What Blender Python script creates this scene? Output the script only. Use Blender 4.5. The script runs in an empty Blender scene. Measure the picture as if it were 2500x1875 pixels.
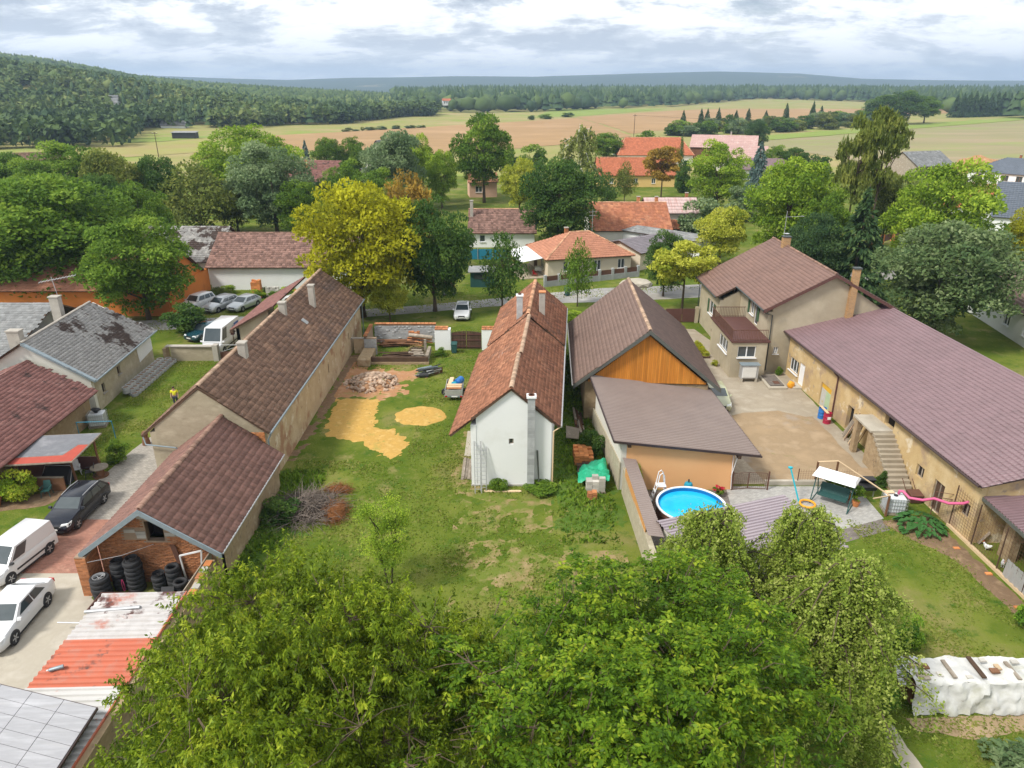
import bpy, math, random
import numpy as np
from mathutils import Matrix, Vector, noise as mnoise
R = math.radians
rng = np.random.default_rng(7)
random.seed(7)
S = bpy.context.scene
COL = S.collection

# ---------------------------------------------------------------- camera
F_PX, PITCH, CAM_H = 1760.0, R(22.32), 24.0        # focal length in px of a 2500 px wide frame
cam = bpy.data.cameras.new('camera'); camo = bpy.data.objects.new('camera', cam); COL.objects.link(camo)
cam.sensor_width = 36; cam.lens = 36 * F_PX / 2500; cam.clip_start = .1; cam.clip_end = 30000
camo.location = (0, 0, CAM_H); camo.rotation_euler = (R(90) - PITCH, 0, 0)
S.camera = camo
# ---------------------------------------------------------------- sky and sun
SUN_EL, SUN_AZ = R(50), R(-122)                     # azimuth from +Y towards +X
W = bpy.data.worlds.new('World'); S.world = W; W.use_nodes = True
nt = W.node_tree; nt.nodes.clear()
def wn(t, **k):
    n = nt.nodes.new(t)
    for a, b in k.items(): setattr(n, a, b)
    return n
L_ = nt.links.new
sky = wn('ShaderNodeTexSky', sky_type='NISHITA', sun_disc=False, sun_elevation=SUN_EL, sun_rotation=SUN_AZ)
sky.air_density = 1.0; sky.dust_density = 1.5; sky.ozone_density = 1.2
tc = wn('ShaderNodeTexCoord'); sep = wn('ShaderNodeSeparateXYZ'); L_(tc.outputs['Generated'], sep.inputs[0])
mx = wn('ShaderNodeMath', operation='MAXIMUM'); L_(sep.outputs['Z'], mx.inputs[0]); mx.inputs[1].default_value = 0.0
ad = wn('ShaderNodeMath', operation='ADD'); L_(mx.outputs[0], ad.inputs[0]); ad.inputs[1].default_value = 0.24
dx = wn('ShaderNodeMath', operation='DIVIDE'); L_(sep.outputs['X'], dx.inputs[0]); L_(ad.outputs[0], dx.inputs[1])
dy = wn('ShaderNodeMath', operation='DIVIDE'); L_(sep.outputs['Y'], dy.inputs[0]); L_(ad.outputs[0], dy.inputs[1])
cv = wn('ShaderNodeCombineXYZ'); L_(dx.outputs[0], cv.inputs[0]); L_(dy.outputs[0], cv.inputs[1])
def wnoise(scale, det, rough, dist, z):
    m = wn('ShaderNodeMapping'); m.inputs['Location'].default_value = (z * 3.1, z * 1.7, z); L_(cv.outputs[0], m.inputs[0])
    m.inputs['Scale'].default_value = (1, 1.25, 1)
    n = wn('ShaderNodeTexNoise'); n.inputs['Scale'].default_value = scale; n.inputs['Detail'].default_value = det
    n.inputs['Roughness'].default_value = rough; n.inputs['Distortion'].default_value = dist; L_(m.outputs[0], n.inputs['Vector']); return n
nA = wnoise(1.7, 12, .63, .1, 4.3); nB = wnoise(2.5, 12, .64, .15, 6.1)
def wramp(src, pts):
    r = wn('ShaderNodeValToRGB'); L_(src, r.inputs[0]); el = r.color_ramp.elements
    while len(el) < len(pts): el.new(.5)
    for e, (p, c) in zip(el, pts): e.position = p; e.color = (*c, 1)
    return r
cover = wramp(nA.outputs['Fac'], [(.30, (.25, .25, .25)), (.40, (1, 1, 1))])
# lit white edges against grey-blue bellies of the clouds
cloud = wramp(nB.outputs['Fac'], [(.42, (14, 14, 13.9)), (.48, (11.8, 11.9, 12.0)), (.525, (7.9, 8.35, 8.9)), (.61, (4.9, 5.45, 6.3))])
mixn = wn('ShaderNodeMixRGB'); L_(cover.outputs[0], mixn.inputs[0]); L_(sky.outputs[0], mixn.inputs[1]); L_(cloud.outputs[0], mixn.inputs[2])
hzn = wn('ShaderNodeMapRange'); L_(mx.outputs[0], hzn.inputs[0]); hzn.inputs[1].default_value = 0.0; hzn.inputs[2].default_value = .09; hzn.inputs[3].default_value = .6; hzn.inputs[4].default_value = 0.0
mix2 = wn('ShaderNodeMixRGB'); L_(hzn.outputs[0], mix2.inputs[0]); L_(mixn.outputs[0], mix2.inputs[1]); mix2.inputs[2].default_value = (13.2, 13.3, 13.4, 1)     # low clouds whiten towards the horizon all round
bg = wn('ShaderNodeBackground'); bg.inputs['Strength'].default_value = .084; L_(mix2.outputs[0], bg.inputs[0])
wo = wn('ShaderNodeOutputWorld'); L_(bg.outputs[0], wo.inputs[0])
sun = bpy.data.lights.new('sun', 'SUN'); sun.energy = 3.3; sun.angle = R(12); sun.color = (1, .95, .87)
suno = bpy.data.objects.new('sun', sun); COL.objects.link(suno)
sd = Vector((math.sin(SUN_AZ) * math.cos(SUN_EL), math.cos(SUN_AZ) * math.cos(SUN_EL), math.sin(SUN_EL)))
suno.rotation_euler = (-sd).to_track_quat('-Z', 'Y').to_euler(); suno.location = (0, 0, 60)
S.view_settings.view_transform = 'Standard'; S.view_settings.look = 'None'; S.view_settings.exposure = 0.37; S.view_settings.gamma = 1
S.render.engine = 'CYCLES'; S.cycles.use_denoising = True; S.cycles.max_bounces = 6; S.cycles.transparent_max_bounces = 6
S.cycles.diffuse_bounces = 4; S.cycles.glossy_bounces = 2; S.cycles.transmission_bounces = 3; S.cycles.volume_bounces = 0
S.cycles.caustics_reflective = False; S.cycles.caustics_refractive = False

# ---------------------------------------------------------------- photo pixel -> place
cp, sp = math.cos(PITCH), math.sin(PITCH)
def G(px, py, z=0.0):                              # point where the ray of a photo pixel meets height z
    a = (px - 1250) / F_PX; b = (937.5 - py) / F_PX
    d = (a, cp + b * sp, -sp + b * cp); t = (z - CAM_H) / d[2]
    return Vector((d[0] * t, d[1] * t, z))
def gx(x, y, z=0.0): return G(x * 1.13018, y * 1.13018, z)
def depth(p): return p[1] * cp + (CAM_H - p[2]) * sp

# ---------------------------------------------------------------- materials
MATS = {}
def nodes(name):
    m = bpy.data.materials.new(name); m.use_nodes = True; t = m.node_tree; t.nodes.clear(); MATS[name] = m
    return m, t, t.links.new
def M(name, cols, scale=2.0, rough=.85, bump=0.0, bscale=None, spec=.3, metal=0.0, detail=5, stretch=None, tint=0.0,
      pos=None, over=None, coat=0.0, brick=None, wave=None, trans=0.0, alpha=1.0):
    """noise-mixed colours; over=(colour, scale, lo, hi) lays blotches on top; tint varies single pieces"""
    m, t, L = nodes(name); N = t.nodes.new
    out = N('ShaderNodeOutputMaterial'); b = N('ShaderNodeBsdfPrincipled'); L(b.outputs[0], out.inputs[0])
    b.inputs['Roughness'].default_value = rough; b.inputs['Specular IOR Level'].default_value = spec
    b.inputs['Metallic'].default_value = metal; b.inputs['Coat Weight'].default_value = coat; b.inputs['Alpha'].default_value = alpha
    tcn = N('ShaderNodeTexCoord'); src = tcn.outputs['Object']
    if stretch:
        mp = N('ShaderNodeMapping'); mp.inputs['Scale'].default_value = stretch; L(src, mp.inputs[0]); src = mp.outputs[0]
    nz = N('ShaderNodeTexNoise'); nz.inputs['Scale'].default_value = scale; nz.inputs['Detail'].default_value = detail
    nz.inputs['Roughness'].default_value = .6; L(src, nz.inputs['Vector'])
    rp = N('ShaderNodeValToRGB'); el = rp.color_ramp.elements
    while len(el) < len(cols): el.new(.5)
    if len(cols) == 1: cols = [cols[0], cols[0]]
    for i, (e, c) in enumerate(zip(el, cols)):
        e.position = pos[i] if pos else .32 + .36 * i / max(1, len(cols) - 1); e.color = (*c, 1)
    L(nz.outputs['Fac'], rp.inputs[0]); col = rp.outputs[0]
    hgt = nz.outputs['Fac']
    def mix(fac, c1, c2, mode='MIX'):
        k = N('ShaderNodeMixRGB'); k.blend_type = mode
        for i, v in enumerate((fac, c1, c2)):
            if hasattr(v, 'links'): L(v, k.inputs[i])
            elif i == 0: k.inputs[0].default_value = v
            else: k.inputs[i].default_value = (*v, 1)
        return k.outputs[0]
    if brick:                                      # (scale, mortar colour, vector axes, row h, brick w, mortar)
        sc, mc, ax, rh, bw, ms = brick
        bt = N('ShaderNodeTexBrick'); bt.inputs['Scale'].default_value = sc; bt.inputs['Row Height'].default_value = rh
        bt.inputs['Brick Width'].default_value = bw; bt.inputs['Mortar Size'].default_value = ms
        bt.inputs['Color1'].default_value = (1, 1, 1, 1); bt.inputs['Color2'].default_value = (.72, .72, .72, 1); bt.inputs['Mortar'].default_value = (0, 0, 0, 1)
        sx = N('ShaderNodeSeparateXYZ'); L(tcn.outputs['Object'], sx.inputs[0]); cx = N('ShaderNodeCombineXYZ')
        L(sx.outputs[ax[0]], cx.inputs[0]); L(sx.outputs[ax[1]], cx.inputs[1]); L(cx.outputs[0], bt.inputs['Vector'])
        c2 = mix(1.0, col, bt.outputs['Color'], 'MULTIPLY'); col = mix(bt.outputs['Fac'], c2, mc)
    if wave:                                       # (scale, axis, dark amount): fine parallel streaks
        wv = N('ShaderNodeTexNoise'); mp = N('ShaderNodeMapping'); mp.inputs['Scale'].default_value = wave[1]; L(tcn.outputs['Object'], mp.inputs[0])
        wv.inputs['Scale'].default_value = wave[0]; wv.inputs['Detail'].default_value = 3; L(mp.outputs[0], wv.inputs['Vector'])
        r2 = N('ShaderNodeValToRGB'); r2.color_ramp.elements[0].position = .35; r2.color_ramp.elements[1].position = .65
        r2.color_ramp.elements[0].color = (1 - wave[2],) * 3 + (1,); L(wv.outputs['Fac'], r2.inputs[0]); col = mix(1.0, col, r2.outputs[0], 'MULTIPLY')
    if over:
        for (oc, osc, lo, hi) in (over if isinstance(over, list) else [over]):
            n2 = N('ShaderNodeTexNoise'); n2.inputs['Scale'].default_value = osc; n2.inputs['Detail'].default_value = 6; n2.inputs['Roughness'].default_value = .65
            mp = N('ShaderNodeMapping'); mp.inputs['Location'].default_value = (osc * 7.3 % 11, 3.1, osc * 2.7 % 5); L(src, mp.inputs[0]); L(mp.outputs[0], n2.inputs['Vector'])
            r2 = N('ShaderNodeMapRange'); r2.inputs[1].default_value = lo; r2.inputs[2].default_value = hi; L(n2.outputs['Fac'], r2.inputs[0])
            col = mix(r2.outputs[0], col, oc)
    if tint:
        at = N('ShaderNodeAttribute'); at.attribute_name = 'tint'; oi = N('ShaderNodeObjectInfo')
        a1 = N('ShaderNodeMath'); a1.operation = 'ADD'; L(at.outputs['Fac'], a1.inputs[0]); L(oi.outputs['Random'], a1.inputs[1])
        a2 = N('ShaderNodeMath'); a2.operation = 'FRACT'; L(a1.outputs[0], a2.inputs[0])
        a3 = N('ShaderNodeMapRange'); a3.inputs[3].default_value = 1 - tint; a3.inputs[4].default_value = 1 + tint; L(a2.outputs[0], a3.inputs[0])
        hs = N('ShaderNodeHueSaturation'); L(a3.outputs[0], hs.inputs['Value']); L(col, hs.inputs['Color']); col = hs.outputs[0]
    L(col, b.inputs['Base Color'])
    if bump:
        bn = N('ShaderNodeTexNoise'); bn.inputs['Scale'].default_value = bscale or scale * 6; bn.inputs['Detail'].default_value = 5; L(src, bn.inputs['Vector'])
        bp = N('ShaderNodeBump'); bp.inputs['Strength'].default_value = 1; bp.inputs['Distance'].default_value = bump
        L(bn.outputs['Fac'], bp.inputs['Height']); L(bp.outputs[0], b.inputs['Normal'])
    if trans:
        b.inputs['Transmission Weight'].default_value = trans
    return m
def leafmat(name, dark, mid, light, rough=.6, tl=.42):
    m, t, L = nodes(name); N = t.nodes.new
    out = N('ShaderNodeOutputMaterial'); b = N('ShaderNodeBsdfPrincipled'); tr = N('ShaderNodeBsdfTranslucent'); mxs = N('ShaderNodeMixShader')
    at = N('ShaderNodeAttribute'); at.attribute_name = 'tint'; rp = N('ShaderNodeValToRGB'); el = rp.color_ramp.elements; el.new(.5)
    for e, p, c in zip(el, (.1, .5, .9), (dark, mid, light)): e.position = p; e.color = (*c, 1)
    L(at.outputs['Fac'], rp.inputs[0]); L(rp.outputs[0], b.inputs['Base Color']); L(rp.outputs[0], tr.inputs[0])
    b.inputs['Roughness'].default_value = rough; b.inputs['Specular IOR Level'].default_value = .12
    mxs.inputs[0].default_value = tl; L(b.outputs[0], mxs.inputs[1]); L(tr.outputs[0], mxs.inputs[2]); L(mxs.outputs[0], out.inputs[0])
    return m
def flat(name, c, rough=.6, spec=.4, metal=0, coat=0): return M(name, [c, tuple(v * .86 for v in c)], 3, rough, spec=spec, metal=metal, coat=coat)

# ---------------------------------------------------------------- mesh building
class MB:
    def __init__(s): s.v = []; s.f = []
    def add(s, vs, fs):
        o = len(s.v); s.v += [tuple(p) for p in vs]; s.f += [tuple(i + o for i in f) for f in fs]; return s
    def box(s, x0, y0, z0, x1, y1, z1):
        return s.hexa([(x0, y0, z0), (x1, y0, z0), (x1, y1, z0), (x0, y1, z0)], [(x0, y0, z1), (x1, y0, z1), (x1, y1, z1), (x0, y1, z1)])
    def hexa(s, a, b):                             # bottom ring a, top ring b
        n = len(a)
        return s.add(list(a) + list(b), [tuple(range(n))[::-1], tuple(range(n, 2 * n))] + [(i, (i + 1) % n, n + (i + 1) % n, n + i) for i in range(n)])
    def slab(s, pts, t, d=(0, 0, -1)):             # polygon thickened by t along d
        d = Vector(d) * t; return s.hexa([Vector(p) + d for p in pts], [Vector(p) for p in pts])
    def cyl(s, p0, p1, r0, r1=None, n=10, cap=True):
        p0, p1 = Vector(p0), Vector(p1); r1 = r0 if r1 is None else r1; d = (p1 - p0).normalized()
        u = d.orthogonal().normalized(); w = d.cross(u); a = []; b = []
        for i in range(n):
            t = 2 * math.pi * i / n; e = u * math.cos(t) + w * math.sin(t); a.append(p0 + e * r0); b.append(p1 + e * r1)
        return s.hexa(a, b) if cap else s.add(a + b, [(i, (i + 1) % n, n + (i + 1) % n, n + i) for i in range(n)])
    def tube(s, pts, r, n=6):
        pts = [Vector(p) for p in pts]; rs = r if isinstance(r, (list, tuple)) else [r] * len(pts); o = len(s.v); u = None
        for i, p in enumerate(pts):
            d = (pts[min(i + 1, len(pts) - 1)] - pts[max(i - 1, 0)]).normalized()
            u = d.orthogonal().normalized() if u is None else (u - d * u.dot(d)).normalized(); w = d.cross(u)
            for k in range(n):
                t = 2 * math.pi * k / n; s.v.append(tuple(p + (u * math.cos(t) + w * math.sin(t)) * rs[i]))
        for i in range(len(pts) - 1):
            for k in range(n): s.f.append((o + i * n + k, o + i * n + (k + 1) % n, o + (i + 1) * n + (k + 1) % n, o + (i + 1) * n + k))
        s.f.append(tuple(o + k for k in range(n))[::-1]); e = o + (len(pts) - 1) * n; s.f.append(tuple(e + k for k in range(n))); return s
    def lathe(s, prof, n=16, c=(0, 0, 0), closed=False):   # prof [(r,z)] about vertical axis
        o = len(s.v)
        for r, z in prof:
            for k in range(n):
                t = 2 * math.pi * k / n; s.v.append((c[0] + r * math.cos(t), c[1] + r * math.sin(t), c[2] + z))
        m = len(prof)
        for i in range(m if closed else m - 1):
            j = (i + 1) % m
            for k in range(n): s.f.append((o + i * n + k, o + i * n + (k + 1) % n, o + j * n + (k + 1) % n, o + j * n + k))
        if not closed: s.f.append(tuple(o + k for k in range(n))[::-1]); s.f.append(tuple(o + (m - 1) * n + k for k in range(n)))
        return s
    def blob(s, c, r, seed=0, jag=.25, n=1):       # rough stone
        import bmesh
        bm = bmesh.new(); bmesh.ops.create_icosphere(bm, subdivisions=n, radius=1)
        rr = random.Random(seed); r = r if isinstance(r, (list, tuple)) else (r, r, r * .8); bm.verts.index_update()
        vs = [(c[0] + v.co.x * r[0] * (k := 1 + rr.uniform(-jag, jag)), c[1] + v.co.y * r[1] * k, c[2] + v.co.z * r[2] * k) for v in bm.verts]
        fs = [tuple(v.index for v in f.verts) for f in bm.faces]; bm.free(); return s.add(vs, fs)
def npmesh(name, V, Fc, tint=None, mat=None, smooth=False):
    V = np.asarray(V, np.float32); Fc = np.asarray(Fc, np.int32); m = bpy.data.meshes.new(name); k = Fc.shape[1]
    m.vertices.add(len(V)); m.vertices.foreach_set('co', V.ravel()); m.loops.add(Fc.size); m.loops.foreach_set('vertex_index', Fc.ravel())
    m.polygons.add(len(Fc)); m.polygons.foreach_set('loop_start', np.arange(0, Fc.size, k, dtype=np.int32)); 
    if smooth: m.polygons.foreach_set('use_smooth', np.ones(len(Fc), bool))
    m.update(calc_edges=True)
    if tint is not None:
        a = m.attributes.new('tint', 'FLOAT', 'FACE'); a.data.foreach_set('value', np.asarray(tint, np.float32))
    if mat: m.materials.append(MATS[mat] if isinstance(mat, str) else mat)
    return m
MPI = {}
def link(name, data, parent=None, M4=None):
    o = bpy.data.objects.new(name, data); COL.objects.link(o)
    if parent is not None:
        o.parent = parent
        if parent.name in MPI: o.matrix_parent_inverse = MPI[parent.name]
    if M4 is not None: o.matrix_basis = M4
    return o
def tag(o, label, cat, group=None):
    o['label'] = label; o['category'] = cat
    if group: o['group'] = group
    return o
def thing(name, label, cat, loc=(0, 0, 0), rz=0.0, group=None, local=False):
    """Empty at a thing's base. local=True: its parts are given in its own axes, else in world metres"""
    o = bpy.data.objects.new(name, None); COL.objects.link(o); o.location = loc; o.rotation_euler = (0, 0, rz); o.empty_display_size = .2
    if not local: MPI[o.name] = (Matrix.Translation(Vector(loc)) @ Matrix.Rotation(rz, 4, 'Z')).inverted()
    return tag(o, label, cat, group)
def ob(name, mb, mat, parent=None, smooth=False, bevel=0.0):
    me = bpy.data.meshes.new(name); me.from_pydata(mb.v, [], mb.f); me.update()
    mm = MATS[mat] if isinstance(mat, str) else mat; me.materials.append(mm)
    if smooth: me.polygons.foreach_set('use_smooth', [True] * len(me.polygons)); me.set_sharp_from_angle(angle=R(40))
    o = link(name, me, parent)
    if bevel: md = o.modifiers.new('bevel', 'BEVEL'); md.width = bevel; md.segments = 1; md.limit_method = 'ANGLE'
    return o
def single(name, mb, mat, label, cat, group=None, loc=None, **k):    # a thing that is one mesh, given about its own base
    o = ob(name, mb, mat, None, **k); tag(o, label, cat, group)
    if loc is not None: o.location = loc
    return o
def copy_tree(o, parent=None):
    c = o.copy(); COL.objects.link(c)
    if parent is not None: c.parent = parent
    for ch in o.children: copy_tree(ch, c)
    return c
def struct(name, mb, mat, smooth=False):
    o = ob(name, mb, mat, None, smooth); o['kind'] = 'structure'; return o
def stuff(o): o['kind'] = 'stuff'; return o
# ================================================================ materials of the place
M('ground_grass', [(.105, .142, .018), (.080, .122, .012), (.14, .168, .027), (.19, .175, .06)], .16, .95, .05, 9, spec=.1, detail=8,
  over=[((.26, .215, .09), .42, .56, .74), ((.05, .105, .012), 1.1, .54, .7), ((.22, .2, .07), 3.2, .6, .72)])
M('meadow', [(.33, .275, .12), (.26, .25, .09), (.36, .28, .145)], .012, .95, spec=.05, detail=6, over=((.20, .27, .05), .03, .5, .7))
M('stubble', [(.42, .27, .14), (.36, .235, .12), (.45, .295, .165)], .015, .95, spec=.05, detail=6, wave=(.55, (.02, .9, 1), .2))
M('stubble_green', [(.33, .26, .13), (.29, .25, .10), (.36, .28, .15)], .02, .95, spec=.05, detail=6, over=((.27, .28, .08), .02, .45, .65))
M('fallow', [(.31, .25, .155), (.25, .23, .12), (.34, .265, .175)], .02, .95, spec=.05, detail=8, stretch=(.35, 1, 1), over=((.24, .28, .09), .035, .5, .68))
M('lush', [(.235, .285, .075), (.20, .26, .06), (.27, .29, .10)], .02, .95, spec=.05)
M('asphalt', [(.33, .32, .31), (.27, .26, .25), (.38, .37, .35)], .5, .9, .004, 20, spec=.2, detail=8, over=((.36, .33, .27), .35, .55, .75))
M('concrete_yard', [(.47, .43, .35), (.41, .37, .30), (.5, .46, .39)], .6, .9, .004, 12, spec=.2, detail=8, over=((.31, .28, .23), .5, .6, .78))
M('paver_grey', [(.42, .39, .34), (.36, .33, .29), (.46, .42, .36)], 1.2, .9, .004, 12, spec=.2, brick=(2.4, (.23, .21, .18), (0, 1), .25, .5, .02))
M('paver_red', [(.42, .20, .14), (.36, .17, .125), (.46, .25, .18)], 1.2, .9, .004, 12, spec=.2, brick=(2.4, (.25, .15, .11), (0, 1), .25, .5, .02))
M('paver_beige', [(.48, .41, .31), (.42, .36, .27)], 1.2, .9, .004, 12, spec=.2, brick=(2.4, (.28, .24, .18), (0, 1), .25, .5, .02))
M('paver_dark', [(.24, .21, .185), (.19, .165, .145), (.29, .255, .22)], 1.2, .9, .004, 12, spec=.2, brick=(2.2, (.11, .1, .09), (0, 1), .25, .5, .02))
M('paver_light', [(.46, .45, .42), (.40, .39, .37)], 1.2, .9, .004, 12, spec=.2, brick=(2.4, (.28, .27, .25), (0, 1), .25, .5, .02))
M('gravel', [(.36, .262, .16), (.30, .22, .135), (.40, .30, .195)], .5, .95, .012, 25, spec=.1, detail=9, over=[((.32, .29, .26), .3, .58, .75), ((.17, .19, .055), .45, .62, .74)])
M('sand', [(.53, .33, .095), (.46, .285, .08), (.57, .375, .13)], 1.6, .97, .05, 5, spec=.05, detail=8, over=[((.22, .17, .06), 2.6, .61, .70), ((.30, .27, .07), 1.0, .60, .72)])
M('worn_grass', [(.30, .22, .12), (.24, .19, .08), (.34, .25, .14)], 1.0, .97, .03, 8, spec=.05, detail=8, over=((.13, .165, .03), .9, .42, .56))
M('apron', [(.37, .32, .245), (.32, .275, .21), (.41, .36, .285)], .6, .9, .004, 12, spec=.15, detail=8, over=((.27, .22, .16), .5, .55, .75))
M('soil', [(.23, .155, .095), (.18, .12, .075), (.30, .21, .13)], 1.5, .97, .02, 10, spec=.05, detail=8)
M('soil_red', [(.44, .235, .115), (.36, .19, .1), (.47, .29, .17)], 1.0, .97, .03, 8, spec=.05, detail=8, over=((.20, .2, .06), .8, .55, .7))
M('weeds', [(.05, .105, .015), (.08, .14, .02), (.11, .15, .035)], 1.3, .95, .06, 9, spec=.1, detail=8)

# ================================================================ terrain
def smooth(a, b, x): t = np.clip((x - a) / (b - a), 0, 1); return t * t * (3 - 2 * t)
def hgt(x, y):
    x = np.asarray(x, float); y = np.asarray(y, float); yy = np.maximum(y, 1); t = x / yy
    px = 1250 + 1903 * np.clip(t, -2, 2)
    top = np.interp(px, [-900, 0, 120, 230, 340, 500, 700, 930, 1080, 1300], [64, 64, 57, 45, 32, 22, 14, 6, 1, 0])
    near = np.interp(px, [-900, 0, 280, 550, 850, 1080], [330, 330, 360, 420, 560, 760])
    h = top * smooth(near, 1350, y) * 1.05
    h += np.interp(px, [-900, 0, 300, 620, 800], [20, 20, 14, 3, 0]) * np.exp(-((y - 640) / 110) ** 2)
    h += 9 * smooth(900, 1900, y) * smooth(900, 1200, px) * (y < 9000) - 4 * smooth(2200, 3200, y) * (px > 900)
    far = np.interp(px, [-900, 700, 900, 1100, 1300, 1500, 1750, 1950, 2100, 2600, 3400], [70, 70, 100, 105, 92, 102, 120, 112, 85, 75, 75])
    h = h + far * smooth(3600, 5600, y) + 10 * np.sin(x / 700) * smooth(3000, 5000, y)
    return h
ys = np.concatenate([[-60, -20, 0], np.arange(20, 240, 20), np.geomspace(240, 9000, 70)]); ts = np.linspace(-1.05, 1.05, 81)
V = np.array([(t * max(abs(y), 60) + 0 * y, y, 0) for y in ys for t in ts]); V[:, 2] = hgt(V[:, 0], V[:, 1]); V[V[:, 1] < 200, 2] = 0
nx = len(ts); Fq = [(i * nx + j, i * nx + j + 1, (i + 1) * nx + j + 1, (i + 1) * nx + j) for i in range(len(ys) - 1) for j in range(nx - 1)]
yc = np.array([V[f[0], 1] for f in Fq])
gm = npmesh('ground', V, Fq, mat='ground_grass', smooth=True); gm.materials.append(MATS['meadow'])
M('far_wood', [(.035, .06, .035), (.05, .075, .035), (.03, .05, .035)], .006, .95, spec=.05, detail=9, over=((.42, .34, .2), .0022, .63, .69)); gm.materials.append(MATS['far_wood'])
gm.polygons.foreach_set('material_index', np.where(yc > 3300, 2, np.where(yc > 215, 1, 0)).astype(np.int32))
go = link('ground', gm); go['kind'] = 'structure'

def ragged(pts, amp, step=.35, seed=0):
    out = []
    for i, p in enumerate(pts):
        a, b = Vector(p[:2]), Vector(pts[(i + 1) % len(pts)][:2]); n = max(1, int((b - a).length / step)); d = (b - a).normalized() if (b - a).length else Vector((1, 0)); nn = Vector((-d.y, d.x))
        for k in range(n):
            q = a + (b - a) * (k / n); o = amp * (mnoise.noise((q.x * .9, q.y * .9, seed)) + .6 * mnoise.noise((q.x * 3.3, q.y * 3.3, seed + 5)))
            out.append(q + nn * o)
    return out
def sheet(name, pts, z, mat, amp=0.0, step=.35, th=.0):
    pts = ragged(pts, amp, step, len(name)) if amp else [Vector(p[:2]) for p in pts]
    mb = MB(); mb.add([(p.x, p.y, z) for p in pts], [tuple(range(len(pts)))])
    return struct(name, mb, mat)
def patch(name, pts, mat, hmax=.05, edge=.7, amp=.05, cell=.22, nz=1.4):
    """loose material spread on the ground: a low uneven surface that runs out under the grass at its rim"""
    P2 = np.array([(p[0], p[1]) for p in pts]); x0, y0 = P2.min(0) - edge; x1, y1 = P2.max(0) + edge; xs = np.arange(x0, x1, cell); yy = np.arange(y0, y1, cell); Xg, Yg = np.meshgrid(xs, yy); Xf, Yf = Xg.ravel(), Yg.ravel()
    ins = np.zeros(len(Xf), bool); dm = np.full(len(Xf), 1e9); k = len(P2)
    for i in range(k):
        a, b = P2[i], P2[(i + 1) % k]; ab = b - a; t = np.clip(((Xf - a[0]) * ab[0] + (Yf - a[1]) * ab[1]) / max(ab @ ab, 1e-9), 0, 1); dm = np.minimum(dm, np.hypot(Xf - a[0] - t * ab[0], Yf - a[1] - t * ab[1]))
        if a[1] != b[1]: ins ^= ((a[1] > Yf) != (b[1] > Yf)) & (Xf < (b[0] - a[0]) * (Yf - a[1]) / (b[1] - a[1]) + a[0])
    sd = np.where(ins, dm, -dm) / edge; nzv = np.array([mnoise.noise((a * nz, b * nz, 2.2)) + .6 * mnoise.noise((a * nz * 2.9, b * nz * 2.9, 5.1)) for a, b in zip(Xf, Yf)])
    Z = np.clip(sd, -1.2, 1) * hmax + nzv * amp; n = len(xs); V = np.stack([Xf, Yf, Z], 1); q = [(j * n + i, j * n + i + 1, (j + 1) * n + i + 1, (j + 1) * n + i) for j in range(len(yy) - 1) for i in range(n - 1)]; q = [f for f in q if max(Z[list(f)]) > -.01]
    used = sorted({i for f in q for i in f}); mp = {u: i for i, u in enumerate(used)}; o = link(name, npmesh(name, V[used], [[mp[i] for i in f] for f in q], None, mat, True)); o['kind'] = 'structure'; return o
def px_poly(l): return [G(x, y) for x, y in l]
sheet('field', px_poly([(661, 331), (848, 322), (1074, 308), (1250, 298), (1408, 288), (1470, 305), (1544, 333), (1465, 345), (1250, 364), (1050, 376), (860, 378), (700, 362), (640, 345)]), .12, 'stubble', 2, 9)
sheet('field', px_poly([(1408, 286), (1646, 270), (2041, 254), (2324, 244), (2312, 277), (2100, 283), (1657, 306), (1617, 318), (1544, 327), (1470, 303)]), .12, 'stubble', 2, 12)
sheet('field', px_poly([(1770, 340), (1985, 322), (2500, 285), (2700, 272), (2700, 283), (2500, 293), (1985, 334), (1780, 350)]), .16, 'lush', 1.5, 9)
sheet('field', px_poly([(1780, 351), (1985, 335), (2500, 294), (2700, 284), (2750, 420), (2500, 402), (2340, 408), (2200, 412), (2000, 378), (1860, 356)]), .12, 'fallow', 1.5, 9)
sheet('field', px_poly([(-150, 392), (0, 381), (227, 357), (397, 347), (510, 336), (600, 333), (500, 372), (312, 384), (120, 392), (0, 400), (-150, 410)]), .12, 'stubble_green', 1.5, 7)
sheet('meadow', px_poly([(294, 339), (469, 333), (560, 331), (520, 336), (397, 346), (285, 351)]), .17, 'lush', 1, 7)
sheet('meadow', px_poly([(1826, 240), (2154, 231), (2200, 241), (1826, 253)]), .2, 'lush', 3, 25)
sheet('field', px_poly([(1360, 262), (1640, 243), (1826, 241), (1826, 252), (1640, 266), (1408, 284), (1300, 288)]), .12, 'lush', 3, 25)
# village green beyond the road, the lane and its far end
def strip(name, line, w, z, mat, amp=.12):
    L1, R1 = [], []
    for i, p in enumerate(line):
        a = Vector(line[max(0, i - 1)]); b = Vector(line[min(len(line) - 1, i + 1)]); d = (b - a).normalized(); n = Vector((-d.y, d.x)); ww = w[i] if isinstance(w, list) else w
        L1.append(Vector(p) + n * ww / 2); R1.append(Vector(p) - n * ww / 2)
    return sheet(name, L1 + R1[::-1], z, mat, amp, .8)
strip('road', [(-95, 71.5), (-70, 73), (-50, 74.4), (-39, 75.4), (-29, 77), (-18, 79.7), (-10, 81.9), (-3, 84.2), (4, 86.2), (12, 88), (22, 89.5), (34, 92.5), (48, 97.5), (66, 101), (95, 106)],
      [4, 4, 4, 3.8, 3.6, 3.2, 3.0, 3.2, 4.4, 6.5, 6, 5, 4.5, 5, 5], .008, 'asphalt')
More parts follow.
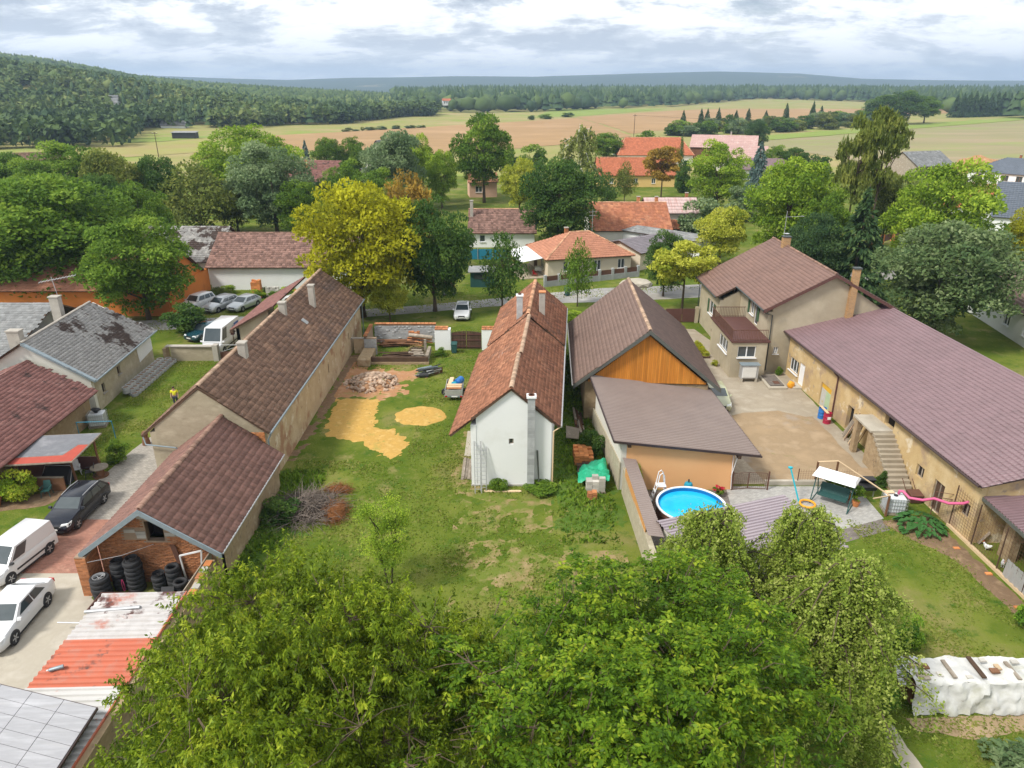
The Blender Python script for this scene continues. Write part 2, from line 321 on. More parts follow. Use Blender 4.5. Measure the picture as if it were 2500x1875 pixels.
sheet('concrete_yard', [(-34, 14), (-19.4, 14), (-19.4, 28), (-21.4, 29.8), (-21.6, 31.8), (-34, 31.8)], .008, 'concrete_yard')
sheet('paved_drive', [(-27.6, 31.8), (-21.6, 31.8), (-21.4, 37), (-25.6, 37), (-27, 35)], .010, 'paver_red')
sheet('paved_drive', [(-25.7, 37), (-20.9, 37), (-21.5, 40), (-23, 41), (-23, 72), (-25.4, 72), (-25.4, 58), (-27.2, 46), (-27.4, 41.5)], .008, 'paver_grey')
sheet('flower_bed', [(-33, 37.4), (-29, 38.6), (-26.9, 41.3), (-27.6, 41.9), (-28.4, 40.6), (-31, 39.8), (-33.4, 39.4)], .006, 'soil', .2)
sheet('courtyard', [(15.2, 41.7), (23.6, 41.5), (24.9, 43), (24.8, 61), (17.2, 60), (16.6, 53), (14.6, 50), (14.6, 41.7)], .006, 'gravel', .1)
sheet('concrete_apron', [(16.9, 51.6), (18.5, 52.4), (20, 52.6), (21.4, 52.8), (23.2, 51.6), (24.9, 52), (24.9, 62), (22, 62), (19.6, 74), (17, 74), (17, 60), (16.6, 53)], .012, 'apron', .06)
sheet('wall_footing_strip', [(23.9, 43.4), (25, 43.2), (24.9, 52), (23.8, 52)], .016, 'apron', .12)
sheet('paved_terrace', [(7.4, 30), (22.2, 35.9), (22.4, 40.9), (14.2, 40.9), (14.2, 40.4), (7.4, 40.4)], .008, 'paver_dark')
sheet('paved_terrace', [(12.9, 33.4), (22.4, 37.1), (22.4, 40.9), (13.9, 40.9)], .013, 'paver_light')
sheet('paved_path', [(14.3, 41.2), (16.7, 41.2), (15.3, 50), (14.3, 50)], .012, 'paver_beige')
patch('sand_patch', [(-14.6, 55.2), (-13, 55.4), (-11.1, 55.1), (-10.9, 52), (-10.5, 49.9), (-8.9, 49.1), (-7.5, 47.4), (-7.8, 45.7), (-8.7, 44.6), (-9.7, 46), (-11.2, 47.2), (-13.7, 48), (-14.3, 50)], 'sand', .05, .5, .055)
patch('sand_patch', [(-7.25 + 2.02 * math.cos(t), 51.8 + 1.82 * math.sin(t)) for t in np.linspace(0, 2 * math.pi, 26)[:-1]], 'sand', .06, .4, .035)
patch('bare_soil', [(-15.4, 66), (-13.5, 62.3), (-8.4, 62.2), (-8.2, 60.3), (-9.6, 58.8), (-9.4, 56.6), (-11, 55), (-14.9, 55.4), (-15.4, 48)], 'soil_red', .03, .9, .05)
patch('bare_soil', [(-15.6, 42), (-15.0, 48), (-14.7, 55), (-14.6, 66), (-15.7, 66)], 'soil', .03, .6, .04)
patch('bare_soil', [(-3.6, 49), (-2.7, 49), (-2.7, 40.6), (-4.0, 41)], 'worn_grass', .03, .7, .035)
patch('bare_soil', [(-1.4, 34.4), (1.2, 34.6), (2.2, 32.2), (.7, 29.8), (-1.2, 30.2), (-2.2, 32.5)], 'worn_grass', .02, 1.2, .055)
patch('bare_soil', [(-2.5, 38.5), (1.5, 38.4), (1.2, 36.6), (-2, 36.8)], 'worn_grass', .0, 1.0, .05)
patch('bare_soil', [(3.2, 33), (5.6, 33), (5.6, 30), (3.4, 30.4)], 'worn_grass', .0, 1.0, .05)
patch('bare_soil', [(-3.4, 41), (-1, 40.8), (-1.2, 39.6), (-3.3, 39.8)], 'worn_grass', .03, .6, .05)
patch('weed_strip', [(2.8, 36), (6.6, 36.2), (6.3, 46), (5.6, 66), (3.5, 66), (2.7, 41)], 'weeds', .04, .8, .06)
patch('weed_strip', [(-15.4, 30), (-12, 35), (-13.2, 41), (-15.5, 43)], 'weeds', .04, .8, .07)
patch('mulch_strip', [(23.2, 37.2), (25.3, 37.4), (26, 26), (25, 26), (24.4, 33), (22, 36.6)], 'soil', .05, .35, .03)
sheet('garden_path', [(14.9, 21.9), (15.5, 21.9), (15.55, 20.8), (16, 18), (15, 18), (14.9, 20.5)], .010, 'concrete_yard', .08, .3)
sheet('garden_bed', [(16.2, 22.2), (21.6, 22.5), (21.6, 21.7), (18.4, 21.2), (16.4, 21.6)], .008, 'gravel', .15)
sheet('building_plot', [gx(2095, 365), gx(2212, 345), gx(2300, 380), gx(2212, 425), gx(2090, 400)], .02, 'soil_red', 1.5, 3)
# ================================================================ building materials
M('tile_barn', [(.25, .15, .10), (.185, .112, .078), (.295, .18, .118)], .5, .85, .004, 30, spec=.25, tint=.30, over=((.115, .085, .075), .35, .52, .75))
M('tile_barn_edge', [(.33, .155, .09), (.26, .12, .075)], .8, .85, spec=.25, tint=.3)
M('tile_shed', [(.235, .125, .098), (.195, .105, .085)], .6, .8, .004, 30, spec=.3, tint=.2, over=((.5, .46, .42), 5.5, .73, .76))
M('tile_red', [(.35, .155, .088), (.27, .12, .07), (.40, .19, .11)], .7, .85, .004, 30, spec=.25, tint=.30, over=[((.17, .10, .075), .5, .54, .74), ((.44, .2, .11), .33, .56, .8)])
M('ridge_pale', [(.42, .30, .21), (.34, .225, .155)], 1.5, .85, spec=.2, tint=.3)
M('ridge_brown', [(.26, .16, .12), (.20, .12, .09)], 1.5, .85, spec=.2, tint=.3)
M('ridge_red', [(.43, .21, .12), (.5, .32, .2)], 1.2, .85, spec=.2, tint=.35)
M('tile_brown', [(.20, .135, .11), (.175, .117, .096)], .6, .7, spec=.4, tint=.12)
M('tile_brown_new', [(.21, .125, .10), (.18, .11, .09)], .5, .65, spec=.4, tint=.10)
M('slate_grey', [(.33, .325, .31), (.26, .255, .245), (.39, .38, .36)], .9, .85, .004, 20, spec=.25, tint=.18, over=[((.06, .042, .035), .45, .515, .56), ((.09, .07, .06), 2.2, .58, .63), ((.45, .44, .4), 2.4, .66, .7)])
M('slate_plain', [(.25, .255, .255), (.20, .205, .205), (.30, .30, .295)], .9, .85, .004, 20, spec=.25, tint=.2)
M('slate_red', [(.24, .115, .098), (.20, .095, .082), (.27, .14, .12)], 1, .85, .004, 20, spec=.25, tint=.18, over=((.07, .045, .04), .5, .60, .66))
M('metal_purple', [(.20, .125, .135), (.175, .11, .118)], .6, .33, spec=.75, tint=.06, over=((.15, .095, .10), .35, .5, .75))
M('metal_brown', [(.26, .205, .18), (.23, .18, .16)], .7, .42, spec=.5)
M('metal_lilac', [(.34, .29, .31), (.30, .255, .28)], .7, .4, spec=.5)
M('trim_brown', [(.07, .045, .042), (.055, .036, .035)], 2, .5, spec=.4)
M('trim_green_grey', [(.11, .115, .10), (.09, .095, .085)], 2, .6, spec=.3)
M('zinc', [(.26, .32, .35), (.22, .27, .30)], 3, .45, spec=.5, metal=.3)
M('gutter_dark', [(.05, .06, .06), (.04, .05, .05)], 3, .4, spec=.5)
M('plaster_white', [(.80, .81, .81), (.76, .775, .775)], .4, .9, .002, 30, spec=.2, over=[((.68, .68, .65), .5, .55, .85), ((.58, .56, .5), 1.4, .68, .82)])
M('plaster_offwhite', [(.70, .68, .62), (.62, .60, .54)], .4, .9, .002, 30, spec=.2, over=((.5, .46, .38), .6, .6, .8))
M('plaster_grey', [(.45, .385, .275), (.39, .335, .24), (.48, .42, .31)], .35, .92, .004, 40, spec=.15, over=((.31, .28, .225), .6, .56, .8))
M('plaster_gable', [(.40, .345, .25), (.35, .30, .215), (.44, .38, .28)], .8, .95, .02, 9, spec=.1, stretch=(1, 1, 2.2), over=((.30, .255, .18), 1.2, .55, .75))
M('plaster_tan', [(.52, .40, .25), (.46, .345, .215), (.56, .44, .29)], .5, .95, .03, 7, spec=.1, over=[((.36, .21, .125), .45, .53, .60), ((.62, .53, .39), .8, .57, .66), ((.27, .2, .13), 2.2, .62, .70)])
M('plaster_ochre', [(.56, .42, .22), (.50, .36, .18), (.61, .48, .28)], .45, .95, .02, 9, spec=.1, over=[((.40, .29, .185), .45, .52, .62), ((.66, .57, .42), .7, .59, .66), ((.33, .27, .21), 1.5, .61, .69)])
M('plaster_orange', [(.78, .44, .21), (.74, .415, .195)], .5, .9, .003, 60, spec=.15)
M('plaster_cream', [(.66, .57, .45), (.62, .53, .42)], .4, .9, spec=.15, over=((.56, .47, .37), .5, .6, .85))
M('pebble_dash', [(.47, .42, .31), (.40, .355, .26), (.52, .47, .36)], 1.2, .95, .03, 14, spec=.1, detail=8, over=((.34, .29, .2), .5, .58, .75))
M('stone_wall', [(.40, .30, .185), (.32, .235, .14), (.45, .36, .24)], 1.3, .95, .06, 4, spec=.1, detail=8, over=((.22, .165, .11), 2.2, .58, .68))
M('brick_red', [(.47, .20, .085), (.40, .165, .075), (.53, .25, .12)], 1.8, .9, .004, 30, spec=.15, tint=.28, over=((.30, .2, .14), 1.2, .62, .76))
M('brick_orange', [(.62, .25, .09), (.55, .21, .08)], 1.8, .9, spec=.15, tint=.25)
M('block_grey', [(.40, .41, .41), (.34, .35, .355), (.44, .45, .45)], 1.6, .9, .006, 20, spec=.15, tint=.14)
M('block_pale', [(.50, .48, .43), (.44, .42, .38)], 2.6, .9, .006, 20, spec=.15, tint=.2)
M('mortar', [(.36, .27, .19), (.30, .22, .16)], 2, .95, .01, 20, spec=.1)
M('osb', [(.60, .30, .10), (.50, .24, .08), (.66, .37, .15)], 6, .8, .004, 30, spec=.2)
M('timber_orange', [(.62, .24, .035), (.54, .205, .03), (.68, .29, .05)], 1.3, .6, spec=.3, tint=.16, stretch=(1, 1, .18))
M('timber_dark', [(.10, .062, .04), (.075, .046, .03)], 2, .8, spec=.2, tint=.2)
M('timber_brown', [(.20, .10, .055), (.15, .075, .04)], 2.4, .8, spec=.2, tint=.2)
M('timber_grey', [(.34, .29, .23), (.26, .22, .175), (.40, .35, .29)], 2, .9, .005, 18, spec=.15, tint=.2)
M('timber_pale', [(.62, .47, .30), (.54, .40, .25)], 2, .8, spec=.2, tint=.2)
M('pvc_white', [(.80, .81, .82), (.76, .77, .78)], 3, .4, spec=.4)
M('glass_dark', [(.045, .055, .06), (.06, .07, .075)], 1.5, .08, spec=.8)
M('inside_shade', [(.025, .022, .02), (.035, .03, .026)], 1.5, .95, spec=.05)  # near-black colour standing in for the shade inside openings
M('chimney_block', [(.43, .40, .35), (.36, .33, .29)], 2.5, .95, .006, 20, spec=.1, over=((.24, .22, .2), 1.5, .58, .75))
M('chimney_brick', [(.50, .27, .10), (.44, .23, .085)], 2, .85, spec=.2, brick=(3, (.45, .38, .28), (0, 2), .25, .75, .03), tint=.1)
M('shutter_green', [(.06, .12, .06), (.05, .10, .05)], 3, .7, spec=.2)
M('paint_brown', [(.12, .055, .045), (.10, .045, .04)], 2, .6, spec=.3)
M('paint_mint', [(.42, .53, .34), (.36, .46, .30)], 1.5, .8, spec=.2, over=((.30, .33, .2), 1.6, .6, .74))
M('paint_peeling', [(.50, .50, .47), (.44, .43, .39)], 1.5, .85, spec=.2, over=((.52, .36, .10), 1.3, .58, .64))
M('paint_yellow', [(.70, .42, .04), (.62, .36, .04)], 2, .7, spec=.2)
M('steel', [(.48, .49, .5), (.42, .43, .44)], 3, .4, spec=.5, metal=.4)
M('rust', [(.15, .075, .05), (.11, .055, .04)], 3, .8, spec=.2)

# ================================================================ building helpers
def wall(parent, p0, p1, tops, mat, holes=(), th=.35, z0=0.0, name='wall', s0=None):
    """wall between plan points p0->p1 (inside on the left), tops [(u,z)], real openings (u0,u1,z0,z1)"""
    p0, p1 = Vector(p0), Vector(p1); d = (p1 - p0).normalized(); n = Vector((-d.y, d.x)); Lw = (p1 - p0).length
    e0 = th if s0 is None else s0; us = sorted(set([e0, Lw] + [min(max(h[i], e0), Lw) for h in holes for i in (0, 1)] + [u for u, _ in tops if e0 < u < Lw]))
    tz = lambda u: float(np.interp(u, [a for a, _ in tops], [b for _, b in tops])); mb = MB()
    for a, b in zip(us[:-1], us[1:]):
        if b - a < 1e-4: continue
        hs = sorted([h for h in holes if h[0] <= a + 1e-6 and h[1] >= b - 1e-6], key=lambda h: h[2]); z = z0; segs = []
        for h in hs: segs.append((z, z, h[2], h[2])); z = h[3]
        segs.append((z, z, tz(a), tz(b)))
        A, B = p0 + d * a, p0 + d * b
        for (za, zb, zc, zd) in segs:
            if max(zc - za, zd - zb) < .01: continue
            q = lambda P, z, k: (P.x + n.x * k, P.y + n.y * k, z)
            mb.hexa([q(A, za, 0), q(B, zb, 0), q(B, zb, th), q(A, za, th)], [q(A, zc, 0), q(B, zd, 0), q(B, zd, th), q(A, zc, th)])
    return ob(name, mb, mat, parent)
def opening(parent, p0, p1, h, kind='win', fm='pvc_white', gm='glass_dark', mull=1, sill='pvc_white', rec=.1, proud=0.0):
    """fills an opening of wall p0->p1: kind win / door / dark"""
    p0, p1 = Vector(p0), Vector(p1); d = (p1 - p0).normalized(); n = Vector((-d.y, d.x)); u0, u1, z0, z1 = h[:4]
    P = lambda u, k, z: (p0.x + d.x * u + n.x * k, p0.y + d.y * u + n.y * k, z)
    def bx(mb, a, b, k0, k1, c, e): return mb.hexa([P(a, k0, c), P(b, k0, c), P(b, k1, c), P(a, k1, c)], [P(a, k0, e), P(b, k0, e), P(b, k1, e), P(a, k1, e)])
    if kind == 'dark':
        return ob('shade_panel' if h[2] < .3 else 'window', bx(MB(), u0 + .004, u1 - .004, rec + .2, rec + .25, z0 + .004, z1 - .004), gm, parent)  # near-black panel set back in an open hole, its inner shade as colour
    f = .07; mb = MB(); r = rec - proud
    bx(mb, u0 + .003, u0 + f, r, r + .07, z0 + .003, z1 - .003); bx(mb, u1 - f, u1 - .003, r, r + .07, z0 + .003, z1 - .003)
    bx(mb, u0 + f, u1 - f, r, r + .07, z0 + .003, z0 + f); bx(mb, u0 + f, u1 - f, r, r + .07, z1 - f, z1 - .003)
    for i in range(1, mull + 1):
        c = u0 + (u1 - u0) * i / (mull + 1); bx(mb, c - .05, c + .05, r + .002, r + .068, z0 + f, z1 - f)
    o = ob('window' if kind == 'win' else 'door', mb, fm, parent)
    if kind == 'win':
        for i in range(mull + 1):
            a = u0 + (u1 - u0) * i / (mull + 1) + .05; b = u0 + (u1 - u0) * (i + 1) / (mull + 1) - .05
            ob('pane', bx(MB(), a, b, r + .03, r + .04, z0 + f, z1 - f), gm, o)
        if sill: ob('sill', bx(MB(), u0 - .08, u1 + .08, -.14, r + .02, z0 - .06, z0 - .002), sill, o)
    else:
        ob('door_panel', bx(MB(), u0 + f, u1 - f, r + .02, r + .05, z0 + .02, z1 - f), gm, o)
    return o
def frame3(E0, E1, Rm):
    u = (Vector(E1) - Vector(E0)).normalized(); w = Vector(Rm) - Vector(E0); v = (w - u * w.dot(u)).normalized(); n = u.cross(v)
    if n.z < 0: n = -n
    return Vector(E0), u, v, n
PROF = dict(tile=([0, .3, .62, 1.0], [.012, .05, .018, .012], .028), flat=([0, .33, .66, .985], [.006] * 4, .016), metal=([0, .35, .65, 1.0], [.0, .055, .05, .0], .035), slate=([0, .33, .66, .98], [.004] * 4, .014))
def tiled(parent, poly, tw, th, mat, nparts=0, deck='timber_dark', prof='tile', name='roof', piece='roof_tile', dth=.12, gapv=.0):
    """roof slope: poly = [eave start, eave end, ridge end ... ridge start]; a deck that carries courses of tiles"""
    poly = [Vector(p) for p in poly]; O, u, v, n = frame3(poly[0], poly[1], poly[-1]); poly = [Vector((p.x, p.y, p.z - (p - O).dot(n) / n.z)) for p in poly]
    deck_o = ob(name, MB().slab([p - n * .012 for p in poly], dth, -n), deck, parent)
    pu = [((p - O).dot(u), (p - O).dot(v)) for p in poly]; U0 = min(a for a, _ in pu); U1 = max(a for a, _ in pu); V1 = max(b for _, b in pu)
    nu = max(1, round((U1 - U0) / tw)); nv = max(1, round(V1 / th)); tw = (U1 - U0) / nu; th = V1 / nv
    ci, cj = np.meshgrid(np.arange(nu), np.arange(nv)); ci = ci.ravel(); cj = cj.ravel()
    cu = U0 + (ci + .5) * tw; cvv = (cj + .5) * th; ins = np.zeros(len(cu), bool); k = len(pu)
    for a in range(k):
        (x1, y1), (x2, y2) = pu[a], pu[(a + 1) % k]
        if y1 == y2: continue
        c = ((y1 > cvv) != (y2 > cvv)) & (cu < (x2 - x1) * (cvv - y1) / (y2 - y1) + x1); ins ^= c
    ci, cj = ci[ins], cj[ins]
    fr, hs, lift = PROF[prof]; fr = np.array(fr) * tw; hs = np.array(hs)
    base = []
    for a, h in zip(fr, hs): base.append((a, th * 1.06, h - .004))
    for a, h in zip(fr, hs): base.append((a, -.03, h + lift))
    for a, h in zip(fr, hs): base.append((a, -.03, h + lift - .03))
    base = np.array(base); fl = np.array([(i + 4, i + 5, i + 1, i) for i in range(3)] + [(i + 8, i + 9, i + 5, i + 4) for i in range(3)])
    A = np.array([u, v, n]); o0 = np.array(O) + U0 * A[0]
    org = o0 + np.outer(ci * tw, A[0]) + np.outer(cj * th, A[1])
    if prof == 'slate': org += np.outer(((cj % 2) * .5 * tw), A[0])
    mid = org + A[0] * tw / 2; dist = np.linalg.norm(mid - np.array((0, 0, CAM_H)), axis=1)
    order = np.argsort(dist); first = order[:nparts]; rest = order[nparts:]
    if len(rest):
        Vv = (org[rest][:, None, :] + (base @ A)[None]); 
        jit = rng.normal(0, .004, (len(rest), 1)); Vv = Vv + (jit[:, :, None] * A[2])
        Ff = (fl[None] + 12 * np.arange(len(rest))[:, None, None]).reshape(-1, 4)
        tn = np.repeat(rng.random(len(rest)), 6)
        stuff(link(piece if not nparts else 'roof_tiles', npmesh(piece, Vv.reshape(-1, 3), Ff, tn, mat), deck_o))
    if nparts and len(first):
        me = npmesh(piece, base, fl, None, mat)
        for i in first:
            m = Matrix((( *u, 0), (*v, 0), (*n, 0), (0, 0, 0, 1))).transposed(); m.translation = Vector(org[i]) + n * random.gauss(0, .004)
            link(piece, me, deck_o, m)
    return deck_o
CAPS = {}
def ridge_caps(parent, a, b, mat, r=.14, ln=.40, name='ridge_tile'):
    a, b = Vector(a), Vector(b); L = (b - a).length; k = max(1, int(L / ln)); d = (b - a).normalized(); key = (mat, r, round(L / k, 2))
    if key not in CAPS:
        mb = MB(); ll = L / k * 1.1; nn = 7; o = []
        for x, rr in ((0, r * 1.12), (ll, r * .95)):
            for i in range(nn): t = math.pi * (i / (nn - 1)); o.append((x, rr * math.cos(t), rr * .75 * math.sin(t)))
        for x, rr in ((0, r * .9),):
            for i in range(nn): t = math.pi * (i / (nn - 1)); o.append((x, rr * math.cos(t), rr * .7 * math.sin(t)))
        mb.add(o, [(i, i + 1, nn + i + 1, nn + i) for i in range(nn - 1)] + [(2 * nn + i, 2 * nn + i + 1, i + 1, i) for i in range(nn - 1)])
        me = bpy.data.meshes.new(name); me.from_pydata(mb.v, [], mb.f); me.materials.append(MATS[mat]); CAPS[key] = me
    s = Vector((0, 0, 1)); y = s.cross(d).normalized(); z = d.cross(y)
    for i in range(k):
        m = Matrix(((*d, 0), (*y, 0), (*z, 0), (0, 0, 0, 1))).transposed(); m.translation = a + d * (L * i / k) + z * random.gauss(0, .006); link(name, CAPS[key], parent, m)
def corr(parent, P, Pu, Pv, pitch, h, mat, name='roof_sheet', deckth=.0):
    """profiled sheet: ribs run along Pu, repeat along Pv"""
    P, Pu, Pv = Vector(P), Vector(Pu), Vector(Pv); n = Pu.cross(Pv).normalized(); n = n if n.z > 0 else -n; k = max(1, round(Pv.length / pitch)); pts = []
    for i in range(k): pts += [(i, 0), (i + .45, 0), (i + .58, h), (i + .87, h)]
    pts.append((k, 0)); mb = MB(); vs = []
    for a, hh in pts: q = P + Pv * (a / k) + n * hh; vs += [q, q + Pu]
    mb.add(vs, [(2 * i, 2 * i + 1, 2 * i + 3, 2 * i + 2) for i in range(len(pts) - 1)])
    o = ob(name, mb, mat, parent); md = o.modifiers.new('t', 'SOLIDIFY'); md.thickness = .012; return o
def chimney(parent, x, y, z0, z1, w=.45, d=.45, mat='chimney_block', cap='chimney_block', pot=False):
    c = ob('chimney', MB().box(x - w / 2, y - d / 2, z0, x + w / 2, y + d / 2, z1), mat, parent, bevel=.02)
    ob('chimney_cap', MB().box(x - w / 2 - .05, y - d / 2 - .05, z1 + .002, x + w / 2 + .05, y + d / 2 + .05, z1 + .1), cap, c)
    if pot: ob('chimney_pot', MB().lathe([(.14, 0), (.13, .14), (.10, .14), (.10, .02)], 12, (x, y, z1 + .1)), 'rust', c)
    return c
def pipe(parent, pts, mat='zinc', r=.05, name='downpipe'): return ob(name, MB().tube(pts, r, 8), mat, parent, smooth=True)
def gutter(parent, a, b, mat='zinc', r=.07): return ob('gutter', MB().tube([a, b], r, 8), mat, parent, smooth=True)

def blocks(parent, p0, p1, z0, z1, bl, bh, th, mat, name='brick', nparts=300, skip=None, tops=None, gap=.012, proud=.0):
    """single bricks or blocks in running bond on the outer face of a wall p0->p1"""
    p0, p1 = Vector((*p0, 0)), Vector((*p1, 0)); d = (p1 - p0).normalized(); n = Vector((d.y, -d.x, 0)); L = (p1 - p0).length; items = []
    for r in range(int((z1 - z0) / bh)):
        z = z0 + r * bh; x = -(r % 2) * bl / 2
        while x < L:
            a, b = max(x, 0), min(x + bl - gap, L); zt = float(np.interp((a + b) / 2, *zip(*tops))) if tops else z1
            if b - a > bl * .25 and z + bh <= zt and not (skip and any(b > s[0] and a < s[1] and z + bh > s[2] and z < s[3] for s in skip)): items.append((a, z, b - a))
            x += bl
    random.Random(3).shuffle(items); items.sort(key=lambda t: -(t[2] > bl * .8)); me = None
    mb = MB(); mb.box(0, 0, 0, bl - gap, th, bh - gap); me = bpy.data.meshes.new(name); me.from_pydata(mb.v, [], mb.f); me.materials.append(MATS[mat] if isinstance(mat, str) else mat)
    inw = -n
    for (a, z, ln) in items[:nparts]:
        m = Matrix(((*(d * ln / (bl - gap)), 0), (*inw, 0), (0, 0, 1, 0), (0, 0, 0, 1))).transposed(); m.translation = p0 + d * a + n * (proud + random.uniform(0, .012)) + Vector((0, 0, z)); link(name, me, parent, m)
    if items[nparts:]:
        V = []; Fc = []
        for (a, z, ln) in items[nparts:]:
            o = len(V); q = random.uniform(0, .012) + proud
            for (cc, k, zz) in [(0, q, 0), (ln, q, 0), (ln, q - th, 0), (0, q - th, 0), (0, q, bh - gap), (ln, q, bh - gap), (ln, q - th, bh - gap), (0, q - th, bh - gap)]: V.append(p0 + d * (a + cc) + n * k + Vector((0, 0, z + zz)))
            Fc += [(o, o + 3, o + 2, o + 1), (o + 4, o + 5, o + 6, o + 7), (o, o + 1, o + 5, o + 4), (o + 1, o + 2, o + 6, o + 5), (o + 2, o + 3, o + 7, o + 6), (o + 3, o, o + 4, o + 7)]
        stuff(link(name + 'work', npmesh(name, [tuple(v) for v in V], Fc, np.repeat(rng.random(len(items) - nparts), 6), mat), parent))
# ================================================================ long barn
def gable_roof(parent, L0, L1, Rd0, Rd1, Q0, Q1, mat, tw=.3, th=.34, nL=0, nR=0, prof='tile', deck='timber_dark', caps=None, capr=.14, dth=.12):
    """two slopes: left eave L0->L1, ridge Rd0->Rd1, right eave Q0->Q1 (0 = near end, 1 = far end)"""
    a = tiled(parent, [L1, L0, Rd0, Rd1], tw, th, mat, nL, deck, prof, dth=dth)
    b = tiled(parent, [Q0, Q1, Rd1, Rd0], tw, th, mat, nR, deck, prof, dth=dth)
    if caps: ridge_caps(b, Vector(Rd0) + Vector((0, 0, .02)), Vector(Rd1) + Vector((0, 0, .02)), caps, capr)
    return a, b
T = thing('long_barn', 'long tan plastered barn with worn brown tiled roof, ridge of pale tiles and three chimneys', 'barn', (-19.4, 56, 0))
bx0, bx1, by0, by1 = -22.9, -15.65, 41.0, 71.6
wall(T, (bx0, by0), (bx1, by0), [(0, 4.0), (3.5, 6.78), (7.25, 3.95)], 'plaster_gable')
pR0, pR1 = (bx1, by0), (bx1, by1)
wall(T, pR0, pR1, [(0, 3.85), (40, 3.85)], 'plaster_tan', holes=[(16.2, 16.55, 1.5, 2.3), (24.5, 24.85, 1.6, 2.3)])
for h in [(16.2, 16.55, 1.5, 2.3), (24.5, 24.85, 1.6, 2.3)]: opening(T, pR0, pR1, h, 'dark', gm='inside_shade')
wall(T, (bx1, by1), (bx0, by1), [(0, 3.95), (3.75, 6.78), (7.25, 4.0)], 'plaster_gable')
wall(T, (bx0, by1), (bx0, by0), [(0, 3.9), (40, 3.9)], 'plaster_grey')
ra, rb = gable_roof(T, (-23.5, 40.95, 3.62), (-23.5, 71.9, 3.62), (-19.4, 40.95, 7.0), (-19.4, 71.9, 7.0), (-15.25, 40.75, 3.95), (-15.25, 71.9, 3.95), 'tile_barn', .30, .36, 0, 300, caps='ridge_pale', capr=.15)
gutter(T, (-15.17, 40.75, 3.93), (-15.17, 71.9, 3.9)); pipe(T, [(-15.2, 40.95, 3.85), (-15.45, 40.95, 3.4), (-15.5, 40.95, .1)]); pipe(T, [(-15.17, 71.8, 3.85), (-15.45, 71.75, 3.5), (-15.5, 71.75, .1)])
pipe(T, [(-23.5, 41.2, 3.5), (-23.2, 40.8, 3.1), (-21.3, 40.75, 2.9), (-21.15, 40.8, 2.6), (-21.1, 40.8, .3)])
blocks(T, (-16.8, by0 - .003), (bx1, by0 - .003), 2.6, 3.9, .26, .075, .02, 'brick_orange', nparts=60)
chimney(T, -18.85, 47.6, 6.0, 7.55, .55, .55); chimney(T, -19.0, 57.6, 6.3, 7.6, .55, .5); chimney(T, -17.9, 62.6, 5.6, 7.75, .5, .5)
ob('roof_light', MB().slab([(-17.75, 58.2, 5.95), (-17.3, 58.2, 5.58), (-17.3, 58.75, 5.58), (-17.75, 58.75, 5.95)], .12), 'steel', rb)
# lean-to wing towards the lane
T2 = thing('barn_wing', 'small plastered wing with pinkish red tiled roof leaning on the long barn', 'outbuilding', (-25, 63, 0))
wall(T2, (-26.2, 65.3), (-22.95, 65.3), [(0, 2.95), (3.25, 4.75)], 'plaster_grey', s0=0); wall(T2, (-26.2, 76), (-26.2, 65.3), [(0, 2.9), (20, 2.9)], 'plaster_grey', th=.3)
tiled(T2, [(-26.7, 76.3, 2.8), (-26.7, 64.9, 2.8), (-22.3, 64.9, 5.2), (-22.3, 76.3, 5.2)], .28, .33, 'slate_red', 0)
# ================================================================ brick workshop with the tyre bay
T = thing('brick_workshop', 'low red brick shed with brown tiled roof, grey barge boards and an empty window hole', 'shed', (-18, 35.5, 0))
sx0, sx1, sy0, sy1 = -21.28, -15.0, 31.1, 40.7
gt = [(0, 2.6), (3.08, 4.78), (6.28, 2.6)]; hole = [(2.63, 3.53, 2.55, 3.72)]
g = wall(T, (sx0, sy0), (sx1, sy0), gt, 'mortar', hole, th=.3)
blocks(g, (sx0, sy0), (sx1, sy0), 0, 4.8, .27, .082, .03, 'brick_red', nparts=300, skip=[(2.58, 3.58, 2.5, 3.8), (1.5, 2.63, 2.7, 3.3), (3.53, 4.4, 2.8, 3.45), (2.3, 3.7, 3.86, 4.1), (4.9, 5.5, 2.3, 3.0)], tops=gt)
for (a, z, w_) in [(1.53, 3.05, .55), (2.1, 2.93, .5), (2.13, 2.72, .46), (2.33, 3.88, .5), (2.88, 3.88, .25), (3.16, 3.88, .3), (3.58, 3.2, .55), (3.58, 2.85, .5)]:
    ob('concrete_block', MB().box(sx0 + a, sy0 - .03, z, sx0 + a + w_, sy0 + .05, z + .19), 'block_pale', g)
ob('timber_patch', MB().box(sx0 + 4.95, sy0 - .02, 2.35, sx0 + 5.45, sy0 + .02, 2.95), 'timber_pale', g)
ob('shade_panel', MB().box(sx0 + 2.5, sy0 + .9, 2.4, sx0 + 3.7, sy0 + .95, 3.8), 'inside_shade', g)  # sheet behind the empty window hole, shade of the inside put into its colour
pl = ob('brick_pier', MB().box(-21.85, 29.95, 0, -21.3, 31.06, 2.35), 'mortar', T); blocks(pl, (-21.85, 29.95), (-21.3, 29.95), 0, 2.35, .27, .082, .03, 'brick_red', nparts=70); 
blocks(pl, (-21.3, 29.95), (-21.3, 31.06), 0, 2.35, .27, .082, .03, 'brick_red', nparts=110)
wall(T, (sx1, sy0 - .6), (sx1, sy1), [(0, 2.55), (20, 2.55)], 'stone_wall'); wall(T, (sx0, sy1), (sx0, sy0), [(0, 2.5), (20, 2.5)], 'plaster_grey')
ra, rb = gable_roof(T, (-21.6, 30.1, 2.5), (-21.6, 40.95, 2.5), (-18.2, 30.1, 5.02), (-18.2, 40.95, 5.02), (-14.5, 30.1, 2.5), (-14.5, 40.7, 2.5), 'tile_shed', .30, .36, 0, 300, caps='ridge_brown', capr=.16)
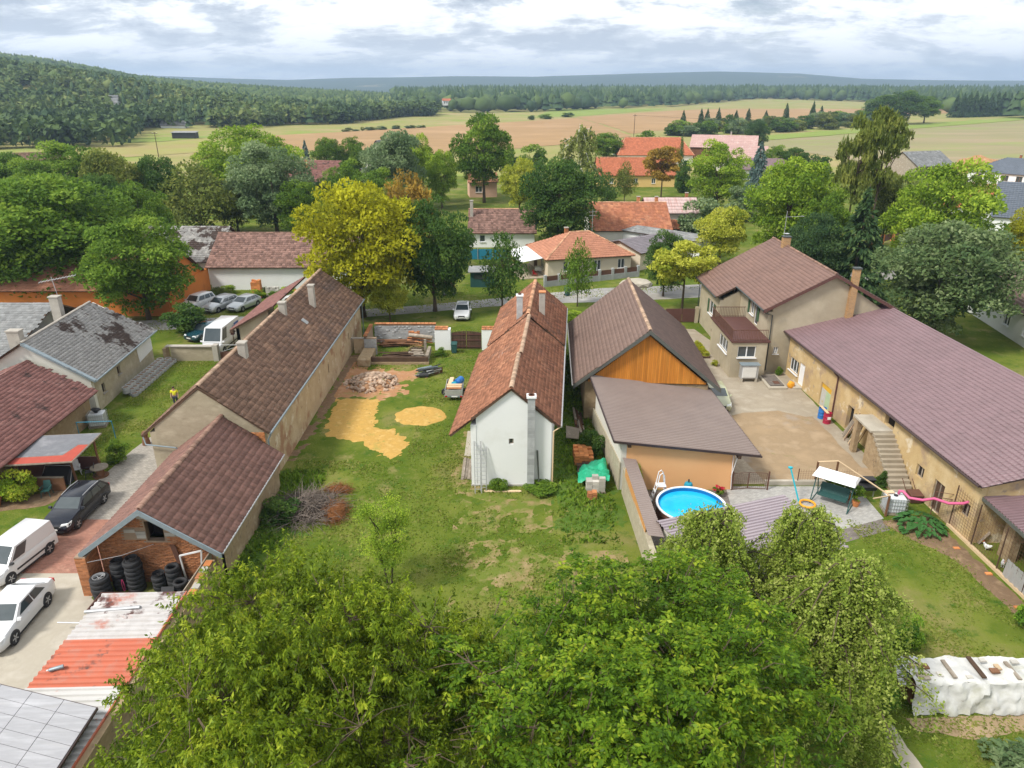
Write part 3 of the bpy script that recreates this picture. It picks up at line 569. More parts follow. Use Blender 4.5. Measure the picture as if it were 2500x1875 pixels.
for a, b in (((-21.62, 30.04, 2.47), (-18.2, 30.04, 5.0)), ((-18.2, 30.04, 5.0), (-14.48, 30.04, 2.47))):
    a, b = Vector(a), Vector(b); ob('barge_board', MB().hexa([a + Vector((0, -.05, -.24)), b + Vector((0, -.05, -.24)), b + Vector((0, .02, -.24)), a + Vector((0, .02, -.24))], [a + Vector((0, -.05, .06)), b + Vector((0, -.05, .06)), b + Vector((0, .02, .06)), a + Vector((0, .02, .06))]), 'zinc', T)
gutter(T, (-14.45, 30.1, 2.48), (-14.45, 40.6, 2.48), 'steel', .05)
# garden wall that closes the tyre bay
T = thing('bay_wall', 'crumbling stone and earth wall along the garden side of the sheds', 'wall', (-15.2, 26, 0))
wall(T, (-15.05, 14), (-15.05, 30.4), [(0, 2.0), (9, 2.0), (14.5, 1.7), (16.4, 1.9)], 'stone_wall', th=.45)
for i, (y, m) in enumerate([(27.8, 'brick_orange'), (28.3, 'block_pale'), (28.8, 'brick_red'), (29.3, 'block_pale'), (29.8, 'brick_orange')]): ob('coping_brick', MB().box(-15.42, y, 1.9 - .2 * (i < 2) + .02, -15.08, y + .44, 1.98 - .2 * (i < 2)), m, T)
# ================================================================ white cottage
T = thing('white_cottage', 'narrow white rendered cottage with orange red tiled roof and grey block chimney on its gable', 'house', (0, 54, 0))
sh = .085; far = 26.0
A, B = (-2.62, 41.0), (2.5, 41.0); C_, D_ = (2.5 + sh * far, 41 + far), (-2.62 + sh * far, 41 + far)
hw = (2.42, 2.72, 3.02, 3.42)
wall(T, A, B, [(0, 4.62), (2.57, 6.72), (5.12, 4.5)], 'plaster_white', [hw]); opening(T, A, B, hw, 'win', 'timber_grey', 'glass_dark', 0, None, .12)
wall(T, B, C_, [(0, 4.4), (40, 4.4)], 'plaster_white'); wall(T, C_, D_, [(0, 4.5), (2.55, 6.7), (5.12, 4.6)], 'plaster_white'); wall(T, D_, A, [(0, 4.4), (40, 4.4)], 'plaster_white')
mid = 15.0
def wp(x, s, z): return (x + sh * s, 40.85 + s, z)
ra, rb = gable_roof(T, wp(-3.95, 0, 3.72), wp(-3.95, mid, 3.72), wp(-.05, 0, 6.95), wp(-.05, mid, 6.95), wp(3.02, 0, 4.35), wp(3.02, mid, 4.35), 'tile_red', .25, .30, 300, 300, caps=None)
ridge_caps(rb, wp(-.05, 0, 6.98), wp(-.05, 6.2, 6.98), 'ridge_pale', .15, .36); ridge_caps(rb, wp(.1, 6.0, 7.06), wp(.1, mid, 7.06), 'ridge_pale', .15, .36)
ra2, rb2 = gable_roof(T, wp(-3.3, mid + .02, 4.38), wp(-3.3, far + .2, 4.38), wp(.0, mid + .02, 7.12), wp(.0, far + .2, 7.12), wp(3.02, mid + .02, 4.48), wp(3.02, far + .2, 4.48), 'tile_red', .25, .30, 0, 0, caps='ridge_red', capr=.16)
gutter(T, wp(3.1, 0, 4.33), wp(3.1, far, 4.4), 'steel', .06); pipe(T, [wp(3.1, .1, 4.3), wp(2.62, .2, 3.9), wp(2.6, .2, .1)], 'timber_pale', .05)
c = ob('gable_chimney', MB().box(.98, 40.56, 0, 1.42, 40.998, 6.35), 'block_grey', T)
for i in range(26): ob('chimney_block', MB().box(.974, 40.553, .05 + i * .243, 1.426, 40.99, .05 + i * .243 + .228), 'block_grey', c)
ob('chimney_cap', MB().box(.9, 40.48, 6.4, 1.5, 41.06, 6.52), 'plaster_white', c); ob('chimney_pot', MB().lathe([(.2, 0), (.2, .06), (.14, .06), (.14, .0)], 14, (1.2, 40.77, 6.52)), 'rust', c)
p = wp(-.75, 16.2, 0); c1 = chimney(T, p[0], p[1], 6.0, 8.35, .5, .5, 'block_grey', 'plaster_white', True)
p = wp(1.0, 18.2, 0); chimney(T, p[0], p[1], 6.0, 8.1, .5, .45, 'chimney_block', 'brick_red')
for s, x, z, c0 in ((9.2, -2.05, 5.33, 'steel'), (3.0, -1.3, 5.93, 'steel')):
    a = wp(x, s, z); ob('roof_light', MB().slab([(a[0], a[1], a[2]), (a[0] + .55, a[1] + .05, a[2] + .46), (a[0] + .6, a[1] + (.6 if s > 5 else .2), a[2] + .46), (a[0] + .05, a[1] + (.55 if s > 5 else .15), a[2])], .1, (0.4, 0, -1)), c0, ra)
ob('house_plinth', MB().box(-2.66, 40.93, .0, 2.54, 40.99, .12), 'block_pale', T)
# ================================================================ brown barn with timber gable
T = thing('timber_gable_barn', 'barn with smooth brown tiled roof and bright orange timber boarded gable', 'barn', (10.3, 58, 0))
s2 = .045
def bp(x, s, z): return (x + s2 * s, 50.6 + s - .07 * (x - 10), z)
A, B = bp(5.6, .4, 0)[:2], bp(14.9, .4, 0)[:2]; C_, D_ = bp(14.9, 15.3, 0)[:2], bp(5.6, 15.3, 0)[:2]
wall(T, A, B, [(0, 3.1), (20, 3.1)], 'stone_wall'); wall(T, B, C_, [(0, 3.2), (20, 3.2)], 'plaster_ochre'); wall(T, C_, D_, [(0, 3.2), (4.6, 7.0), (9.3, 3.2)], 'plaster_ochre'); wall(T, D_, A, [(0, 3.2), (20, 3.2)], 'stone_wall')
gb = ob('gable_wall', MB().slab([bp(5.75, .42, 3.2), bp(14.75, .42, 3.2), bp(10.2, .42, 7.0)], .1, (0, -1, 0)), 'timber_dark', T)
npk = 64
for i in range(npk):
    x = 5.8 + i * (8.9 / npk); w_ = 8.9 / npk - .012; xc = x + w_ / 2; zt = 7.02 - abs(xc - 10.2) * .835
    if zt > 3.25: a = bp(x, .29 - random.uniform(0, .012), 0); b = bp(x + w_, .29, 0); ob('plank', MB().hexa([(a[0], a[1], 3.2), (b[0], b[1], 3.2), (b[0], b[1] + .03, 3.2), (a[0], a[1] + .03, 3.2)], [(a[0], a[1], zt), (b[0], b[1], zt), (b[0], b[1] + .03, zt), (a[0], a[1] + .03, zt)]), 'timber_orange', gb)
ra, rb = gable_roof(T, bp(4.7, 0, 3.0), bp(4.75, 15.6, 3.0), bp(10.2, -.1, 7.5), bp(10.2, 15.6, 7.5), bp(15.75, 0, 2.95), bp(15.7, 15.6, 2.95), 'tile_brown', .3, .34, 300, 0, prof='tile', caps='ridge_pale', capr=.14)
for a, b in ((bp(4.68, -.06, 2.95), bp(10.2, -.16, 7.46)), (bp(10.2, -.16, 7.46), bp(15.78, -.06, 2.9))):
    a, b = Vector(a), Vector(b); ob('barge_board', MB().hexa([a + Vector((0, -.04, -.24)), b + Vector((0, -.04, -.24)), b + Vector((0, .03, -.24)), a + Vector((0, .03, -.24))], [a + Vector((0, -.04, .07)), b + Vector((0, -.04, .07)), b + Vector((0, .03, .07)), a + Vector((0, .03, .07))]), 'trim_green_grey', T)
gutter(T, bp(4.63, 0, 2.97), bp(4.63, 15.6, 2.97), 'plaster_offwhite', .06)
# ================================================================ orange rendered lean-to
T = thing('orange_outbuilding', 'outbuilding with orange rendered wall under a ribbed brown metal roof, beside the pool', 'outbuilding', (10.5, 45, 0))
def lz(x): return 3.72 - (x - 6.3) * .115
wall(T, (6.9, 40.5), (14.1, 40.5), [(0, lz(6.9) - .12), (7.2, lz(14.1) - .12)], 'plaster_orange'); wall(T, (14.1, 40.5), (13.8, 50.2), [(0, 2.6), (12, 2.6)], 'plaster_orange')
wall(T, (6.35, 50.6), (6.9, 40.5), [(0, 3.45), (12, 3.45)], 'plaster_offwhite')
ob('concrete_plinth', MB().hexa([(6.82, 40.46, 0), (6.9, 40.46, 0), (6.34, 50.6, 0), (6.2, 50.6, 0)], [(6.84, 40.46, 2.0), (6.9, 40.46, 2.0), (6.34, 50.6, 1.2), (6.24, 50.6, 1.2)]), 'pebble_dash', T)
corr(T, (6.35, 40.05, lz(6.35)), (9.25, 0.1, -9.25 * .115), (-.45, 11.15, 0), .24, .075, 'metal_brown', 'roof_sheet')
for q in ([(6.33, 40.0, lz(6.33) - .12), (15.6, 40.1, lz(15.6) - .12), (15.6, 40.06, lz(15.6) + .06), (6.33, 39.96, lz(6.33) + .06)],): ob('fascia', MB().slab(q, .05, (0, 1, 0)), 'trim_brown', T)
ob('fascia', MB().slab([(6.3, 40.1, lz(6.3) - .12), (6.3, 40.1, lz(6.3) + .07), (5.87, 51.2, lz(5.9) + .07), (5.87, 51.2, lz(5.9) - .12)], .05, (1, 0, 0)), 'trim_brown', T)
gutter(T, (15.64, 40.05, 2.6), (15.2, 51.2, 2.6), 'trim_brown', .07)
for x in (7.25, 14.2): ob('rafter_end', MB().box(x, 40.1, lz(x) - .38, x + .2, 40.5, lz(x) - .16), 'timber_dark', T)
pipe(T, [(14.0, 40.44, 2.5), (14.05, 40.42, .9), (14.1, 40.42, .1)], 'pvc_white', .025); pipe(T, [(14.25, 40.4, 2.4), (14.0, 40.38, 1.0)], 'pvc_white', .02)
T = thing('pool_screen_wall', 'low rendered screen wall with ribbed brown metal coping and chipboard face beside the pool', 'wall', (7.2, 37, 0))
wall(T, (7.0, 40.4), (7.25, 31), [(0, 1.85), (12, 1.5)], 'pebble_dash', th=.3)
ob('chipboard_facing', MB().hexa([(7.0, 39.2, 1.75), (7.02, 39.2, 1.75), (7.25, 33.2, 1.55), (7.22, 33.2, 1.55)], [(7.02, 39.2, 2.3), (7.05, 39.2, 2.3), (7.27, 33.2, 2.1), (7.24, 33.2, 2.1)]), 'osb', T)
corr(T, (7.0, 40.45, 2.35), (.85, 0, -.12), (.2, -8.2, -.25), .2, .03, 'metal_brown', 'coping_sheet')
# ================================================================ shed with lilac roof under the birches
T = thing('birch_shed', 'garden shed with ribbed lilac brown metal roof half hidden under the birches', 'shed', (13, 32, 0))
d = Vector((.945, .328, 0)); n_ = Vector((.328, -.945, 0)); O_ = Vector((7.9, 33.55, 2.15))
q = [O_ + d * .3 + n_ * .3, O_ + d * 8.0 + n_ * .3, O_ + d * 8.0 + n_ * 4.8, O_ + d * .3 + n_ * 4.8]
for a, b in ((3, 2), (2, 1), (1, 0), (0, 3)): wall(T, q[a][:2], q[b][:2], [(0, 2.0), (12, 2.0)], 'plaster_offwhite', th=.15)
corr(T, O_, d * 8.3, n_ * 5.2 + Vector((0, 0, -.2)), .24, .07, 'metal_lilac', 'roof_sheet'); ob('fascia', MB().slab([O_ + n_ * -.03, O_ + d * 8.3 + n_ * -.03, O_ + d * 8.3 + n_ * -.03 + Vector((0, 0, -.16)), O_ + n_ * -.03 + Vector((0, 0, -.16))], .03, n_), 'trim_brown', T)
# ================================================================ grey house with balcony
T = thing('grey_house', 'two storey beige grey rendered house with brown tiled roof, balcony annex and brick chimneys', 'house', (27, 68, 0))
A, B, C_, D_ = (22.7, 61.4), (33.2, 61.4), (33.2, 77), (22.7, 77); hs = (.9, 1.32, 1.75, 2.4)
wall(T, A, B, [(0, 5.75), (5.4, 8.85), (10.5, 5.6)], 'plaster_grey', [hs]); opening(T, A, B, hs, 'win')
wall(T, B, C_, [(0, 5.7), (20, 5.7)], 'plaster_grey'); wall(T, C_, D_, [(0, 5.7), (5.1, 8.85), (10.5, 5.7)], 'plaster_grey')
hl = [(12.5, 14.3, 3.6, 5.5), (5.0, 7.4, 3.85, 5.25)]; hd = hl[0]
wall(T, D_, A, [(0, 5.7), (20, 5.7)], 'plaster_grey', [(12.0, 13.1, 3.55, 5.55), (10.8, 11.9, 4.2, 5.55), (5.0, 7.0, 4.1, 5.35)])
opening(T, D_, A, (12.0, 13.1, 3.55, 5.55), 'win', mull=0, sill=None); opening(T, D_, A, (10.8, 11.9, 4.2, 5.55), 'win'); opening(T, D_, A, (5.0, 7.0, 4.1, 5.35), 'win')
for y in (63.6, 66.4, 69.7, 72.3): ob('shutter', MB().box(22.62, y, 4.1, 22.69, y + .42, 5.4), 'shutter_green', T)
wa = [(20.7, 77), (20.7, 69.4)]; hw = [(3.9, 5.9, 2.2, 3.6), (5.4, 5.8, .5, .85)]
wall(T, *wa, [(0, 4.5), (9, 4.5)], 'plaster_grey', hw); opening(T, *wa, hw[0], 'win'); opening(T, *wa, hw[1], 'dark', gm='inside_shade'); wall(T, (20.7, 69.4), (22.68, 69.4), [(0, 4.45), (2, 5.5)], 'plaster_grey'); wall(T, (22.68, 77), (20.7, 77), [(0, 5.5), (2, 4.45)], 'plaster_grey')
for y in (73.15, 70.6): ob('shutter', MB().box(20.62, y, 2.2, 20.69, y + .35, 3.6), 'shutter_green', T)
sl = .545
tiled(T, [(22.15, 69.2, 9.1 - sl * 5.85 + .05), (22.15, 61.0, 9.1 - sl * 5.85 + .05), (28.0, 61.0, 9.15), (28.0, 69.2, 9.15)], .3, .36, 'tile_brown_new', 300)
tiled(T, [(20.2, 77.4, 9.1 - sl * 7.8 + .05), (20.2, 69.22, 9.1 - sl * 7.8 + .05), (28.0, 69.22, 9.15), (28.0, 77.4, 9.15)], .3, .36, 'tile_brown_new')
rb = tiled(T, [(33.9, 61.0, 6.0), (33.9, 77.4, 6.0), (28.0, 77.4, 9.15), (28.0, 61.0, 9.15)], .3, .36, 'tile_brown_new'); ridge_caps(rb, (28, 61, 9.17), (28, 77.4, 9.17), 'ridge_brown')
for a, b in (((22.1, 60.97, 5.9), (28, 60.97, 9.12)), ((28, 60.97, 9.12), (33.95, 60.97, 5.95))):
    a, b = Vector(a), Vector(b); ob('barge_board', MB().hexa([a + Vector((0, -.03, -.24)), b + Vector((0, -.03, -.24)), b + Vector((0, .02, -.24)), a + Vector((0, .02, -.24))], [a + Vector((0, -.03, .03)), b + Vector((0, -.03, .03)), b + Vector((0, .02, .03)), a + Vector((0, .02, .03))]), 'paint_brown', T)
gutter(T, (22.07, 61, 5.92), (22.07, 69.2, 5.92), 'gutter_dark'); gutter(T, (20.12, 69.25, 4.84), (20.12, 77.4, 4.84), 'gutter_dark')
pipe(T, [(22.07, 61.05, 5.85), (22.4, 61.25, 5.6), (23.05, 61.3, 5.4), (23.1, 61.3, .2)], 'gutter_dark', .045); pipe(T, [(20.12, 77.3, 4.8), (20.6, 77.2, 4.3), (20.62, 77.2, .1)], 'gutter_dark', .05)
chimney(T, 27.9, 73.4, 8.4, 10.0, .75, .6, 'chimney_brick', 'gutter_dark')
c = ob('chimney', MB().box(29.45, 60.95, 3.6, 30.0, 61.395, 9.6), 'chimney_brick', T); ob('chimney_cap', MB().box(29.38, 60.88, 9.602, 30.07, 61.46, 9.72), 'gutter_dark', c)
ob('antenna', MB().tube([(27.6, 73.4, 10.1), (27.6, 73.4, 12.6)], .025, 5).tube([(27.4, 73.4, 12), (29.4, 73.4, 12.1)], .02, 5).tube([(29.2, 73.1, 12.1), (29.2, 73.7, 12.1)], .015, 4).lathe([(.05, 0), (.3, .1), (.31, .1), (.06, .02)], 12, (27.75, 73.2, 10.3)), 'steel', T)
# balcony annex
hA = (.55, 2.15, 1.9, 2.95); hB = [(3.1, 5.9, 1.75, 2.95)]
wall(T, (19.4, 60.0), (22.5, 60.0), [(0, 3.3), (4, 3.3)], 'plaster_grey', [hA]); opening(T, (19.4, 60), (22.5, 60), hA, 'win')
wall(T, (19.4, 67.2), (19.4, 60.0), [(0, 3.3), (8, 3.3)], 'plaster_grey', hB); opening(T, (19.4, 67.2), (19.4, 60), hB[0], 'win', mull=2); wall(T, (22.5, 60.0), (22.5, 61.38), [(0, 3.3), (8, 3.3)], 'plaster_grey')
ob('balcony_floor', MB().box(19.3, 59.9, 3.304, 22.69, 67.3, 3.46), 'paint_brown', T)
rl = ob('balcony_railing', MB().tube([(22.4, 60.0, 4.45), (19.4, 60.0, 4.45), (19.4, 67.2, 4.45), (22.6, 67.2, 4.45)], .035, 6).tube([(22.4, 60, 3.56), (19.4, 60, 3.56), (19.4, 67.2, 3.56), (22.6, 67.2, 3.56)], .025, 6), 'rust', T)
for i in range(21): ob('baluster', MB().box(19.45 + i * .147, 59.985, 3.47, 19.475 + i * .147, 60.015, 4.44), 'rust', rl)
for i in range(46): ob('baluster', MB().box(19.385, 60.15 + i * .152, 3.47, 19.415, 60.175 + i * .152, 4.44), 'rust', rl)
for i in range(20): ob('baluster', MB().box(19.5 + i * .155, 67.185, 3.47, 19.525 + i * .155, 67.215, 4.44), 'rust', rl)
# ================================================================ stable with the purple metal roof
T = thing('ochre_stable', 'long crumbling ochre stable with shiny purple brown metal tile roof and outside steps', 'stable', (29, 48, 0))
wx = lambda y: 24.75 + (62 - y) * .044
P0, P1 = (wx(61.4), 61.4), (wx(34.6), 34.6); U = lambda y: 61.4 - y
ho = dict(win=(U(60.3), U(58.5), .75, 1.95), door=(U(58.4), U(57.3), .15, 2.1), mint=(U(54.1), U(52.3), .02, 2.0), dark=(U(49.5), U(48.6), .02, 2.0), up=(U(44.7), U(43.5), 2.75, 3.65), low=(U(46.3), U(45.4), .02, 1.9), w2=(U(40.35), U(39.55), 1.2, 2.0), d3=(U(38.4), U(37.4), .02, 2.0), w3=(U(35.8), U(35.05), 1.25, 2.15))
wall(T, P0, P1, [(0, 3.85), (40, 3.85)], 'plaster_ochre', list(ho.values()), th=.5)
opening(T, P0, P1, ho['win'], 'win', mull=2); opening(T, P0, P1, ho['door'], 'door', 'pvc_white', 'pvc_white')
opening(T, P0, P1, ho['dark'], 'dark', gm='inside_shade'); opening(T, P0, P1, ho['up'], 'dark', gm='inside_shade'); opening(T, P0, P1, ho['low'], 'door', 'timber_dark', 'paint_brown'); opening(T, P0, P1, ho['w2'], 'win', 'timber_grey', 'inside_shade', 1, None, .15); opening(T, P0, P1, ho['d3'], 'door', 'timber_grey', 'timber_dark'); opening(T, P0, P1, ho['w3'], 'win', 'timber_grey', 'inside_shade', 1, None, .15)
dr = ob('double_door', MB().box(wx(53) + .06, 53.22, .04, wx(53) + .11, 54.08, 1.55), 'paint_peeling', T); ob('door_leaf', MB().box(wx(53) + .05, 52.32, .04, wx(53) + .1, 53.2, 1.55), 'paint_mint', dr); ob('door_transom', MB().box(wx(53) + .055, 52.32, 1.57, wx(53) + .1, 54.08, 1.98), 'paint_yellow', dr)
wall(T, (wx(34.6), 34.6), (33.5, 34.6), [(0, 3.85), (7.5, 5.6)], 'plaster_ochre')
wall(T, (33.5, 34.6), (33.5, 61.4), [(0, 5.75), (30, 5.75)], 'plaster_ochre')
tiled(T, [(wx(62.4) - .4, 62.4, 3.92), (wx(34.2) - .4, 34.2, 3.92), (34.5, 34.2, 6.1), (33.3, 62.4, 6.1)], .26, .36, 'metal_purple', 0, 'trim_brown', 'metal', piece='metal_tile_sheet')
ob('ridge_cap', MB().tube([(34.5, 34.2, 6.1), (33.3, 62.4, 6.1)], .12, 8), 'metal_purple', T); gutter(T, (wx(62.3) - .45, 62.3, 3.87), (wx(34.3) - .45, 34.3, 3.85), 'trim_brown', .07)
pipe(T, [(wx(51.6) - .45, 51.6, 3.8), (wx(51.6) - .08, 51.55, 3.4), (wx(51.5) - .08, 51.5, .1)], 'paint_brown', .06)
ob('step', MB().box(24.2, 57.2, 0.014, wx(58), 58.5, .16), 'concrete_yard', T)
st = MB(); X0, X1 = wx(42) - 1.4, wx(42) - .03
st.hexa([(X0 + .05, 40.2, 0), (X1, 40.2, 0), (X1, 43.6, 0), (X0 + .05, 43.6, 0)], [(X0 + .05, 40.2, .12), (X1, 40.2, .12), (X1, 43.6, 2.35), (X0 + .05, 43.6, 2.35)])
st.box(X0 + .05, 43.62, 0, X1, 44.2, 2.5); sto = ob('staircase', st, 'stone_wall', T)
for i in range(12): ob('stair_tread', MB().box(X0, 39.85 + i * .305, .03 + i * .213, X1, 39.85 + i * .305 + .36, .03 + (i + 1) * .213), 'apron', sto, bevel=.015)
ob('landing_slab', MB().box(X0 - .15, 43.55, 2.59, X1 + .02, 46.2, 2.72), 'concrete_yard', sto); ob('landing_pier', MB().box(X0 - .05, 45.6, 0, X0 + .25, 46.1, 2.585), 'stone_wall', sto)
# poultry run beside the stable
T = thing('poultry_run', 'wire fronted poultry run with low ribbed purple roof at the end of the ochre stable', 'coop', (28, 31, 0))
corr(T, (26.15, 35.2, 3.0), (8, .6, .5), (-.05, -9, -.1), .24, .065, 'metal_purple', 'roof_sheet'); ob('fascia', MB().slab([(26.1, 35.2, 3.02), (26.05, 26.2, 2.92), (26.05, 26.2, 2.72), (26.1, 35.2, 2.82)], .04, (1, 0, 0)), 'trim_green_grey', T)
for y in (33.2, 29.5): ob('stone_pier', MB().box(27.0, y - .45, 0, 27.5, y + .35, 2.85), 'stone_wall', T)
ob('back_wall', MB().box(31.5, 26, 0, 31.8, 34.5, 2.9), 'plaster_ochre', T); ob('kerb_beam', MB().hexa([(25.75, 36.4, 0), (25.92, 36.4, 0), (26.25, 26, 0), (26.05, 26, 0)], [(25.75, 36.4, .16), (25.92, 36.4, .16), (26.25, 26, .16), (26.05, 26, .16)]), 'timber_pale', T)
for y in (36.3, 34.2, 32.0, 30, 28): ob('post', MB().box(25.83 + (36.4 - y) * .03, y, .16, 25.88 + (36.4 - y) * .03, y + .05, 2.75), 'timber_dark', T)
mesh = MB()
for k in range(46): y = 36.3 - k * .2; x = 25.86 + (36.4 - y) * .03; mesh.tube([(x, y, .18), (x, y, 2.7)], .006, 3)
for k in range(13): z = .25 + k * .19; mesh.tube([(25.863, 36.3, z), (26.14, 27.3, z)], .006, 3)
ob('wire_mesh', mesh, 'rust', T); corr(T, (25.98, 31.5, .18), (.05, 0, 1.0), (.15, -4, 0), .35, .05, 'steel', 'wind_sheet')
ob('leaning_board', MB().slab([(26.6, 35.4, .02), (26.5, 34.4, .02), (27.0, 34.4, .75), (27.1, 35.4, .75)], .03, (0, 0, 1)), 'timber_grey', T)
# ================================================================ neighbours on the left
T = thing('slate_house', 'old farmhouse with mossy grey slate roof and pebble dashed wall beside the lawn', 'house', (-38, 58, 0))
k3 = -.083
def lp(x, s, z): return (x + k3 * s, 52.3 + s, z)
A, B, C_, D_ = lp(-42.3, 0, 0)[:2], lp(-33.0, 0, 0)[:2], lp(-33.0, 12.0, 0)[:2], lp(-42.3, 12, 0)[:2]
wall(T, A, B, [(0, 3.0), (4.7, 5.75), (9.3, 3.1)], 'plaster_offwhite'); hh = [(1.45, 2.0, 1.1, 1.9), (4.5, 5.1, 1.5, 2.2)]
wall(T, B, C_, [(0, 3.1), (13, 3.1)], 'pebble_dash', hh)
for h in hh: opening(T, B, C_, h, 'win', 'timber_dark', 'glass_dark', 0, 'chimney_block', .15)
ob('plaster_patch', MB().slab([lp(-32.99, 8.9, 1.0), lp(-32.99, 12, 1.2), lp(-32.99, 12, 3.0), lp(-32.99, 8.7, 3.0)], .02, (1, 0, 0)), 'plaster_white', T)
wall(T, C_, D_, [(0, 3.1), (4.6, 5.75), (9.3, 3.1)], 'plaster_offwhite'); wall(T, D_, A, [(0, 3.1), (13, 3.1)], 'plaster_offwhite')
tiled(T, [lp(-32.45, -.3, 2.95), lp(-32.45, 12.3, 2.95), lp(-37.5, 11.2, 6.0), lp(-37.5, -.3, 6.0)], .36, .26, 'slate_grey', 300, prof='slate', piece='slate')
tiled(T, [lp(-42.6, 12.3, 2.95), lp(-42.6, -.3, 2.95), lp(-37.5, -.3, 6.0), lp(-37.5, 11.2, 6.0)], .36, .26, 'slate_grey', 0, prof='slate', piece='slates')
rr = tiled(T, [lp(-32.45, 12.3, 2.95), lp(-42.6, 12.3, 2.95), lp(-37.5, 11.2, 6.0)], .36, .26, 'slate_grey', 0, prof='slate', piece='slates'); ridge_caps(rr, lp(-37.5, -.3, 6.02), lp(-37.5, 11.2, 6.02), 'chimney_block', .12, .45)
gutter(T, lp(-32.38, -.3, 2.9), lp(-32.38, 12.3, 2.9), 'zinc', .07); a, b = Vector(lp(-32.45, -.33, 2.93)), Vector(lp(-37.5, -.33, 5.97)); ob('verge_flashing', MB().hexa([a + Vector((0, -.05, -.15)), b + Vector((0, -.05, -.15)), b + Vector((0, .25, -.02)), a + Vector((0, .25, -.02))], [a + Vector((0, -.05, .04)), b + Vector((0, -.05, .04)), b + Vector((0, .25, .05)), a + Vector((0, .25, .05))]), 'zinc', T)
chimney(T, -38.2, 52.7, 5.2, 6.75, .95, .6, 'chimney_block'); chimney(T, -40.0, 61.2, 4.8, 7.1, .8, .6, 'chimney_block')
an = MB().tube([(-40.2, 62.0, 6.8), (-40.4, 62.0, 8.7)], .03, 5).tube([(-41.6, 62, 8.2), (-38.2, 62, 8.85)], .02, 5)
for i in range(12): x = -41.5 + i * .29; z = 8.2 + (x + 41.6) * .19; an.tube([(x, 61.75, z - .08), (x, 62.25, z + .08)], .012, 4)
ob('antenna', an, 'steel', T)
T = thing('slate_wing', 'wing with plain grey slate roof behind the mossy farmhouse', 'house', (-50, 60, 0))
wall(T, (-66, 57), (-42.8, 57), [(0, 3.1), (30, 3.1)], 'plaster_offwhite'); wall(T, (-42.9, 57), (-43.3, 68.4), [(0, 3.1), (5.7, 5.8), (11.4, 3.1)], 'plaster_offwhite')
tiled(T, [(-66, 56.5, 3.0), (-42.3, 56.5, 3.0), (-41.2, 63.1, 6.05), (-66, 63.1, 6.05)], .38, .3, 'slate_plain', 0, prof='slate', piece='slates'); tiled(T, [(-41.2, 69.6, 3.0), (-66, 69.6, 3.0), (-66, 63.1, 6.05), (-41.2, 63.1, 6.05)], .38, .3, 'slate_plain', 0, prof='slate', piece='slates')
T = thing('stone_byre', 'stone byre with worn dark red slate roof behind the garden shelter', 'outbuilding', (-35, 46, 0))
wall(T, (-32.15, 38), (-32.6, 50.9), [(0, 2.6), (20, 2.6)], 'stone_wall', th=.45); wall(T, (-41.5, 38), (-32.15, 38), [(0, 2.6), (4.6, 4.5), (9.3, 2.6)], 'stone_wall')
tiled(T, [(-31.1, 37.6, 2.62), (-31.6, 50.6, 2.62), (-37.3, 51.9, 4.65), (-36.8, 37.6, 4.65)], .34, .3, 'slate_red', 300, prof='slate', piece='slate'); tiled(T, [(-42.6, 51.9, 2.6), (-42.4, 37.6, 2.6), (-36.8, 37.6, 4.65), (-37.3, 51.9, 4.65)], .34, .3, 'slate_red', 0, prof='slate', piece='slates')
T = thing('garden_shelter', 'open timber garden shelter with grey felt roof edged in red', 'pergola', (-29.5, 41.5, 0))
rz_ = lambda y: 2.35 + (y - 39.5) * .05
rf = ob('roof', MB().slab([(-31.55, 39.45, rz_(39.45)), (-27.55, 39.9, rz_(39.9)), (-27.6, 43.6, rz_(43.6)), (-31.7, 43.2, rz_(43.2))], .09), 'timber_grey', T)
M('felt_grey', [(.20, .205, .22), (.165, .17, .185), (.25, .25, .265)], .9, .95, .01, 20, spec=.1, over=((.33, .33, .33), 1.3, .62, .72)); M('felt_red', [(.42, .09, .065), (.36, .08, .06)], 2, .95, spec=.1)
ob('felt', MB().slab([(-31.5, 40.35, rz_(40.35) + .012), (-28.6, 40.7, rz_(40.7) + .012), (-28.3, 42.0, rz_(42) + .012), (-27.65, 42.05, rz_(42.05) + .012), (-27.65, 43.55, rz_(43.55) + .012), (-31.65, 43.15, rz_(43.15) + .012)], .01), 'felt_grey', rf); ob('felt', MB().slab([(-31.52, 39.5, rz_(39.5) + .014), (-27.6, 39.95, rz_(39.95) + .014), (-27.65, 42.0, rz_(42) + .014), (-28.25, 41.95, rz_(42) + .014), (-28.55, 40.65, rz_(40.6) + .014), (-31.5, 40.3, rz_(40.3) + .014)], .01), 'felt_red', rf)
for x, y in ((-28.6, 41.4), (-27.95, 43.2), (-31.2, 40.0), (-31.4, 43)): ob('post', MB().tube([(x, y, 0), (x - .08, y, 1.2), (x - .04, y, rz_(y) - .08)], [.09, .075, .08], 8), 'timber_brown', T)
ob('side_panel', MB().box(-31.2, 40.35, .02, -28.7, 40.43, .95), 'timber_brown', T); ob('side_panel', MB().box(-31.4, 43.1, .02, -28.0, 43.17, 1.0), 'paint_brown', T); ob('back_panel', MB().box(-31.45, 40.45, .02, -31.38, 43.0, 2.2), 'paint_brown', T); ob('rail', MB().box(-31.2, 40.3, .955, -28.7, 40.48, 1.0), 'timber_grey', T)
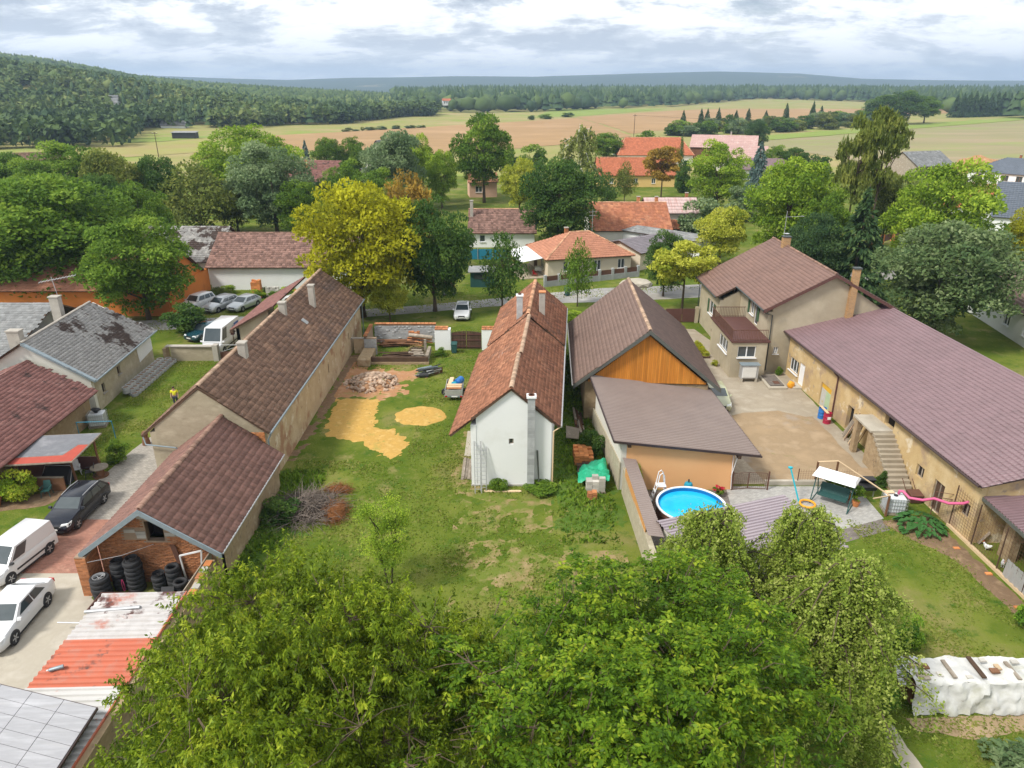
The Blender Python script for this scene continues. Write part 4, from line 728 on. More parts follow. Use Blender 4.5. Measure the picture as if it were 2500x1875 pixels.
# boundary wall, gate and planters of the lawn
T = thing('plaster_wall', 'weathered plastered garden wall with stone coping in front of the white van', 'wall', (-30.3, 64.3, 0))
wall(T, (-32.6, 64.2), (-28.3, 64.3), [(0, 1.42), (5, 1.42)], 'plaster_gable', th=.3); ob('coping', MB().box(-32.7, 64.12, 1.424, -28.2, 64.66, 1.5), 'chimney_block', T); ob('pier', MB().box(-28.28, 64.1, 0, -27.8, 64.7, 1.6), 'chimney_block', T); ob('pier', MB().box(-32.95, 64.05, 0, -32.62, 64.75, 1.3), 'stone_wall', T)
T = thing('wire_gate', 'rusty tube and wire gate between the plastered wall and the barn', 'gate', (-27, 64.4, 0))
ob('gate_frame', MB().tube([(-27.75, 64.4, .1), (-27.75, 64.4, 1.55), (-25.6, 64.4, 1.55), (-25.6, 64.4, .1), (-27.75, 64.4, .1)], .03, 6).tube([(-27.75, 64.4, .8), (-25.6, 64.4, 1.5)], .02, 5), 'steel', T); ob('gate_bars', MB().box(-27.7, 64.39, .15, -25.65, 64.41, .9), 'rust', T)
pm = MB(); pm.lathe([(.24, 0), (.30, .05), (.30, .3), (.24, .3), (.22, .12)], 10)
pmesh = bpy.data.meshes.new('planter'); pmesh.from_pydata(pm.v, [], pm.f); pmesh.materials.append(MATS['block_grey']); sm = MB().lathe([(.235, .0), (.23, .02), (.0, .03)], 10); smesh = bpy.data.meshes.new('soil'); smesh.from_pydata(sm.v, [], sm.f); smesh.materials.append(MATS['soil'])
for r_ in range(3):
    for i in range(15 - r_ * 1):
        s = i / 15; x = -31.75 - .25 * s - r_ * .32; y = 55.8 + (i + (r_ % 2) * .5) * .57
        t = thing('concrete_planter', ['round concrete planter in the lowest course of the terraced edging of the lawn', 'round concrete planter in the middle course of the terraced edging of the lawn', 'round concrete planter in the top course of the terraced edging of the lawn'][r_], 'planter', (x, y, r_ * .27), 0, 'terraced planters along the lawn', True)
        o = link('shell', pmesh, t); o2 = link('soil', smesh, t); o2.location.z = .24
        if r_: link('plinth', pmesh, t).location.z = -.27
# ================================================================ walls of the middle yard
T = thing('block_enclosure', 'roofless store of grey concrete blocks with brick coping full of timber', 'wall', (-11, 67, 0))
for i, (a, b, zt) in enumerate([((-14.3, 66.0), (-13.1, 66.0), 1.75), ((-13.95, 69.6), (-7.7, 69.6), 1.95), ((-14.3, 69.6), (-14.3, 66.3), 1.85)]):
    w_ = wall(T, a, b, [(0, zt - .03), (10, zt - .03)], 'mortar', th=.26)
    blocks(w_, a, b, 0, zt, .4, .2, .05, 'block_grey', 'concrete_block', 110)
for i in range(16): ob('coping_brick', MB().box(-13.9 + i * .39, 69.52, 1.97, -13.54 + i * .39, 69.92, 2.04), 'brick_red', T)
for i in range(9): ob('coping_brick', MB().box(-14.36, 66.05 + i * .39, 1.84 + .012 * i, -14.0, 66.41 + i * .39, 1.92 + .012 * i), 'brick_red', T)
ob('low_stone_base', MB().box(-14.4, 62.6, 0, -13.2, 65.9, .75), 'stone_wall', T, bevel=.08); ob('timber_beam', MB().box(-13.2, 63.3, .25, -7.9, 63.55, .7), 'timber_dark', T); ob('timber_beam', MB().box(-8.15, 63.6, .25, -7.85, 66.2, .8), 'timber_grey', T); ob('stone_footing', MB().box(-13.2, 63.2, 0, -7.8, 63.65, .245), 'stone_wall', T)
T = thing('side_door_wall', 'short rendered wall between the barn and the block store', 'wall', (-15, 66.3, 0)); wall(T, (-15.62, 66.3), (-14.35, 66.3), [(0, 1.5), (2, 1.5)], 'plaster_tan', th=.25); ob('coping', MB().box(-15.62, 66.25, 1.504, -14.35, 66.6, 1.6), 'chimney_block', T)
for nm, x0, x1, lb in (('gate_pier', -7.6, -6.05, 'broad white gate pier with red brick coping beside the block store'), ('gate_pier', -2.98, -1.6, 'white gate pier with red brick coping against the white cottage')):
    T = thing(nm, lb, 'gate pier', ((x0 + x1) / 2, 67.6, 0)); ob('pier', MB().box(x0, 67.3, 0, x1, 68.1, 2.1), 'plaster_white', T)
    k = int((x1 - x0) / .26)
    for r_ in range(2):
        for i in range(k): ob('coping_brick', MB().box(x0 + i * .26 + .01, 67.26 + r_ * .45, 2.105 + .07 * r_, x0 + i * .26 + .25, 67.68 + r_ * .45, 2.18 + .07 * r_), 'brick_red', T)
T = thing('yard_gate', 'dark brown wooden double gate with arched top at the end of the middle yard', 'gate', (-4.5, 67.5, 0))
for s in (0, 1):
    x0 = -6.0 + s * 1.5; lf = MB(); 
    zt = lambda x: 1.75 + .17 * (1 - ((x + 4.5) / 1.5) ** 2)
    lv = ob('gate_leaf', MB().box(x0 + .02, 67.5, .15, x0 + 1.48, 67.54, 1.7), 'timber_dark', T)
    for i in range(9): a = x0 + .03 + i * .161; z1 = zt(a + .07); ob('board', MB().box(a, 67.46, .12, a + .15, 67.495, z1), 'timber_dark', lv)
    for z in (.3, .95, 1.55): ob('cross_rail', MB().box(x0 + .03, 67.41, z, x0 + 1.47, 67.455, z + .1), 'paint_brown', lv)
# ================================================================ houses further back (parts in the house's own axes)
M('tile_terracotta', [(.46, .21, .13), (.41, .185, .115)], .5, .8, spec=.3, tint=.12); M('tile_orange', [(.47, .155, .08), (.42, .14, .072)], .5, .8, spec=.25, tint=.16)
M('tile_old_orange', [(.48, .20, .10), (.36, .14, .08), (.52, .24, .13)], .5, .85, spec=.2, tint=.2, over=((.2, .12, .09), .6, .58, .72)); M('tile_mottled', [(.17, .10, .082), (.26, .155, .125), (.13, .08, .068)], 2.2, .85, spec=.2, tint=.35)
M('tile_greyviolet', [(.24, .21, .23), (.205, .185, .2)], .5, .7, spec=.4, tint=.1); M('tile_anthracite', [(.095, .115, .15), (.08, .10, .13)], .5, .55, spec=.45, tint=.08); M('metal_pink', [(.50, .33, .295), (.44, .28, .26)], .3, .7, spec=.3, over=((.55, .45, .42), .6, .55, .7))
M('metal_rusty', [(.48, .28, .25), (.58, .45, .43), (.38, .20, .18)], .8, .7, spec=.3, stretch=(3, .3, .3)); M('paint_yellow_wall', [(.72, .50, .20), (.67, .46, .18)], .5, .9, spec=.15); M('plaster_pink', [(.66, .42, .31), (.6, .38, .28)], .5, .9, spec=.15); M('wall_orange', [(.62, .21, .05), (.55, .18, .045)], .4, .9, spec=.15, over=((.42, .15, .05), .6, .55, .75))
def bg_house(name, label, c, rz, L, D, ez, rzz, wm, rm, tile=(.42, .42), hip=0.0, wins=None, chim=(), ov=.45, prof='tile', cat='house', caps='ridge_red', hip2=None, wfm='pvc_white'):
    T = thing(name, label, cat, (c[0], c[1], 0), rz, None, True); a, b = L / 2, D / 2; sl = (rzz - ez) / b; hip2 = hip if hip2 is None else hip2
    P = [(-a, -b), (a, -b), (a, b), (-a, b)]; wins = wins or {}
    for i, s in enumerate('frbl'):
        p, q = P[i], P[(i + 1) % 4]; hp = (hip2 if s == 'r' else hip); gt = [(0, ez), (b, ez if hp else rzz - .15), (D, ez)] if s in 'rl' else [(0, ez), (L, ez)]
        ww = wins.get(s, []); wall(T, p, q, gt, wm, ww, th=.3)
        for h in ww: opening(T, p, q, h, 'win' if h[2] > .25 else 'door', wfm if h[2] > .25 else 'timber_dark', 'glass_dark' if h[2] > .25 else 'paint_brown', mull=(1 if h[1] - h[0] > .9 else 0))
    e = ez - ov * sl + .14; rg = rzz + .1; o = ov; g = .35 if not hip else ov; g2 = .35 if not hip2 else ov
    r0, r1 = -a + (hip if hip else -g), a - (hip2 if hip2 else -g2)
    F0, F1, B1, B0 = (-a - g, -b - o, e), (a + g2, -b - o, e), (a + g2, b + o, e), (-a - g, b + o, e); R0, R1 = (r0, 0, rg), (r1, 0, rg)
    f = tiled(T, [F0, F1, R1, R0], *tile, rm, 0, prof=prof, piece='roof_tiles'); tiled(T, [B1, B0, R0, R1], *tile, rm, 0, prof=prof, piece='roof_tiles')
    if hip: tiled(T, [B0, F0, R0], *tile, rm, 0, prof=prof, piece='roof_tiles'); caps and ridge_caps(f, F0, R0, caps, .14, .45)
    if hip2: tiled(T, [F1, B1, R1], *tile, rm, 0, prof=prof, piece='roof_tiles'); caps and ridge_caps(f, F1, R1, caps, .14, .45)
    if caps: ridge_caps(f, R0, R1, caps, .14, .45)
    for (x, y, h) in chim: chimney(T, x, y, rzz - abs(y) * sl - .3, rzz + h, .5, .5, 'chimney_block' if h > 1 else 'brick_red')
    return T
T = bg_house('hip_bungalow', 'cream bungalow with terracotta hipped roof and terrace behind a grey fence', (9.5, 102.2), R(14), 12.0, 9.6, 2.75, 5.2, 'plaster_cream', 'tile_terracotta', hip=4.6, caps='ridge_red', wins={'f': [(2.2, 3.6, .9, 2.2), (6.6, 7.6, .3, 2.2), (10.1, 11.1, .9, 2.2)], 'l': [(2.4, 4.4, .1, 2.2), (6, 7.6, .9, 2.2)]}, chim=[(-1.6, 1.0, .5)], cat='house')
ob('awning', MB().slab([(-9.6, -3.9, 2.25), (-6.1, -3.9, 2.75), (-6.1, 4.4, 2.75), (-9.6, 4.4, 2.25)], .06), 'pvc_white', T)
for y in (-3.8, 0, 4.2): ob('awning_post', MB().box(-9.5, y, 0, -9.38, y + .12, 2.2), 'timber_brown', T)
ob('terrace', MB().box(-9.6, -4.4, .01, -6.05, 4.5, .12), 'paver_beige', T); ob('antenna', MB().tube([(2, .3, 5), (2, .3, 8.2)], .03, 5).tube([(1.4, .3, 7.9), (2.7, .3, 7.9)], .03, 4).tube([(1.5, .3, 7.4), (2.5, .3, 7.4)], .03, 4), 'steel', T)
T = thing('block_fence', 'grey block fence with brown metal infill panels along the lane', 'fence', (10.5, 94, 0)); fa, fb = Vector((4.2, 91.6, 0)), Vector((17.5, 97.4, 0)); fd = (fb - fa).normalized(); fn = Vector((-fd.y, fd.x, 0)); FL = (fb - fa).length
ob('base_wall', MB().hexa([fa, fb, fb + fn * .25, fa + fn * .25], [p + Vector((0, 0, .75)) for p in (fa, fb, fb + fn * .25, fa + fn * .25)]), 'block_grey', T)
for i in range(8):
    p = fa + fd * (FL - .35) * i / 7 - fn * .03; q = [p, p + fd * .35, p + fd * .35 + fn * .32, p + fn * .32]; ob('pillar', MB().hexa(q, [v + Vector((0, 0, 1.55)) for v in q]), 'block_grey', T)
    if i < 7:
        q = [p + fd * .4 + fn * .1, p + fd * (FL / 7 - .1) + fn * .1, p + fd * (FL / 7 - .1) + fn * .14, p + fd * .4 + fn * .14]; ob('infill_panel', MB().hexa([v + Vector((0, 0, .76)) for v in q], [v + Vector((0, 0, 1.4)) for v in q]), 'rust', T)
bg_house('grey_roof_garage', 'low cream building with grey violet tiled roof behind the hip roofed bungalow', (20.0, 107.5), R(38), 11.0, 8.0, 2.5, 3.6, 'plaster_cream', 'tile_greyviolet', wins={'f': [(1.5, 2.3, 1.2, 2)], 'l': [(3, 4, 1, 2)]}, cat='garage', caps=None)
bg_house('white_annexe', 'long low white rendered building with small dark window behind the grey roofed garage', (24.2, 112.5), R(-43), 14, 4.5, 3.1, 3.6, 'plaster_white', 'slate_plain', wins={'f': [(8, 9, 1.2, 2.3)]}, caps=None, prof='flat', cat='outbuilding')
bg_house('orange_tile_house', 'rambling house with weathered orange tiles and two small chimneys', (19.0, 122), R(0), 12.5, 13, 3.1, 6.4, 'plaster_offwhite', 'tile_old_orange', chim=[(2, .5, .9), (5, .5, .9)])
bg_house('rusty_roof_house', 'white rendered house with streaky rusty pink metal roof', (27.6, 129), R(0), 8.6, 7, 4.3, 6.2, 'plaster_offwhite', 'metal_rusty', (.6, .9), wins={'f': [(5.2, 6.2, 3.0, 3.7), (3.6, 5.6, .05, 2.1)]}, chim=[(3, .5, .8)], prof='flat', caps=None)
bg_house('low_tile_porch', 'low brick red tiled lean-to in front of the rusty roofed house', (24.0, 124.3), R(-4), 8.0, 3.2, 2.2, 3.2, 'plaster_offwhite', 'tile_old_orange', caps=None, cat='porch')
bg_house('mottled_roof_house', 'white cottage with mottled dark brown tiles and tall white gable chimney', (-1.6, 121.5), R(0), 10.5, 9, 2.5, 5.4, 'plaster_white', 'tile_mottled', wins={'f': [(1.6, 2.5, .9, 2), (5, 6.2, .9, 2)]}, chim=[(-5.0, -1.5, 1.6)])
bg_house('pink_cottage', 'small salmon pink flat gabled building on the green', (-7.2, 178), R(8), 6.5, 6, 3.6, 5.2, 'plaster_pink', 'tile_terracotta', wins={'f': [(1.4, 3.0, 1.2, 2.6)]})
bg_house('yellow_house', 'yellow house with long orange red tiled roof and skylights', (32.5, 200), R(0), 20, 11, 3.1, 6.9, 'paint_yellow_wall', 'tile_orange', wins={'f': [(9.3, 10.4, .9, 2.2), (14, 15, .9, 2.2), (3, 4, .9, 2.2)]}, chim=[(4, .4, 1.2)])
bg_house('orange_barn', 'big barn with bright orange tiled half hipped roof behind the yellow house', (48.5, 262), R(0), 25, 16, 3.2, 8.2, 'plaster_offwhite', 'tile_orange', (.5, .5), hip=3, cat='barn')
bg_house('pink_roof_house', 'house with faded pink metal roof and dark timber gable', (75, 268), R(-18), 22, 14, 5, 8.6, 'timber_brown', 'metal_pink', (.8, 1), prof='flat', chim=[(2, 1, 1.1)], caps=None)
bg_house('pink_roof_wing', 'lower wing with faded pink metal roof in front of the dark gabled house', (72, 240), R(-14), 17, 14, 3.4, 7, 'plaster_offwhite', 'metal_pink', (.8, 1), prof='flat', caps=None)
bg_house('violet_roof_house', 'long house with violet brown hipped tile roof beside the blue spruce', (75, 215), R(-10), 24, 11, 2.8, 5.3, 'plaster_offwhite', 'metal_purple', (.5, .5), hip=4, hip2=0, caps=None)
T = bg_house('new_villa', 'new white bungalow with anthracite hipped roof and row of brown framed windows', (139, 200), R(-52), 26, 13, 3.0, 6.4, 'plaster_white', 'tile_anthracite', (.45, .45), hip=6.5, wins={'f': [(2 + i * 3.3, 3.5 + i * 3.3, 1.0, 2.4) for i in range(7)], 'l': [(3, 4.6, 1, 2.4), (8, 9.6, 1, 2.4)]}, chim=[(-4, 2, .8)], caps=None, wfm='timber_brown')
bg_house('dark_roof_house', 'white house with steep anthracite tiled roof and skylight, near the yellow tree', (93, 128), R(-32), 15, 12, 3.6, 8.6, 'plaster_white', 'tile_anthracite', (.45, .45), wins={'f': [(2, 3.2, 1, 2.2), (6, 7.2, 1, 2.2)], 'l': [(2, 3.2, 1, 2.2)]}, caps=None)
bg_house('small_orange_house', 'white cottage with orange tiled roof next to the anthracite roofed house', (90.5, 147), R(-20), 10, 9, 2.6, 5.2, 'plaster_white', 'tile_orange', chim=[(2, .5, 1.0)])
bg_house('brown_roof_house', 'white house with dark brown tiled roof behind the purple roofed stable', (58, 72), R(82), 16, 12.5, 3.3, 6.8, 'plaster_white', 'tile_brown', (.35, .4), wins={'b': [(12, 13.2, 1, 2.2), (8, 9.2, 1, 2.2)]}, caps='ridge_brown')
bg_house('white_long_barn', 'long white rendered barn with mottled brown tiled roof behind the parked cars', (-29.5, 95.8), R(0), 18, 11, 3.1, 6.2, 'plaster_white', 'tile_mottled', (.36, .4), cat='barn', caps='ridge_brown')
bg_house('dark_tile_barn', 'barn with blackened tiled roof joined to the long white barn', (-44, 98.5), R(0), 11, 11, 3.2, 6.6, 'plaster_offwhite', 'slate_grey', (.36, .4), cat='barn', caps=None)
bg_house('orange_wall_house', 'bright orange rendered house with red tiled roof behind the ash trees', (-49.5, 83.5), R(0), 21.5, 9.5, 3.2, 6.4, 'wall_orange', 'tile_terracotta', cat='house')
T = thing('orange_yard_wall', 'tall orange rendered yard wall next to the parked silver cars', 'wall', (-38.6, 84, 0)); wall(T, (-38.5, 78.6), (-38.6, 90.2), [(0, 2.9), (12, 2.9)], 'wall_orange', th=.3)
bg_house('far_farm', 'brown tiled farm building behind the long tree row by the stubble field', (-130, 193), R(25), 26, 12, 3.5, 8.5, 'plaster_pink', 'tile_barn', (.5, .5), cat='barn', caps=None)
bg_house('village_house', 'house with dull red brown roof and pale chimney among the middle trees', (-49, 186), R(-12), 14, 10, 3, 7.4, 'plaster_offwhite', 'slate_red', (.5, .5), chim=[(-1, -2, .6)], caps=None)
bg_house('grey_gable_house', 'narrow house with steep grey slate roof among the far trees', (-38, 232), R(70), 14, 9, 4, 9.5, 'plaster_offwhite', 'slate_plain', (.5, .5), caps=None)
bg_house('stone_chapel', 'pale ruined gabled building among the middle trees', (-32, 170), R(75), 10, 8, 4, 7.5, 'plaster_offwhite', 'slate_plain', (.5, .5), caps=None, cat='chapel')
bg_house('field_barn', 'grey roofed field barn standing behind the pale green pines', (122, 225), R(20), 14, 12, 3, 6.5, 'timber_grey', 'slate_plain', (.6, .6), caps=None, cat='barn')
for (px, py, w_, h_, lb) in [(238, 258, 34, 9, 'white manor on the wooded hillside'), (282, 262, 10, 15, 'slim white tower house beside the manor on the wooded hillside'), (1092, 249, 20, 7, 'white villa with red roof among the far trees'), (428, 312, 26, 8, 'far farmhouse with brown roof at the foot of the wood')]:
    y = {238: 520, 282: 520, 1092: 860, 428: 470}[px]; bb = (937.5 - py) / F_PX; x = (px - 1250) / F_PX * y / (cp + bb * sp); z = CAM_H + y * (-sp + bb * cp) / (cp + bb * sp) - h_ * .5
    T = bg_house('hillside_house', lb, (x, y), R(10), w_ * .55, 9, h_ * .7, h_, 'plaster_white', 'tile_orange' if px == 1092 else 'slate_plain', (2, 2), wins={'f': [(1.5 + i * 2.6, 2.7 + i * 2.6, 2, 4) for i in range(max(1, int(w_ * .55 / 3)))]}, caps=None, prof='flat'); T.location.z = z
# ================================================================ vehicles (own axes, nose along +x)
M('car_white', [(.66, .67, .68), (.63, .64, .65)], 1, .22, spec=.5, coat=.6); M('car_black', [(.009, .011, .018), (.011, .012, .019)], 1, .2, spec=.4, coat=.35); M('car_silver', [(.50, .52, .53), (.46, .48, .49)], 1, .3, spec=.5, metal=.5, coat=.5)
M('car_greenish', [(.42, .43, .27), (.38, .39, .25)], 1, .25, spec=.5, coat=.6); M('car_teal', [(.01, .05, .07), (.012, .045, .06)], 1, .2, spec=.5, coat=.8); M('car_glass', [(.035, .05, .055), (.05, .065, .07)], 2, .05, spec=.9); M('tyre_rubber', [(.028, .029, .032), (.038, .038, .04)], 6, .75, spec=.3); M('alloy', [(.55, .56, .58), (.48, .49, .5)], 3, .35, spec=.5, metal=.5)
M('lamp_clear', [(.72, .74, .74), (.62, .64, .64)], 4, .12, spec=.8); M('lamp_red', [(.45, .015, .012), (.38, .01, .01)], 4, .2, spec=.6); M('plastic_black', [(.025, .025, .027), (.03, .03, .032)], 4, .6, spec=.4); M('plate_white', [(.78, .78, .76), (.74, .74, .72)], 3, .5)
def text_mesh(s, size):
    c = bpy.data.curves.new('lettering', 'FONT'); c.body = s; c.size = size; c.extrude = .002; c.align_x = 'CENTER'; c.align_y = 'CENTER'
    o = bpy.data.objects.new('tmp', c); COL.objects.link(o); dg = bpy.context.evaluated_depsgraph_get(); me = bpy.data.meshes.new_from_object(o.evaluated_get(dg)); bpy.data.objects.remove(o); return me
WH = {}
def wheel(parent, x, y, r, w=.2, spokes=5):
    k = (round(r, 2), spokes)
    if k not in WH:
        t = MB(); n = 20; pr = [(r * .66, -w / 2), (r * .93, -w / 2), (r, -w * .33), (r, w * .33), (r * .93, w / 2), (r * .66, w / 2)]
        for a, z in pr:
            for i in range(n): th = 2 * math.pi * i / n; t.v.append((a * math.cos(th), z, a * math.sin(th)))
        for j in range(6):
            for i in range(n): t.f.append((j * n + i, j * n + (i + 1) % n, ((j + 1) % 6) * n + (i + 1) % n, ((j + 1) % 6) * n + i))
        ri = MB(); ri.cyl((0, -w * .36, 0), (0, w * .36, 0), r * .17, n=10)
        for s in range(spokes):
            a = 2 * math.pi * s / spokes; c_, s_ = math.cos(a), math.sin(a)
            for q in (-1, 1):
                y1 = q * w * .38; hw = r * .085
                ri.hexa([(c_ * r * .1 - s_ * hw, y1 - .015, s_ * r * .1 + c_ * hw), (c_ * r * .1 + s_ * hw, y1 - .015, s_ * r * .1 - c_ * hw), (c_ * r * .66 + s_ * hw * .8, y1 - .015, s_ * r * .66 - c_ * hw * .8), (c_ * r * .66 - s_ * hw * .8, y1 - .015, s_ * r * .66 + c_ * hw * .8)],
                        [(c_ * r * .1 - s_ * hw, y1 + .015, s_ * r * .1 + c_ * hw), (c_ * r * .1 + s_ * hw, y1 + .015, s_ * r * .1 - c_ * hw), (c_ * r * .66 + s_ * hw * .8, y1 + .015, s_ * r * .66 - c_ * hw * .8), (c_ * r * .66 - s_ * hw * .8, y1 + .015, s_ * r * .66 + c_ * hw * .8)])
        di = MB().cyl((0, -w * .2, 0), (0, w * .2, 0), r * .65, n=16); ms = []
        for nm, mb_, mt in (('tyre', t, 'tyre_rubber'), ('rim', ri, 'alloy'), ('brake_disc', di, 'plastic_black')):
            me = bpy.data.meshes.new(nm); me.from_pydata(mb_.v, [], mb_.f); me.materials.append(MATS[mt]); me.polygons.foreach_set('use_smooth', [nm == 'tyre'] * len(me.polygons)); ms.append(me)
        WH[k] = ms
    o = link('wheel', WH[k][0], parent); o.location = (x, y, r); link('rim', WH[k][1], o); link('brake_disc', WH[k][2], o)
def lerp4(q, u, v): a, b, c, d = [Vector(p) for p in q]; return (a * (1 - u) + b * u) * (1 - v) + (d * (1 - u) + c * u) * v
def panel(parent, name, q, u0, u1, v0, v1, mat, off=.012):
    """thin pane let into face q (ordered round), offset outwards"""
    p = [lerp4(q, u0, v0), lerp4(q, u1, v0), lerp4(q, u1, v1), lerp4(q, u0, v1)]; n = (p[1] - p[0]).cross(p[3] - p[0]).normalized(); c = sum((Vector(x) for x in q), Vector()) / 4
    if n.dot(c - Vector((0, 0, .9))) < 0: n = -n
    return ob(name, MB().slab([x + n * off for x in p], off + .02, -n), mat, parent)
CARS = dict(  # L W H belt hoodz xA(windscreen base) xB(roof front) xC(roof rear) xD(rear glass base) deckz wheelbase r
    estate=(4.7, 1.82, 1.45, .95, .92, .95, .20, -1.75, -2.22, .98, 2.8, .33), saloon=(4.66, 1.82, 1.46, .95, .92, 1.0, .22, -1.15, -1.95, 1.02, 2.69, .34), hatch=(4.45, 1.8, 1.46, .94, .90, .95, .2, -1.4, -2.02, .98, 2.65, .33),
    suv=(4.4, 1.85, 1.7, 1.08, 1.05, .95, .35, -1.75, -2.05, 1.1, 2.65, .37), vanette=(4.15, 1.73, 1.8, 1.02, .98, 1.28, .55, -1.95, -2.04, 1.02, 2.7, .32), van=(5.6, 2.0, 2.55, 1.25, 1.2, 2.1, 1.35, -2.72, -2.76, 1.25, 3.6, .36))
def car(name, label, kind, paint, loc, heading, plate=True, rails=False, group=None, sun=False, cat='car'):
    """heading: plan direction of the nose in degrees from +x"""
    L, Wd, H, zb, zh, xA, xB, xC, xD, zd, wb, r = CARS[kind]; T = thing(name, label, cat, (loc[0], loc[1], .016), R(heading), group, True); w = Wd / 2; hl = L / 2; van = kind in ('van', 'vanette')
    st = [(hl, .72, .34, .60), (hl - .06, .86, .24, zh - .28), (hl - .3, .96, .19, zh - .16), (hl - .75, 1, .18, zh - .06), (xA, 1, .18, zb), ((xA + xC) / 2, 1, .18, zb + .02), (xC * .8, 1, .18, zb + .03), (xD, .98, .2, zd if not van else zb + .03), (-hl + .12, .94, .22, zd - .04), (-hl + .03, .88, .27, zd - .22), (-hl, .80, .34, .62)]
    mb = MB(); cs = []
    for x, kw, zl, zt in st:
        ww = w * kw; cs.append([(x, ww * .86, zl), (x, ww * .985, zl + .1), (x, ww, (zl + zt) / 2), (x, ww * .985, zt - .1), (x, ww * .9, zt), (x, ww * .5, zt + .03), (x, 0, zt + .04)])
    m = 13
    for c in cs: mb.v += c + [(x, -y, z) for x, y, z in c[-2::-1]]
    for i in range(len(cs) - 1):
        for j in range(m - 1): mb.f.append((i * m + j, i * m + j + 1, (i + 1) * m + j + 1, (i + 1) * m + j))
        mb.f.append((i * m + m - 1, i * m, (i + 1) * m, (i + 1) * m + m - 1))
    mb.f.append(tuple(range(m))); mb.f.append(tuple((len(cs) - 1) * m + j for j in range(m))[::-1])
    b = ob('body', mb, paint, T, smooth=True)
    wbm, wtp = w * .94, w * (.86 if van else .76); zr = H - .03
    bot = [(xA, -wbm, zb), (xA, wbm, zb), (xD, wbm, zb), (xD, -wbm, zb)]; top = [(xB, -wtp, zr - .02), (xB, wtp, zr - .02), (xC, wtp, zr - .02), (xC, -wtp, zr - .02)]
    xm = (xB + xC) / 2; g = MB(); rt = [(xB - .06, -wtp * .9, zr), (xB - .06, wtp * .9, zr), (xm, wtp * .92, zr + .035), (xC + .06, wtp * .88, zr - .01 if not van else zr), (xC + .06, -wtp * .88, zr - .01 if not van else zr), (xm, -wtp * .92, zr + .035)]
    bt = [bot[0], bot[1], ((bot[1][0] + bot[2][0]) / 2, wbm, zb), bot[2], bot[3], ((bot[0][0] + bot[3][0]) / 2, -wbm, zb)]; tp = [top[0], top[1], (xm, wtp, zr - .02), top[2], top[3], (xm, -wtp, zr - .02)]
    g.v += bt + tp + rt; 
    for i in range(6): j = (i + 1) % 6; g.f += [(i, j, 6 + j, 6 + i), (6 + i, 6 + j, 12 + j, 12 + i)]
    g.f += [(12, 13, 14, 17), (17, 14, 15, 16)]
    ca = ob('cabin', g, paint, T, smooth=True)
    panel(ca, 'windscreen', [bot[1], bot[0], top[0], top[1]], .07, .93, .08, .96, 'car_glass')
    for s in (0, 1):
        q = [bot[0], bot[3], top[3], top[0]] if s == 0 else [bot[1], bot[2], top[2], top[1]]
        cuts = {'van': [(.05, .26)], 'vanette': [(.07, .33)]}.get(kind, [(.09, .42), (.45, .74), (.77, .93)] if kind != 'saloon' else [(.12, .50), (.53, .86)])
        for a, c in cuts: panel(ca, 'side_window', q, a, c, .10, .88, 'car_glass')
    if not van: panel(ca, 'rear_window', [bot[2], bot[3], top[3], top[2]], .1, .9, .1, .9, 'car_glass')
    if sun: ob('sunroof', MB().slab([(xB - .15, -wtp * .72, zr + .012), (xB - .15, wtp * .72, zr + .012), (xm - .2, wtp * .72, zr + .045), (xm - .2, -wtp * .72, zr + .045)], .01), 'car_glass', ca)
    if rails:
        for s in (-1, 1): ob('roof_rail', MB().tube([(xB - .1, s * wtp * .93, zr + .02), (xm, s * wtp * .95, zr + .08), (xC + .15, s * wtp * .92, zr + .03)], .022, 6), 'alloy', ca, smooth=True)
    for s in (-1, 1):
        ob('headlight', MB().hexa([(hl - .02, s * w * .48, zh - .33), (hl - .12, s * w * .88, zh - .33), (hl - .32, s * w * .97, zh - .3), (hl - .2, s * w * .5, zh - .33)], [(hl - .1, s * w * .48, zh - .19), (hl - .2, s * w * .86, zh - .17), (hl - .55, s * w * .95, zh - .13), (hl - .3, s * w * .5, zh - .17)]), 'lamp_clear', b)
        ob('taillight', MB().box(-hl + .0, min(s * w * .62, s * w * .9), zd - .28, -hl + .2, max(s * w * .62, s * w * .9), zd - .08), 'lamp_red', b)
        ob('mirror', MB().hexa([(xA - .2, s * w * .98, zb), (xA - .05, s * w * .98, zb), (xA - .08, s * w * 1.18, zb + .03), (xA - .2, s * w * 1.18, zb + .03)], [(xA - .2, s * w * .98, zb + .13), (xA - .1, s * w * .98, zb + .13), (xA - .12, s * w * 1.18, zb + .14), (xA - .2, s * w * 1.18, zb + .14)]), paint if kind != 'vanette' else 'plastic_black', b)
        for fx in (xA - .95, xA - 1.95) if not van else (xA - .9,): ob('door_handle', MB().box(fx - .1, s * w * 1.0 - .01, zb - .17, fx + .1, s * w * 1.0 + .015, zb - .13), paint, b)
        ob('sill_trim', MB().box(-wb / 2 + r + .06, s * w * .955 - .03, .2, wb / 2 - r - .06, s * w * .955 + .03, .3), 'plastic_black', b)
        for fx in (wb / 2, -wb / 2):
            ob('wheel_arch', MB().cyl((fx, s * (w - .25), r + .02), (fx, s * (w + .004), r + .02), r * 1.1, n=18), 'plastic_black', b); wheel(T, fx, s * (w - .072), r)
    ob('grille', MB().box(hl - .08, -w * .4, zh - .42, hl + .006, w * .4, zh - .24), 'plastic_black', b); ob('bumper_intake', MB().box(hl - .1, -w * .62, .27, hl + .004, w * .62, .38), 'plastic_black', b)
    if plate: ob('licence_plate', MB().box(hl, -.26, .42, hl + .02, .26, .53), 'plate_white', b); ob('licence_plate', MB().box(-hl - .015, -.26, .55, -hl + .01, .26, .66), 'plate_white', b)
